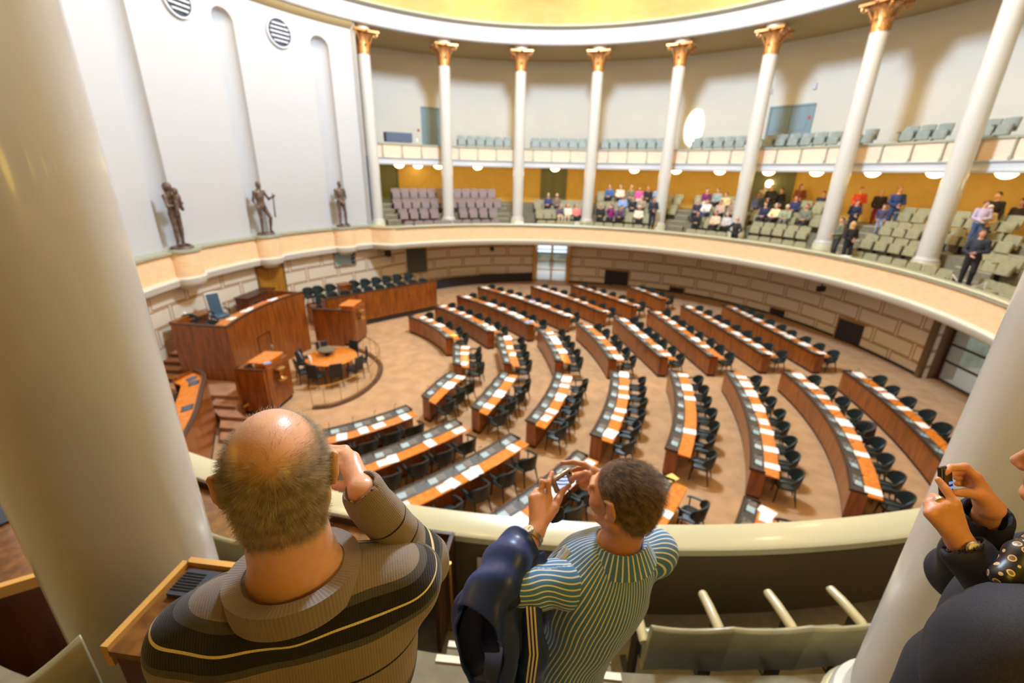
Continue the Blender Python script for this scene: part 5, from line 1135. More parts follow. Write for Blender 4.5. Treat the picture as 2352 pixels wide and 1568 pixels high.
# press desk along the parapet
a0, a1 = 187.75, 207.5; t = thing('press_desk', 'long burl wood press desk along the parapet left of the striped shirt man', 'desk', P(197, 12.85, 3.58)); ox, oy, oz = t.location
def rg(prof, nm, m, aa0=a0, aa1=a1):
    q = MB(); q.ring(aa0, aa1, [(r, z) for r, z in prof], .5); q.v = [(x - ox, y - oy, z - oz) for x, y, z in q.v]; return q.build(nm, m, t, smooth=40)
rg([(12.63, 4.26), (12.63, 4.30), (13.08, 4.30), (13.08, 4.26)], 'desktop', M['burl'])
rg([(12.62, 4.22), (12.62, 4.375), (12.65, 4.375), (12.65, 4.22)], 'back_rim', M['edge'])
rg([(13.07, 4.19), (13.07, 4.31), (13.10, 4.31), (13.10, 4.19)], 'front_rim', M['edge'])
rg([(12.62, 3.6), (12.62, 4.375), (13.10, 4.32), (13.10, 3.6)], 'end_panel', M['edge'], 187.65, 187.8)
for a in (190, 195, 200.3, 204):
    q = MB(); p = P(a, 12.86, 0); q.box((p[0] - ox, p[1] - oy, .6), (.05, .3, 1.2), -rad(a)); q.build('leg', M['seatframe'], t)
for a in (202.9, 193.6):
    p = P(a, 12.82, 4.31); q = MB(); q.box((0, 0, 0), (.26, .17, .016)); o = q.build('console_panel', M['ventdark'], t, smooth=None); o.location = (p[0] - ox, p[1] - oy, p[2] - oz); o.rotation_euler = (0, 0, -rad(a))
    for k in range(4):
        q = MB(); q.lathe([(.012, 0), (.01, .012)], 10, (.06 + .02 * (k % 2), -.04 + .03 * (k // 2), .008)); d_ = q.build('button', M['chrome'], o)
def tub(nm, lb, ct, pts, r, m):
    q = MB(); q.tube(pts, r, 10); return tag(q.build(nm, m), lb, ct)
p1, p2 = pz(1029, 1278, 4.32), pz(1047, 1478, 3.62)
tub('brass_post', 'slim brass post at the right end of the press desk', 'post', [(p1[0] + .02, p1[1] - .06, 4.32), (p1[0] + .025, p1[1] - .065, 3.58)], .016, M['brass'])
# second desk, left of the man in the sweater
A_, B_, C_ = np.array((-2.70, -13.90)), np.array((-2.73, -14.26)), np.array((-2.44, -13.93)); e1 = (C_ - A_) / np.linalg.norm(C_ - A_); e2 = (B_ - A_) / np.linalg.norm(B_ - A_)
pts = [A_, A_ + e1 * .72, A_ + e1 * .72 + e2 * .40, A_ + e2 * .40]
t, L, c_ = poly_desk('gallery_desk', 'near burl wood desk with light edge and black console, left of the sweater', pts, 5.50, .03, 4.76, None)
q = MB(); n = 4
for i in (0, 3):
    p, r = Vector(L[i]), Vector(L[(i + 1) % 4]) 
    if i == 3: p, r = Vector(L[3]), Vector(L[0])
    d_ = (r - p).normalized(); nn = Vector((-d_.y, d_.x)) * .022; q.prism([p - nn * .3, r - nn * .3, r + nn, p + nn], .66, .765)
q.build('edge_trim', mat('light_oak', (214, 164, 88), .35), t, smooth=None)
q = MB(); q.prism([(x * .97, y * .94) for x, y in L], 0, .70); q.build('body', M['woodside'], t, smooth=None)
cp = A_ + e1 * .17 + e2 * .10; q = MB(); q.box((0, 0, 0), (.26, .13, .02)); o = q.build('console_panel', M['ventdark'], t, smooth=None); o.location = (cp[0] - c_[0], cp[1] - c_[1], .752); o.rotation_euler = (0, 0, math.atan2(e1[1], e1[0]))
q = MB()
for k in range(7): q.box((-.08, -.042 + .014 * k, .012), (.1, .005, .004))
q.build('speaker_slots', M['black'], o, smooth=None)
for x, y, r, h, m in ((.075, .03, .013, .022, 'black'), (.045, .0, .008, .01, 'chrome'), (.075, -.005, .008, .01, 'chrome'), (.05, -.035, .008, .01, 'chrome'), (.08, -.035, .007, .01, 'chrome')):
    q = MB(); q.lathe([(r, 0), (r * .85, h)], 12, (x, y, .01)); q.build('knob' if m == 'black' else 'button', M[m], o)
# third desk at the far left edge behind the column
pts = [(-3.85, -13.43), (-4.45, -13.78), (-5.35, -13.25), (-4.80, -12.72)]
t, L, c_ = poly_desk('gallery_desk', 'burl wood desk cut by the left edge, behind the blurred cream column', pts, 4.95, .03, 4.22, None)
q = MB(); p, r = Vector(L[0]), Vector(L[1]); d_ = (r - p).normalized(); nn = Vector((-d_.y, d_.x)) * .02; q.prism([p - nn, r - nn, r + nn, p + nn], .67, .745); q.build('edge_trim', mat('light_oak', (214, 164, 88), .35), t, smooth=None)
q = MB(); q.prism([(x * .97, y * .97) for x, y in L], 0, .69); q.build('body', M['woodside'], t, smooth=None)
cp = pz(8, 1180, 4.96); q = MB(); q.box((0, 0, .008), (.26, .16, .016)); o = q.build('console_panel', M['ventdark'], t, smooth=None); o.location = (cp[0] - c_[0], cp[1] - c_[1], .732); o.rotation_euler = (0, 0, -.55)
# near seat row with wavy joined backs
def near_seat(a, R, z, lb, end=None, s=1.0):
    t = thing('gallery_chair', lb, 'chair', P(a, R, z), -rad(a) , 'seats of the near front row'); w = .27
    q = MB(); rows = []
    for i in range(13):
        u = -1 + 2 * i / 12; x = w * u; dz = .055 * (u * u) ** 1.0; yb = -.02 * (1 - u * u)
        ring_ = []
        for y, zz in ((.02, .40), (.085, .80), (.10, .835), (.12, .845), (.14, .83), (.135, .80), (.085, .40), (.06, .365), (.035, .37)): ring_.append((x, y + yb, zz + dz * (1 if zz > .7 else .3)))
        rows.append(ring_)
    q.grid(rows, True); k = len(rows[0]); q.f += [tuple(range(k)), tuple(range(len(q.v) - 1, len(q.v) - 1 - k, -1))]; q.build('backrest', M['seat'], t, smooth=45, bevel=.006)
    q = MB(); q.box((0, -.08, .44), (.50, .20, .16), 0, -.5); q.build('seat', M['seat'], t, bevel=.03)
    def arm(x):
        q = MB(); q.tube([(x, .06, .66), (x, -.05, .68), (x, -.22, .675), (x, -.33, .66), (x, -.35, .64)], [.03, .036, .036, .034, .02], 12); o = q.build('armrest', M['armrest'], t)
        q = MB(); q.box((x, -.08, .33), (.03, .10, .60)); q.box((x, -.1, .02), (.045, .36, .035)); q.build('leg', M['seatframe'], t)
        if end and x * end > 0:
            q = MB(); q.lathe([(.022, -.02), (.024, 0), (.022, .02)], 16, (0, 0, 0)); h = q.build('hinge_cap', M['chrome'], o); h.location = (x, .0, .63); h.rotation_euler = (0, PI / 2, 0)
    arm(-.278)
    if end == 1: arm(.278)
    return t
M['seat'].node_tree.nodes['Principled BSDF'].inputs['Coat Weight'].default_value = .25
for i, x in enumerate((1.06, .53, 0.0)):
    a = 180 - math.degrees(math.asin(x / 13.27)); near_seat(a, 13.25, 3.56, ['olive leather seat in the near row, partly behind the right column', 'olive leather seat in the middle of the near row of three', 'olive leather seat at the aisle end of the near row'][i], 1 if i == 2 else None)
sx = pz(512, 1232, 4.42); near_seat(ang(sx), math.hypot(sx[0], sx[1]) - .1, 3.56, 'grey olive seat back behind the head, beside the left column')
sx = pd(262, 1545, 1.62); ns_ = near_seat(0, 1, 0, 'pale seat back at the bottom left corner below the column'); ns_.location = (sx[0] - .30, sx[1] - .16, sx[2] - .88); ns_.rotation_euler = (0, 0, rad(-37 + 90))
p = pz(1128, 1300, 3.95); q = MB(); q.box((0, 0, 0), (.22, .02, .3)); o = q.build('wall_plate', M['cream'], bevel=.01); a = ang(p); o.location = P(a, 12.62, 3.98); o.rotation_euler = (0, 0, -rad(a)); tag(o, 'pale rectangular cover plate on the parapet back below the blue jacket', 'plate')

# ------------------------------------------------------------------ the people in front
def fr(f, up=(0, 0, 1)):
    f = np.array(f, float); f /= np.linalg.norm(f); up = np.array(up, float); x = np.cross(f, up); x /= np.linalg.norm(x); u = np.cross(x, f); return np.stack([x, f, u], 1)
def head_prims(c, R, s=1.0):
    c = np.array(c, float); o = []; L = lambda *p: c + R @ (np.array(p, float) * s)
    E_ = lambda p, r, k=.02: o.append(('e', L(*p), [x * s for x in r], R, k)); C = lambda a, b, ra, rb, k=.015: o.append(('c', L(*a), L(*b), ra * s, rb * s, k))
    E_((0, -.012, .02), (.077, .098, .096)); E_((0, -.055, -.03), (.062, .045, .06)); E_((0, .04, -.025), (.062, .052, .085))
    for m in (-1, 1):
        C((m * .052, -.005, -.06), (m * .012, .075, -.102), .026, .02); E_((m * .042, .058, -.028), (.03, .03, .03)); E_((m * .031, .083, .004), (.013, .012, .011), .006)
        C((m * .012, .098, .024), (m * .05, .078, .022), .011, .010, .01); E_((m * .012, .106, -.036), (.010, .012, .009), .006)
        Re = R @ np.array(Matrix.Rotation(m * .32, 3, 'Z')); o.append(('e', L(m * .084, -.014, -.008), [.008 * s, .021 * s, .034 * s], Re, .006)); C((m * .082, .008, .016), (m * .094, -.024, .024), .005, .006, .005); C((m * .094, -.024, .024), (m * .092, -.03, -.012), .006, .005, .005); E_((m * .083, -.002, -.036), (.008, .011, .012), .005)
    C((0, .094, .02), (0, .118, -.028), .010, .014, .01); C((-.02, .094, -.062), (.02, .094, -.062), .008, .008, .008); C((-.016, .092, -.073), (.016, .092, -.073), .008, .008, .008); E_((0, .082, -.1), (.02, .018, .016))
    return o
def digit(pts, r0, r1, k=.006):
    return [('c', np.array(pts[i]), np.array(pts[i + 1]), r0 + (r1 - r0) * i / (len(pts) - 1), r0 + (r1 - r0) * (i + 1) / (len(pts) - 1), k) for i in range(len(pts) - 1)]
def normals(V, Q):
    n = np.cross(V[Q[:, 2]] - V[Q[:, 0]], V[Q[:, 3]] - V[Q[:, 1]]); N = np.zeros_like(V)
    for i in range(4): np.add.at(N, Q[:, i], n)
    return N / (np.linalg.norm(N, axis=1)[:, None] + 1e-12)
def wrinkle(V, Q, amp, freq, seed=0):
    rs = np.random.RandomState(seed); d = np.zeros(len(V))
    for i in range(7):
        k = rs.normal(size=3); k /= np.linalg.norm(k); w = rs.normal(size=3); d += np.sin(V @ k * freq * (.6 + 1.2 * rs.rand()) + 1.6 * np.sin(V @ w * freq * .4) + rs.rand() * 6)
    return V + normals(V, Q) * (amp * d / 3)[:, None]
def axis_attr(V, a, b, ref):
    a, b = np.array(a, float), np.array(b, float); d = (b - a) / np.linalg.norm(b - a); q = V - a; t = q @ d; r = np.array(ref, float); r = r - d * (r @ d); r /= np.linalg.norm(r); s = np.cross(d, r); p = q - t[:, None] * d
    return t, np.arctan2(p @ s, p @ r)
def ramp_mat(name, stops, rough=.85, bump=.25, bscale=500, ribs=0, fold=0):
    # colours along the woven attribute 's'; stops [(pos, rgb)]
    m = bpy.data.materials.new(name); m.use_nodes = True; nt = m.node_tree; N, L = nt.nodes, nt.links; b = N['Principled BSDF']; b.inputs['Roughness'].default_value = rough
    b.inputs['Sheen Weight'].default_value = .15
    at = N.new('ShaderNodeAttribute'); at.attribute_name = 's'; fac = at.outputs['Fac']
    if fold:
        dv = N.new('ShaderNodeMath'); dv.operation = 'DIVIDE'; L.new(fac, dv.inputs[0]); dv.inputs[1].default_value = fold; fc = N.new('ShaderNodeMath'); fc.operation = 'FRACT'; L.new(dv.outputs[0], fc.inputs[0]); fac = fc.outputs[0]
    cr = N.new('ShaderNodeValToRGB'); cr.color_ramp.interpolation = 'CONSTANT'; e = cr.color_ramp.elements
    while len(e) < len(stops): e.new(.5)
    for i, (p_, c) in enumerate(sorted(stops)): e[i].position = p_; e[i].color = lin(c)
    L.new(fac, cr.inputs['Fac']); L.new(cr.outputs['Color'], b.inputs['Base Color'])
    tc = N.new('ShaderNodeTexCoord'); n = N.new('ShaderNodeTexNoise'); n.inputs['Scale'].default_value = bscale; L.new(tc.outputs['Object'], n.inputs['Vector']); bp = N.new('ShaderNodeBump'); bp.inputs['Strength'].default_value = bump; bp.inputs['Distance'].default_value = .002; L.new(n.outputs['Fac'], bp.inputs['Height'])
    if ribs:
        a2 = N.new('ShaderNodeAttribute'); a2.attribute_name = 'rib'; sn = N.new('ShaderNodeMath'); sn.operation = 'SINE'; ml = N.new('ShaderNodeMath'); ml.operation = 'MULTIPLY'; ml.inputs[1].default_value = ribs; L.new(a2.outputs['Fac'], ml.inputs[0]); L.new(ml.outputs[0], sn.inputs[0]); b2 = N.new('ShaderNodeBump'); b2.inputs['Strength'].default_value = .22; b2.inputs['Distance'].default_value = .0012; L.new(sn.outputs[0], b2.inputs['Height']); L.new(bp.outputs['Normal'], b2.inputs['Normal']); bp = b2
    L.new(bp.outputs['Normal'], b.inputs['Normal']); return m
def skin_mat(name, skin, hair, rough=.42):
    m = bpy.data.materials.new(name); m.use_nodes = True; nt = m.node_tree; N, L = nt.nodes, nt.links; b = N['Principled BSDF']; b.inputs['Roughness'].default_value = rough
    b.inputs['Subsurface Weight'].default_value = .12; b.inputs['Subsurface Radius'].default_value = (.012, .005, .003); b.inputs['Subsurface Scale'].default_value = 1
    at = N.new('ShaderNodeAttribute'); at.attribute_name = 'hair'; tc = N.new('ShaderNodeTexCoord'); n = N.new('ShaderNodeTexNoise'); n.inputs['Scale'].default_value = 45; n.inputs['Detail'].default_value = 5; L.new(tc.outputs['Object'], n.inputs['Vector'])
    m0 = N.new('ShaderNodeMix'); m0.data_type = 'RGBA'; m0.inputs['A'].default_value = lin([x * .92 for x in skin]); m0.inputs['B'].default_value = lin([min(255, x * 1.05) for x in skin]); L.new(n.outputs['Fac'], m0.inputs['Factor'])
    mx = N.new('ShaderNodeMix'); mx.data_type = 'RGBA'; L.new(m0.outputs['Result'], mx.inputs['A']); mx.inputs['B'].default_value = lin(hair); L.new(at.outputs['Fac'], mx.inputs['Factor']); L.new(mx.outputs['Result'], b.inputs['Base Color'])
    n2 = N.new('ShaderNodeTexNoise'); n2.inputs['Scale'].default_value = 350; L.new(tc.outputs['Object'], n2.inputs['Vector']); bp = N.new('ShaderNodeBump'); bp.inputs['Strength'].default_value = .12; bp.inputs['Distance'].default_value = .002; L.new(n2.outputs['Fac'], bp.inputs['Height']); L.new(bp.outputs['Normal'], b.inputs['Normal'])
    return m
def hair_curves(name, roots, dirs, lens, rads, m, parent, droop=.25, npts=5, seed=0):
    rs = np.random.RandomState(seed); n = len(roots); hc = bpy.data.hair_curves.new(name); hc.add_curves([npts] * n); ps = np.zeros((n, npts, 3)); d = dirs.copy(); p = roots.copy(); ps[:, 0] = p
    for i in range(1, npts):
        p = p + d * (lens / (npts - 1))[:, None]; ps[:, i] = p; d = d + rs.normal(size=d.shape) * .09; d[:, 2] -= droop * .25; d /= np.linalg.norm(d, axis=1)[:, None]
    hc.attributes['position'].data.foreach_set('vector', ps.astype(np.float32).ravel())
    rr_ = np.repeat(rads[:, None], npts, 1) * np.linspace(1, .35, npts)[None]; at = hc.attributes.get('radius') or hc.attributes.new('radius', 'FLOAT', 'POINT'); at.data.foreach_set('value', rr_.astype(np.float32).ravel())
    hc.materials.append(m); o = bpy.data.objects.new(name, hc); COL.objects.link(o); o.parent = parent; return o
def hairmat(name, c1, c2):
    m = mat(name, c1, .38, alt=c2, nscale=55); return m

def shift(prims, o):
    return [(p[0], p[1] - o) + ((p[2] - o,) if p[0][-1] == 'c' else (p[2],)) + tuple(p[3:]) for p in prims]
def mk(name, prims, res, m, root, k=.02, wr=None, attr=None, smooth=1):
    V, Q = sdf(prims, res, k, smooth=smooth)
    if wr: V = wrinkle(V, Q, *wr)
    at = attr(V, Q) if attr else None
    return np_obj(name, V - np.array(root.location), Q, m, root, at), V, Q
A3 = lambda *p: np.array(p, float)

# ---- man in the striped sweater
H1 = pd(640, 1082, .765); f1 = A3(sin(rad(-24)), cos(rad(-24)), -.06); R1 = fr(f1); b1 = A3(sin(rad(-17)), cos(rad(-17)), 0); s1 = A3(b1[1], -b1[0], 0)
N1 = A3(-1.615, -14.835, 6.588); G1 = A3(-1.60, -14.80, 4.98)
m1 = thing('person', 'balding man in a brown striped sweater seen from behind, raising his right hand', 'person', tuple(G1))
RB1 = np.stack([s1, b1, A3(0, 0, 1)], 1)
shL, shR = N1 - s1 * .18 + A3(0, 0, -.165), N1 + s1 * .18 + A3(0, 0, -.14)
W1, E1 = pd(836, 1130, .86), pd(966, 1288, 1.0)
elL, wrL = shL - s1 * .07 + b1 * .03 - A3(0, 0, .29), shL - s1 * .03 + b1 * .16 - A3(0, 0, .50)
HB1 = W1 + (pd(800, 1060, .9) - W1)
nb = H1 - A3(0, 0, .08) - f1 * .035
body = head_prims(H1, R1, .98) + [('c', nb, N1 - A3(0, 0, .02), .064, .072, .03), ('c', N1 - A3(0, 0, .08), N1 - s1 * .12 - A3(0, 0, .13), .055, .04, .05), ('c', N1 - A3(0, 0, .08), N1 + s1 * .12 - A3(0, 0, .125), .055, .04, .05),
 ('e', N1 + A3(0, 0, -.30) + b1 * .02, [.16, .105, .19], RB1, .04), ('c', N1 - A3(0, 0, .3), N1 - A3(0, 0, .72), .13, .13, .05), ('c', shR, E1, .05, .042), ('c', E1, W1, .042, .03), ('c', shL, elL, .05, .042), ('c', elL, wrL, .042, .03)]
for sg in (-1, 1): body += [('c', N1 + s1 * .09 * sg - A3(0, 0, .72), A3(*(G1 + s1 * .1 * sg)[:2], 5.52), .09, .06), ('c', A3(*(G1 + s1 * .1 * sg)[:2], 5.52), A3(*(G1 + s1 * .1 * sg - b1 * .03)[:2], 5.12), .058, .04)]
# right hand closing round a small camera in front of the cheek
kn = [pd(812, 1050, .925), pd(808, 1062, .91), pd(806, 1078, .90), pd(804, 1092, .89)]
for i, k_ in enumerate(kn): body += [('c', W1, k_,   .019, .0125, .012)] + digit([k_, k_ + b1 * .035 - s1 * .018, k_ + b1 * .045 - s1 * .05, k_ + b1 * .03 - s1 * .07], .0095, .008)
body += digit([W1 + A3(0, 0, .01) - s1 * .01, pd(815, 1120, .89), pd(795, 1110, .91) - s1 * .02], .016, .010)
body += digit([wrL, wrL + b1 * .06 - A3(0, 0, .04), wrL + b1 * .1 - A3(0, 0, .05)], .03, .026, .01)
for j in range(4): body += digit([wrL + b1 * .09 - A3(0, 0, .05) + s1 * (-.03 + .02 * j), wrL + b1 * .14 - A3(0, 0, .07) + s1 * (-.03 + .02 * j), wrL + b1 * .15 - A3(0, 0, .1) + s1 * (-.03 + .02 * j)], .01, .008)
body += digit([wrL + s1 * .03 + b1 * .03, wrL + s1 * .06 + b1 * .07 - A3(0, 0, .03)], .013, .01)
def hairmask1(V):
    q = (V - H1) @ R1; r = np.linalg.norm(q, axis=1); d = q / r[:, None]
    bald = d @ (A3(0, -.30, .95) / np.linalg.norm(A3(0, -.30, .95))); ang_ = np.degrees(np.arccos(np.clip(bald, -1, 1))) - 8 * np.clip(d[:, 1], 0, 1)
    h = np.clip((ang_ - 31) / 24, 0, 1)
    h *= np.clip((q[:, 2] + .084 + .012 * np.abs(q[:, 0]) / .06) / .012, 0, 1) * np.clip((.035 - q[:, 1] + .3 * np.clip(q[:, 2], 0, 1)) / .02, 0, 1) * (r < .15)
    ear = (np.abs(q[:, 0]) > .079) & (np.abs(q[:, 1] + .01) < .04) & (np.abs(q[:, 2] + .005) < .05); low = (q[:, 1] > -.035) & (q[:, 2] < -.045); h[ear | low] = 0
    return h
bo1, V1, Q1 = mk('body', body, .0042, skin_mat('skin_man', (224, 172, 142), (112, 98, 76), .36), m1, .02, None, lambda V, Q: {'hair': hairmask1(V) * .72})
NV = normals(V1, Q1); hm = hairmask1(V1); q_ = (V1 - H1) @ R1; rs = np.random.RandomState(3)
headv = (np.linalg.norm(V1 - H1, axis=1) < .16) & (q_[:, 2] > -.115) & (q_[:, 1] < .09) & ~((np.abs(q_[:, 0]) > .083) & (q_[:, 2] < .03)) & ~((q_[:, 1] > .05) & (q_[:, 2] < .04))
pw = np.where(headv, np.maximum(hm, .018 * (q_[:, 2] > .02)), 0); ids = rs.choice(len(V1), 15000, p=pw / pw.sum())
roots = V1[ids] + rs.normal(size=(15000, 3)) * .0016 - NV[ids] * .001; ql = q_[ids]
who = A3(0, -.085, .055); out = ql - who; out = out - (out * (ql / np.linalg.norm(ql, axis=1)[:, None])).sum(1)[:, None] * (ql / np.linalg.norm(ql, axis=1)[:, None]); out /= np.linalg.norm(out, axis=1)[:, None] + 1e-9
dirs = NV[ids] * .42 + (out @ R1.T) * .9 + rs.normal(size=(15000, 3)) * .16; dirs /= np.linalg.norm(dirs, axis=1)[:, None]
hair_curves('hair', roots - np.array(m1.location), dirs, (.011 + .009 * rs.rand(15000)) * (.7 + .5 * hm[ids]), np.full(15000, .00017), hairmat('grey_brown_hair', (120, 104, 78), (188, 176, 152)), m1, .2, 5, 1)
TAU, GRYB, BLKB, CRM = (134, 120, 108), (72, 70, 70), (20, 18, 22), (226, 212, 160)
sw = [('c', N1 - A3(0, 0, .12) - b1 * .01, N1 - A3(0, 0, .135) - s1 * .12, .082, .068, .05), ('c', N1 - A3(0, 0, .12) - b1 * .01, N1 - A3(0, 0, .13) + s1 * .12, .082, .07, .05), ('c', N1 - A3(0, 0, .135) - s1 * .12, shL, .068, .07, .04), ('c', N1 - A3(0, 0, .13) + s1 * .12, shR, .07, .072, .04), ('c', shL, shL + (elL - shL) * .5, .071, .062, .03), ('c', shR, shR + (E1 - shR) * .42, .073, .064, .03),
 ('e', N1 + A3(0, 0, -.29) + b1 * .02, [.205, .142, .23], RB1, .05), ('c', N1 - A3(0, 0, .3) + b1 * .02, N1 - A3(0, 0, .66) + b1 * .02, .165, .165, .06), ('e', N1 - A3(0, 0, .25) - s1 * .1 - b1 * .05, [.09, .07, .14], RB1, .05), ('e', N1 - A3(0, 0, .25) + s1 * .1 - b1 * .05, [.09, .07, .14], RB1, .05), ('e', N1 - A3(0, 0, .72) + b1 * .02, [.19, .15, .09], RB1, .05), ('-c', N1 - A3(0, 0, .05), N1 + A3(0, 0, .1), .072, .09, .008)]
def sattr(V, Q):
    q = V - N1; back = q @ b1; dz = -q[:, 2] - .10 * (q @ s1) * 0
    s = dz + .022 * np.sin((q @ s1) * 14) * 0 + np.where(back > .03, .05 * np.clip((back - .03) / .012, 0, 1), 0)
    return {'s': np.clip(s + .02, .001, .999), 'rib': q @ s1}
bands = [(0, TAU), (.090, GRYB), (.102, BLKB), (.126, CRM), (.132, BLKB), (.156, GRYB), (.167, TAU), (.222, BLKB), (.226, TAU), (.31, GRYB), (.322, BLKB), (.346, CRM), (.352, BLKB), (.376, GRYB), (.387, TAU), (.48, BLKB), (.484, TAU)]
swm = ramp_mat('sweater_knit', bands, .9, .35, 420, 1300)
mk('sweater', sw, .005, swm, m1, .03, (.0024, 26, 4), sattr)
slv = lambda p: p
def sleeve(name, S, E_, Wr, r, root, m, res=.005, ref=(0, 0, 1), wr=(.0035, 42, 6), cuff=True, end=.93, attr=None, k=.035):
    E2 = E_ + (Wr - E_) * end; pl = [('c', S, E_, r[0], r[1], k), ('c', E_, E2, r[1], r[2], k)]
    if cuff: pl.append(('c', E_ + (Wr - E_) * (end - .22), E2, r[2] * .98, r[2] * .95, .01))
    pl.append(('-c', E2, E2 + (Wr - E_) * .5, r[2] * .8, r[2] * .85, .004))
    def at(V, Q):
        t1, a1 = axis_attr(V, S, E_, ref); t2, a2 = axis_attr(V, E_, Wr, ref); L1 = np.linalg.norm(E_ - S); L2 = np.linalg.norm(Wr - E_); lower = t2 > 0
        dist = np.where((t2 > 0) | (t1 > L1), L2 - t2, L2 + (L1 - t1)); return {'s': np.clip(dist, .001, .999), 'rib': np.where(dist < .09, a2 * .05, 0)}
    return mk(name, pl, res, m, root, k, wr, attr or at)
slm = ramp_mat('sleeve_knit', [(0, TAU), (.088, BLKB), (.092, TAU), (.135, BLKB), (.138, TAU), (.175, BLKB), (.195, CRM), (.201, BLKB), (.222, GRYB), (.232, TAU), (.42, GRYB), (.432, BLKB), (.455, CRM), (.461, BLKB), (.475, GRYB), (.485, TAU)], .9, .35, 420, 1300)
sleeve('sleeve', shR + (E1 - shR) * .40, E1, W1, (.060, .055, .038), m1, slm, end=1.0)
sleeve('sleeve', shL + (elL - shL) * .5, elL, wrL, (.058, .056, .038), m1, slm, end=.9)
# ribbed neckband
def neckband(name, C, R_, up, r0, r1, z0, z1, m, root, tilt=0, n=72, th=.006, front=0.0, prof=None):
    q = MB(); rows = []
    prof = prof or [(r0, z0), (r0 + th * .4, z1), (r1 + th, z1 + .001), (r1 + th, z0 - .004)]
    for j in range(n):
        t_ = 2 * PI * j / n; ring_ = []
        for r, z in prof:
            x, y = r * 1.03 * cos(t_), r * sin(t_); zz = z + tilt * y - front * max(0, y); ring_.append(tuple(C + R_ @ A3(x, y, zz) - np.array(root.location)))
        rows.append(ring_)
    rows.append(rows[0]); q.grid(rows, True); o = q.build(name, m, root, smooth=60); me = o.data; a1 = me.attributes.new('s', 'FLOAT', 'POINT'); a2 = me.attributes.new('rib', 'FLOAT', 'POINT')
    k = len(prof); a1.data.foreach_set('value', [.01 + (i // k) * 2 * PI / n * r1 for i in range(len(me.vertices))]); a2.data.foreach_set('value', [(i // k) * 2 * PI / n * .08 for i in range(len(me.vertices))]); return o
bandm = ramp_mat('neckband_knit', [(0, TAU), (.99, TAU)], .9, .2, 420, 1300)
neckband('neckband', N1 - A3(0, 0, .066) - b1 * .006, RB1, None, .080, .104, -.02, .026, bandm, m1, -.10)
tr = []
for sg in (-1, 1): tr += [('c', N1 + s1 * .09 * sg - A3(0, 0, .74), A3(*(G1 + s1 * .1 * sg)[:2], 5.5), .105, .08), ('c', A3(*(G1 + s1 * .1 * sg)[:2], 5.5), A3(*(G1 + s1 * .1 * sg - b1 * .03)[:2], 5.14), .08, .065)]
mk('trousers', tr + [('e', N1 - A3(0, 0, .74) + b1 * .01, [.18, .14, .1], RB1, .04)], .012, mat('dark_trousers', (40, 42, 52), .85), m1, .04)
sh_ = []
for sg in (-1, 1): c = A3(*(G1 + s1 * .1 * sg - b1 * .04)[:2], 5.085); sh_ += [('c', c, c + b1 * .17 - A3(0, 0, .005), .045, .04, .02)]
mk('shoes', sh_, .01, mat('dark_shoes', (34, 28, 24), .5), m1)
q = MB(); q.box((0, 0, 0), (.095, .03, .06)); q.lathe([(.02, 0), (.02, .02)], 16, (0, 0, 0)); o = q.build('camera', M['silver'], bevel=.006); cpos = pd(770, 1078, .93) - s1 * .03 + b1 * .01; o.location = cpos; o.rotation_euler = (0, 0, rad(17)); tag(o, 'small camera held at the face of the man in the sweater', 'camera')

# ---- man in the blue striped shirt
H2 = pd(1431, 1138, 1.344); f2 = A3(sin(rad(-44)), cos(rad(-44)), -.14); R2 = fr(f2, (.06, 0, 1)); b2 = A3(sin(rad(-24)), cos(rad(-24)), 0); s2v = A3(b2[1], -b2[0], 0); RB2 = np.stack([s2v, b2, A3(0, 0, 1)], 1)
N2 = A3(-.876, -14.345, 6.125); PV2 = A3(-1.04, -14.32, 5.52); G2 = A3(-1.0, -14.5, 4.76)
m2 = thing('person', 'man in a blue and white striped shirt photographing with a small camera', 'person', tuple(G2))
sL2, sR2 = N2 - s2v * .165 - A3(0, 0, .105), N2 + s2v * .165 - A3(0, 0, .095)
W2 = pd(1231, 1222, 1.440); E2 = pd(1152, 1345, 1.310); CM = pd(1292, 1103, 1.560)
W2r = pd(1385, 1098, 1.548); E2r = sR2 + b2 * .17 + s2v * .07 - A3(0, 0, .18)
CH2 = N2 * .68 + PV2 * .32; 
body = head_prims(H2, R2, 1.0) + [('c', H2 - A3(0, 0, .07) - f2 * .03, N2 - A3(0, 0, .01), .056, .064, .03), ('c', N2 - A3(0, 0, .08), sL2, .05, .04, .04), ('c', N2 - A3(0, 0, .08), sR2, .05, .04, .04), ('e', CH2, [.155, .11, .2], RB2, .04), ('c', CH2, PV2, .12, .125, .05), ('c', sL2, E2, .048, .040), ('c', E2, W2, .04, .027), ('c', sR2, E2r, .048, .04), ('c', E2r, W2r, .04, .028)]
hipL, hipR = PV2 - s2v * .09, PV2 + s2v * .09; knL, knR = A3(-1.33, -14.08, 5.2), A3(-.95, -14.33, 5.15); anL, anR = A3(-1.3, -14.05, 4.84), A3(-.98, -14.5, 4.85)
body += [('c', hipL, knL, .085, .06), ('c', knL, anL, .058, .04), ('c', hipR, knR, .085, .06), ('c', knR, anR, .058, .04)]
Hh = lambda x, y, d: pd(1180 + x / 6.533, 1020 + y / 6.533, d * 1.2)
for kx, fpts in (((530, 800, 1.255), [(520, 575, 1.262), (578, 430, 1.285)]), ((412, 790, 1.25), [(420, 562, 1.268), (520, 560, 1.30)]), ((335, 785, 1.245), [(335, 700, 1.28), (450, 640, 1.305)]), ((272, 800, 1.24), [(290, 760, 1.27), (400, 720, 1.295)])):
    k_ = Hh(*kx); body += [('c', W2, k_, .021, .0125, .012)] + digit([k_] + [Hh(*p) for p in fpts], .0105, .0085)
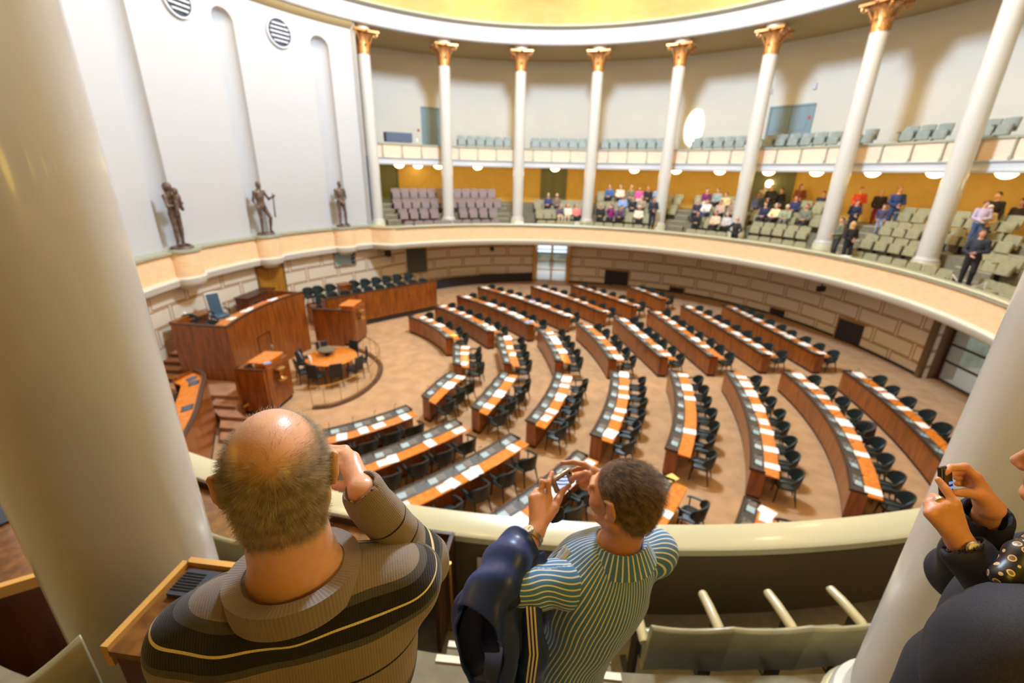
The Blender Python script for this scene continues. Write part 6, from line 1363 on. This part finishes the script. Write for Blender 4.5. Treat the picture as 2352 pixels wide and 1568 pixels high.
body += [('c', W2, Hh(600, 960, 1.245), .022, .017, .012)] + digit([Hh(610, 960, 1.245), Hh(665, 830, 1.26), Hh(730, 690, 1.285), Hh(830, 610, 1.30)], .0145, .010)
pm_ = Hh(1190, 420, 1.28)
for pts_ in ([(1190, 375, 1.28), (1050, 300, 1.29), (900, 268, 1.30), (725, 280, 1.305)], [(1190, 420, 1.275), (1080, 360, 1.30), (980, 360, 1.31), (890, 390, 1.315)], [(1180, 480, 1.285), (1060, 470, 1.32), (960, 480, 1.325)], [(1170, 540, 1.29), (1050, 560, 1.32), (960, 560, 1.325)]): body += [('c', W2r, Hh(*pts_[0]), .022, .0125, .012)] + digit([Hh(*p) for p in pts_], .0105, .0085)
body += digit([Hh(1200, 520, 1.27), Hh(1080, 440, 1.265), Hh(950, 480, 1.275), Hh(868, 522, 1.288)], .0135, .0095) + [('c', W2r, Hh(1060, 600, 1.29), .024, .02, .012)]
def hairmask2(V):
    q = (V - H2) @ R2; r = np.linalg.norm(q, axis=1)
    h = np.clip((q[:, 2] + .092 - .02 * (q[:, 1] > -.03)) / .012, 0, 1) * (r < .16)
    front = .058 + .25 * np.clip(q[:, 2] - .03, 0, .1) - np.clip(.045 - q[:, 2], 0, 1) * .9
    h *= np.clip((front - q[:, 1]) / .012, 0, 1); ear = (np.abs(q[:, 0]) > .079) & (np.abs(q[:, 1] + .012) < .036) & (np.abs(q[:, 2] + .005) < .048); h[ear] = 0; h[(q[:, 1] > -.015) & (q[:, 2] < -.02)] = 0
    return h
bo2, V2, Q2 = mk('body', body, .0042, skin_mat('skin_man_tan', (212, 150, 112), (74, 56, 42), .45), m2, .02, None, lambda V, Q: {'hair': hairmask2(V) * .9})
NV2 = normals(V2, Q2); hm2 = hairmask2(V2); ids = rs.choice(len(V2), 17000, p=hm2 / hm2.sum()); q2 = (V2[ids] - H2) @ R2
roots = V2[ids] + rs.normal(size=(17000, 3)) * .0016 - NV2[ids] * .001
fl = np.stack([q2[:, 0] * 2.2, -.6 + 0 * q2[:, 0] - np.clip(q2[:, 1], -.1, .1) * 1.0, -1.1 * np.clip(.05 - q2[:, 2], 0, .1) / .05], 1); fl /= np.linalg.norm(fl, axis=1)[:, None]
dirs = NV2[ids] * .24 + (fl @ R2.T) * 1.0 + rs.normal(size=(17000, 3)) * .12; dirs /= np.linalg.norm(dirs, axis=1)[:, None]
hair_curves('hair', roots - np.array(m2.location), dirs, (.020 + .016 * rs.rand(17000)) * (.45 + .75 * np.clip((q2[:, 2] + .06) / .1, 0, 1)), np.full(17000, .00021), hairmat('brown_hair', (92, 70, 50), (168, 138, 106)), m2, .2, 5, 2)
BLU, SWH = (72, 126, 178), (236, 232, 204)
shm = ramp_mat('striped_cotton', [(0, BLU), (.74, SWH)], .75, .1, 300, 0, .0142)
shirt = [('c', N2 - A3(0, 0, .095), sL2 + s2v * .02, .078, .068, .05), ('c', N2 - A3(0, 0, .095), sR2 - s2v * .02, .078, .068, .05), ('e', CH2, [.188, .138, .22], RB2, .05), ('c', sR2, sR2 + (E2r - sR2) * .45, .07, .063, .03), ('c', CH2, PV2 + A3(0, 0, .0), .152, .155, .06), ('e', PV2 - A3(0, 0, .02), [.178, .145, .11], RB2, .05), ('-c', N2 - A3(0, 0, .03), N2 + A3(0, 0, .1), .062, .08, .006)]
def shattr(V, Q):
    t_, a_ = axis_attr(V, N2, PV2, -b2); return {'s': a_ * .165 + 2 + .004 * np.sin(t_ * 22) }
mk('shirt', shirt, .005, shm, m2, .03, (.0042, 30, 9), shattr)
def slattr(S, E_):
    def at(V, Q): t_, a_ = axis_attr(V, S, E_, (0, 0, -1)); return {'s': a_ * .062 + 2 + .006 * np.sin(t_ * 40)}
    return at
E2s = sL2 + (E2 - sL2) * .78
pl = [('c', sL2 + s2v * .02, E2s, .074, .066, .03), ('-c', E2s + (E2 - sL2) * .12, E2s + (E2 - sL2) * .6, .056, .06, .004)]
mk('shirt_sleeve', pl, .005, shm, m2, .03, (.004, 38, 3), slattr(sL2, E2))
E2t = sR2 + (E2r - sR2) * .85
mk('shirt_sleeve', [('c', sR2 + (E2r - sR2) * .4, E2t, .064, .062, .03), ('-c', E2t + (E2r - sR2) * .1, E2t + (E2r - sR2) * .6, .054, .06, .004)], .006, shm, m2, .03, (.004, 38, 5), slattr(sR2, E2r))
cb_ = neckband('shirt_collar', N2 - A3(0, 0, .012) - b2 * .004, RB2, None, .066, .082, -.03, .028, shm, m2, -.15, 72, .006, .18, [(.068, -.03), (.071, .030), (.080, .034), (.116, -.034), (.108, -.042)])
tr = [('c', hipL, knL, .105, .082, .04), ('c', knL, anL, .08, .062), ('c', hipR, knR, .105, .082, .04), ('c', knR, anR, .08, .062), ('e', PV2 - A3(0, 0, .06), [.165, .135, .1], RB2, .04)]
mk('trousers', tr, .01, mat('navy_trousers', (30, 34, 54), .85), m2, .04, (.004, 25, 8))
sh_ = [('c', anL - A3(0, 0, .03), anL + b2 * .16 - A3(0, 0, .06), .048, .04, .02), ('c', anR - A3(0, 0, .03), anR + b2 * .16 - A3(0, 0, .05), .048, .04, .02)]
mk('shoes', sh_, .01, mat('dark_shoes', (34, 28, 24), .5), m2)
# steel watch on his left wrist
def watch(C, axis, face_n, r, lb, strap, facec, s=1.0):
    t = thing('wristwatch', lb, 'watch', tuple(C)); ax = Vector(axis).normalized(); fn = Vector(face_n); fn = (fn - ax * fn.dot(ax)).normalized(); sd = ax.cross(fn); rows = []
    q = MB()
    for j in range(29):
        a = 2 * PI * j / 28; d_ = fn * cos(a) + sd * sin(a); rows.append([tuple(d_ * (r + o_) + ax * w_) for o_, w_ in ((0, -.008 * s), (.003, -.008 * s), (.003, .008 * s), (0, .008 * s))])
    q.grid(rows, True); q.build('strap', strap, t, smooth=40)
    mtx = Matrix((sd, ax, fn)).transposed().to_4x4()
    q = MB(); q.lathe([(.0, 0), (.016 * s, 0), (.0175 * s, .003), (.0175 * s, .007), (.015 * s, .009)], 28, cap=False); o = q.build('case', M['chrome'], t, smooth=40); o.matrix_local = Matrix.Translation(fn * r) @ mtx
    q = MB(); q.lathe([(.0, .0085), (.0148 * s, .0085)], 28, cap=False); q.f.append(tuple(range(28))); d2 = q.build('dial', facec, o, smooth=None)
    for an, ln in ((.5, .010), (2.2, .007)):
        q = MB(); q.box((sin(an) * ln * s / 2, cos(an) * ln * s / 2, .0095), (.0012, ln * s, .0006), -an); q.build('hand', M['black'], o, smooth=None)
    return t
watch(W2 + (E2 - W2) * .10, W2 - E2, -RB2[:, 0] * .9 + A3(0, -.6, .1), .031, 'steel wristwatch on the striped shirt man\'s raised left wrist', mat('steel_links', (176, 160, 120), .3, .9), mat('dial_cream', (226, 218, 190), .3))
# his silver compact camera
fx = A3(.64, .77, 0); fz_ = H2 + f2 * .1 - CM; fz_ = fz_ / np.linalg.norm(fz_); fx = fx - fz_ * (fx @ fz_); fx /= np.linalg.norm(fx); fu = np.cross(fz_, fx)
cm_ = thing('compact_camera', 'silver compact camera with lit screen held by the striped shirt man', 'camera', (0, 0, 0)); cm_.matrix_world = Matrix(((fx[0], fu[0], fz_[0], CM[0]), (fx[1], fu[1], fz_[1], CM[1]), (fx[2], fu[2], fz_[2], CM[2]), (0, 0, 0, 1)))
q = MB(); q.box((0, 0, 0), (.088, .056, .022)); q.build('body', M['silver'], cm_, bevel=.005)
q = MB(); q.box((-.010, -.004, .0115), (.054, .042, .002)); q.build('bezel', M['black'], cm_, smooth=None)
def screenmat():
    m = bpy.data.materials.new('camera_screen'); m.use_nodes = True; N, L = m.node_tree.nodes, m.node_tree.links; b = N['Principled BSDF']; tc = N.new('ShaderNodeTexCoord'); mp = N.new('ShaderNodeMapping'); mp.inputs['Rotation'].default_value = (0, 0, .5); mp.inputs['Location'].default_value = (.02, .03, 0); w = N.new('ShaderNodeTexWave'); w.wave_type = 'RINGS'; w.inputs['Scale'].default_value = 28; w.inputs['Distortion'].default_value = 2.5
    L.new(tc.outputs['Object'], mp.inputs[0]); L.new(mp.outputs[0], w.inputs['Vector']); cr = N.new('ShaderNodeValToRGB'); cr.color_ramp.elements[0].color = lin((92, 120, 196)); cr.color_ramp.elements[1].color = lin((236, 242, 255)); cr.color_ramp.elements[0].position = .2; cr.color_ramp.elements[1].position = .45
    L.new(w.outputs['Fac'], cr.inputs[0]); b.inputs['Base Color'].default_value = (0, 0, 0, 1); L.new(cr.outputs[0], b.inputs['Emission Color']); b.inputs['Emission Strength'].default_value = .9; return m
q = MB(); q.box((-.010, -.004, .0128), (.048, .036, .001)); q.build('screen', screenmat(), cm_, smooth=None)
q = MB(); q.lathe([(.02, -.011), (.02, -.03), (.017, -.032), (.0, -.032)], 24, cap=False); q.build('lens_barrel', M['chrome'], cm_)
q = MB(); q.lathe([(.006, 0), (.006, .004)], 14); o = q.build('shutter_button', M['chrome'], cm_); o.location = (.028, .028, 0); o.rotation_euler = (-PI / 2, 0, 0)
q = MB()
for x, y in ((.032, .012), (.032, -.002), (.032, -.014)): q.lathe([(.004, .011), (.0035, .013)], 12, (x, y, 0))
q.build('button', M['black'], cm_)
q = MB(); s0 = pd(1305, 1118, 1.572); q.tube([s0, s0 + A3(.012, -.01, -.05), s0 + A3(-.01, .0, -.10), s0 + A3(-.012, .004, -.125)], .0025, 6); q.tube([s0 + A3(-.012, .004, -.125), s0 + A3(-.012, .004, -.14)], .004, 6); tag(q.build('wrist_strap', M['black']), 'black wrist strap hanging from the compact camera', 'strap')
# navy jacket over his left forearm, three white stripes down one sleeve
jk = thing('jacket', 'navy track jacket with white sleeve stripes draped over the forearm', 'jacket', tuple(E2))
J = lambda x, y, d: pd(x, y, d)
nyl = mat('navy_nylon', (34, 54, 112), .38)
def drape(name, C0, d, c, u0, u1, v0, v1, r, seed, m, root, nu=60, nv=110, bulge=.06, fold=.022, taper=.3, roll=.0):
    rs_ = np.random.RandomState(seed); ph_ = rs_.rand(12) * 6.28; V = []
    for i in range(nu + 1):
        for j in range(nv + 1):
            u = u0 + (u1 - u0) * i / nu; v = v0 + (v1 - v0) * j / nv; hl = r * PI / 2; n1 = sin(u * 38 + ph_[0] + 9 * v) * .5 + sin(u * 71 - 14 * v + ph_[1]) * .3 + sin(v * 46 + ph_[2] + 12 * u) * .35
            if abs(v) < hl:
                th = v / r; rr_ = r + .013 * n1; o = c * rr_ * sin(th) + A3(0, 0, rr_ * cos(th)); uu = u
            else:
                sg = 1 if v > 0 else -1; q_ = abs(v) - hl; A = fold * min(1, q_ / .16); w_ = r + bulge * sin(PI * min(1, q_ / .26)) * (1 if sg < 0 else .5) + A * (sin(u * 62 + 5 * q_ + ph_[3] + sg) + .6 * sin(u * 33 - 8 * q_ + ph_[4])) + .010 * n1
                o = c * sg * w_ - A3(0, 0, q_); um = (u0 + u1) / 2; uu = um + (u - um) * (1 - taper * min(1, q_ / .4)) + .02 * sin(q_ * 14 + ph_[5])
            o = o - A3(0, 0, 9 * max(0, -.02 - u) ** 2)
            V.append(C0 + d * uu + o - np.array(root.location))
    Q = np.array([[i * (nv + 1) + j, i * (nv + 1) + j + 1, (i + 1) * (nv + 1) + j + 1, (i + 1) * (nv + 1) + j] for i in range(nu) for j in range(nv)]); o = np_obj(name, np.array(V), Q, m, root); s_ = o.modifiers.new('thick', 'SOLIDIFY'); s_.thickness = .006; s_.offset = 1; return o, np.array(V)
dj = (W2 - E2) / np.linalg.norm(W2 - E2); cj = np.cross(dj, A3(0, 0, 1)); cj /= np.linalg.norm(cj)
drape('shell', E2 + A3(-.012, 0, .012), dj, cj, -.10, .135, -.52, .46, .068, 4, nyl, jk, bulge=.035)
drape('lining', E2 - A3(0, 0, .004), dj, cj, -.08, .12, -.45, .40, .058, 9, mat('navy_lining', (22, 30, 58), .7), jk, bulge=.03)
sv0 = E2 + dj * .03 + cj * .085 - A3(0, 0, .06); sp_ = [('c', sv0, sv0 + cj * .03 - A3(0, 0, .16) - dj * .02, .035, .042, .03), ('c', sv0 + cj * .03 - A3(0, 0, .16) - dj * .02, sv0 + cj * .02 - A3(0, 0, .46) - dj * .06, .042, .046, .03)]
so_, Vj, Qj = mk('jacket_sleeve', sp_, .005, nyl, jk, .03, (.004, 48, 13))
for k in range(3):
    pts_ = []
    for i in range(16):
        t_ = i / 15; a_ = sv0 + cj * .03 * min(1, t_ * 3) - A3(0, 0, .46 * t_) - dj * (.06 * t_); vw = CAM - a_; vw = vw / np.linalg.norm(vw); sd_ = np.cross(vw, A3(0, 0, 1)); sd_ /= np.linalg.norm(sd_)
        b_ = a_ + sd_ * .011 * (k - 1) - CAM; tt_ = (Vj - CAM) @ b_ / (b_ @ b_); e_ = np.linalg.norm(Vj - CAM - tt_[:, None] * b_, axis=1); near = tt_[e_ < .007]
        if len(near): pts_.append(CAM + b_ * (near.min() - .002))
    if len(pts_) > 3:
        q = MB(); rows = []
        for i, p_ in enumerate(pts_):
            d_ = pts_[min(i + 1, len(pts_) - 1)] - pts_[max(i - 1, 0)]; v_ = p_ - CAM; w_ = np.cross(d_, v_); w_ /= np.linalg.norm(w_); o_ = np.array(jk.location); n_ = v_ / np.linalg.norm(v_)
            rows.append([tuple(p_ - w_ * .0026 - o_), tuple(p_ + w_ * .0026 - o_), tuple(p_ + w_ * .0026 + n_ * .004 - o_), tuple(p_ - w_ * .0026 + n_ * .004 - o_)])
        q.grid(rows, True); q.build('white_stripe', M['nosing'], jk, smooth=60)
# folded leaflet in the crook of his arm, dark pouch under the camera
q = MB(); q.box((0, 0, 0), (.06, .11, .003)); q.box((.004, .0, .012), (.055, .10, .002), 0, .15); o = q.build('leaflet', M['ventslat'], smooth=None); p = pd(1288, 1300, 1.392); o.location = p; o.rotation_euler = (.6, .7, -.4); tag(o, 'folded pale leaflet tucked between blue jacket and shirt', 'leaflet')
mkp = thing('camera_pouch', 'small black pouch hanging below the raised hand', 'pouch', tuple(pd(1283, 1180, 1.524)))
mk('pouch', [('c', J(1279, 1190, 1.53), J(1288, 1172, 1.54), .012, .014, .01), ('c', J(1268, 1198, 1.525), J(1290, 1186, 1.535), .007, .011, .01)], .004, M['black'], mkp)
# ---- person in the dark suit at the right edge
Kk = lambda x, y, d: pd(2080 + x / 5.228, 1020 + y / 5.228, d)
DD = 1.08; W3 = Kk(665, 1190, DD); W3r = Kk(1010, 750, DD + .07)
N3 = pd(2500, 1290, 1.02); b3 = A3(sin(rad(-38)), cos(rad(-38)), 0); s3 = A3(b3[1], -b3[0], 0); RB3 = np.stack([s3, b3, A3(0, 0, 1)], 1); H3 = N3 + A3(0, 0, .22) + b3 * .05; G3 = A3(N3[0], N3[1], 4.76)
sL3, sR3 = N3 - s3 * .18 - A3(0, 0, .10), N3 + s3 * .18 - A3(0, 0, .10); E3 = pd(2375, 1475, .99); E3r = sR3 + b3 * .16 - A3(0, 0, .22)
m3 = thing('person', 'person in a dark suit at the right edge holding up a phone', 'person', tuple(G3))
R3 = fr(b3 + A3(0, 0, -.1)); PV3 = N3 - A3(0, 0, .56); CH3 = N3 - A3(0, 0, .24)
body = head_prims(H3, R3, 1.0) + [('c', H3 - A3(0, 0, .07) - b3 * .03, N3, .055, .063, .03), ('c', N3 - A3(0, 0, .03), sL3, .055, .05, .05), ('c', N3 - A3(0, 0, .03), sR3, .055, .05, .05), ('e', CH3, [.16, .11, .2], RB3, .04), ('c', CH3, PV3, .125, .13, .05), ('c', sL3, E3, .048, .04), ('c', E3, W3, .04, .027), ('c', sR3, E3r, .048, .04), ('c', E3r, W3r, .04, .027)]
for sg in (-1, 1): body += [('c', PV3 + s3 * .09 * sg, A3(*(G3 + s3 * .1 * sg)[:2], 5.27), .09, .06), ('c', A3(*(G3 + s3 * .1 * sg)[:2], 5.27), A3(*(G3 + s3 * .1 * sg - b3 * .03)[:2], 4.86), .058, .04)]
for kx, fp_ in (((590, 705, DD), [(485, 545, DD + .015), (392, 425, DD + .03)]), ((468, 740, DD), [(382, 655, DD + .015), (330, 618, DD + .05)]), ((360, 785, DD), [(298, 690, DD + .02), (300, 640, DD + .055)]), ((290, 835, DD), [(272, 720, DD + .02), (290, 690, DD + .05)])):
    body += [('c', W3, Kk(*kx), .022, .0125, .012)] + digit([Kk(*kx)] + [Kk(*p) for p in fp_], .0105, .0082)
body += digit([Kk(600, 960, DD + .02), Kk(560, 800, DD + .05), Kk(520, 680, DD + .06)], .015, .010)
for pts_ in ([(850, 390, DD + .07), (715, 268, DD + .08), (540, 280, DD + .06), (460, 345, DD + .05)], [(840, 440, DD + .08), (720, 330, DD + .10), (590, 330, DD + .085), (500, 380, DD + .07)], [(830, 480, DD + .09), (720, 390, DD + .115), (610, 400, DD + .10)], [(820, 520, DD + .09), (720, 460, DD + .12), (620, 470, DD + .11)]): body += [('c', W3r, Kk(*pts_[0]), .023, .0125, .012)] + digit([Kk(*p) for p in pts_], .0105, .0082)
body += [('c', W3r, Kk(880, 610, DD + .06), .023, .017, .012)] + digit([Kk(880, 610, DD + .06), Kk(730, 582, DD + .055), Kk(585, 582, DD + .05)], .0135, .009)
mk('body', body, .0042, skin_mat('skin_right', (216, 152, 116), (60, 50, 40), .45), m3, .02, None, lambda V, Q: {'hair': (((V - H3) @ R3)[:, 2] > .02).astype(float) * (np.linalg.norm(V - H3, axis=1) < .15)})
suit = mat('dark_suit_wool', (34, 34, 44), .8, noise=.2, nscale=300)
mk('hair', [('e', H3 - b3 * .018 + A3(0, 0, .05), [.09, .1, .1], RB3, .02), ('c', H3 - b3 * .05, H3 - b3 * .06 - A3(0, 0, .08), .08, .07, .03)], .01, mat('dark_hair', (50, 40, 32), .6), m3)
jac = [('c', N3 - A3(0, 0, .065), sL3, .078, .078, .05), ('c', N3 - A3(0, 0, .065), sR3, .078, .078, .05), ('e', CH3, [.21, .15, .23], RB3, .05), ('c', CH3, PV3, .17, .185, .06), ('e', pd(2330, 1560, .93), [.15, .13, .2], RB3, .08), ('e', pd(2300, 1520, .95), [.11, .1, .15], RB3, .07), ('c', PV3, PV3 - A3(0, 0, .2), .19, .2, .05), ('-c', N3 - A3(0, 0, .03), N3 + A3(0, 0, .1), .065, .085, .006)]
mk('suit_jacket', jac, .007, suit, m3, .03, (.003, 24, 2))
sleeve('jacket_sleeve', sL3, E3, W3, (.08, .07, .052), m3, suit, .006, end=.88, wr=(.005, 34, 3), cuff=False)
sleeve('jacket_sleeve', sR3, E3r, W3r, (.08, .07, .054), m3, suit, .006, end=.86, wr=(.005, 34, 5), cuff=False)
def scarfmat():
    m = mat('paisley_silk', (22, 22, 30), .4); N, L = m.node_tree.nodes, m.node_tree.links; b = N['Principled BSDF']; tc = N.new('ShaderNodeTexCoord'); v = N.new('ShaderNodeTexVoronoi'); v.inputs['Scale'].default_value = 46; v.inputs['Randomness'].default_value = .3; L.new(tc.outputs['Object'], v.inputs['Vector']); cr = N.new('ShaderNodeValToRGB'); cr.color_ramp.interpolation = 'CONSTANT'; e = cr.color_ramp.elements; e[0].color = lin((120, 90, 60)); e[1].position = .26; e[1].color = lin((206, 176, 122)); k = e.new(.36); k.color = lin((20, 20, 30)); L.new(v.outputs['Distance'], cr.inputs[0]); L.new(cr.outputs[0], b.inputs['Base Color']); return m
mk('scarf', [('c', pd(2345, 1275, .98), pd(2300, 1325, .97), .026, .02, .02), ('c', pd(2400, 1250, 1.0), pd(2345, 1275, .98), .035, .026, .02), ('c', pd(2375, 1310, .97), pd(2305, 1322, .965), .024, .018, .02)], .005, scarfmat(), m3)
tr = [('e', PV3 - A3(0, 0, .1), [.18, .15, .12], RB3, .04)]
for sg in (-1, 1): tr += [('c', PV3 + s3 * .09 * sg, A3(*(G3 + s3 * .1 * sg)[:2], 5.27), .11, .085), ('c', A3(*(G3 + s3 * .1 * sg)[:2], 5.27), A3(*(G3 + s3 * .1 * sg)[:2], 4.86), .085, .07)]
mk('trousers', tr, .014, suit, m3, .04)
sh_ = []
for sg in (-1, 1): c = A3(*(G3 + s3 * .1 * sg - b3 * .03)[:2], 4.81); sh_ += [('c', c, c + b3 * .17, .045, .04, .02)]
mk('shoes', sh_, .012, mat('dark_shoes', (34, 28, 24), .5), m3)
watch(W3 + (E3 - W3) * .07, W3 - E3, A3(-.25, -.75, .7), .032, 'steel watch with black strap on the wrist at the right edge', M['black'], mat('dial_cream', (226, 218, 190), .3), 1.15)
rg_ = digit([Kk(*p) for p in ((430, 700, DD), (400, 672, DD + .01))], .0, .0); c1, c2 = Kk(450, 722, DD), Kk(382, 655, DD + .015); ax = Vector(c2 - c1).normalized(); q = MB(); o_ = ax.orthogonal().normalized(); o2 = ax.cross(o_); ctr = Vector(c1.tolist()).lerp(Vector(c2.tolist()), .7)
q.grid([[tuple((o_ * cos(2 * PI * j / 24) + o2 * sin(2 * PI * j / 24)) * r_ + ax * w_) for r_, w_ in ((.0112, -.003), (.0125, -.003), (.0125, .003), (.0112, .003))] for j in range(25)], True); o = q.build('finger_ring', M['chrome'], smooth=40); o.location = ctr; tag(o, 'silver ring on the hand holding the phone', 'ring')
# phone
c = Kk(478, 500, DD + .055); px_ = Kk(560, 480, DD + .075) - Kk(395, 520, DD + .04); px_ /= np.linalg.norm(px_); pu = Kk(500, 340, DD + .06) - Kk(490, 640, DD + .05); pu = pu - px_ * (pu @ px_); pu /= np.linalg.norm(pu); pn = np.cross(px_, pu)
ph = thing('phone', 'dark phone held up at the right edge, its screen faintly lit blue', 'phone', tuple(c)); ph.matrix_world = Matrix(((px_[0], pu[0], pn[0], c[0]), (px_[1], pu[1], pn[1], c[1]), (px_[2], pu[2], pn[2], c[2]), (0, 0, 0, 1)))
q = MB(); q.box((0, 0, 0), (.055, .10, .012)); q.build('body', M['black'], ph, bevel=.004)
q = MB(); q.box((0, 0, .0064), (.046, .082, .001)); q.build('screen', mat('dark_screen', (14, 14, 26), .1), ph, smooth=None)
q = MB(); rp_ = random.Random(2)
for i in range(9): q.box((.004 + .007 * (i % 3), -.016 + .012 * (i // 3), .0072), (.005, .006, .0006))
q.build('screen_lights', mat('blue_pixels', (70, 140, 230), .3, emit=1.2), ph, smooth=None)
# ------------------------------------------------------------------ light: the skylight at the crown of the dome, cool; the gallery lamps, warm
sk = plight((0, 0, 18.6), SKY_E, (.52, .72, 1.0), 1.2, 'skylight')
for k in range(12): plight(P(15 + 30 * k, 11.2, 15.5), RING_E, (1.0, .66, .24), .35, 'cornice_light')
w = bpy.data.worlds.new('world'); scene.world = w; w.use_nodes = True; w.node_tree.nodes['Background'].inputs[0].default_value = (.02, .02, .02, 1)
p = np.array(P(33.3, 17.4, 10.1)); sp = bpy.data.lights.new('sun_patch', 'SPOT'); sp.energy = 45000; sp.spot_size = rad(4.2); sp.spot_blend = .25; sp.shadow_soft_size = .12; sp.color = (1, .98, .94)
so = bpy.data.objects.new('sun_patch', sp); COL.objects.link(so); so.scale = (1, 1.7, 1); so.location = P(60, 6, 17.3); d = Vector(p) - so.location; so.rotation_euler = d.to_track_quat('-Z', 'Y').to_euler()
vs = scene.view_settings; vs.view_transform = 'Standard'; vs.look = 'None'; vs.gamma = 1; vs.use_curve_mapping = False; vs.exposure = EXPO
scene.cycles.use_denoising = True; scene.cycles.max_bounces = 6; scene.cycles.diffuse_bounces = 4; scene.cycles.adaptive_threshold = .07; scene.cycles.sample_clamp_indirect = 8
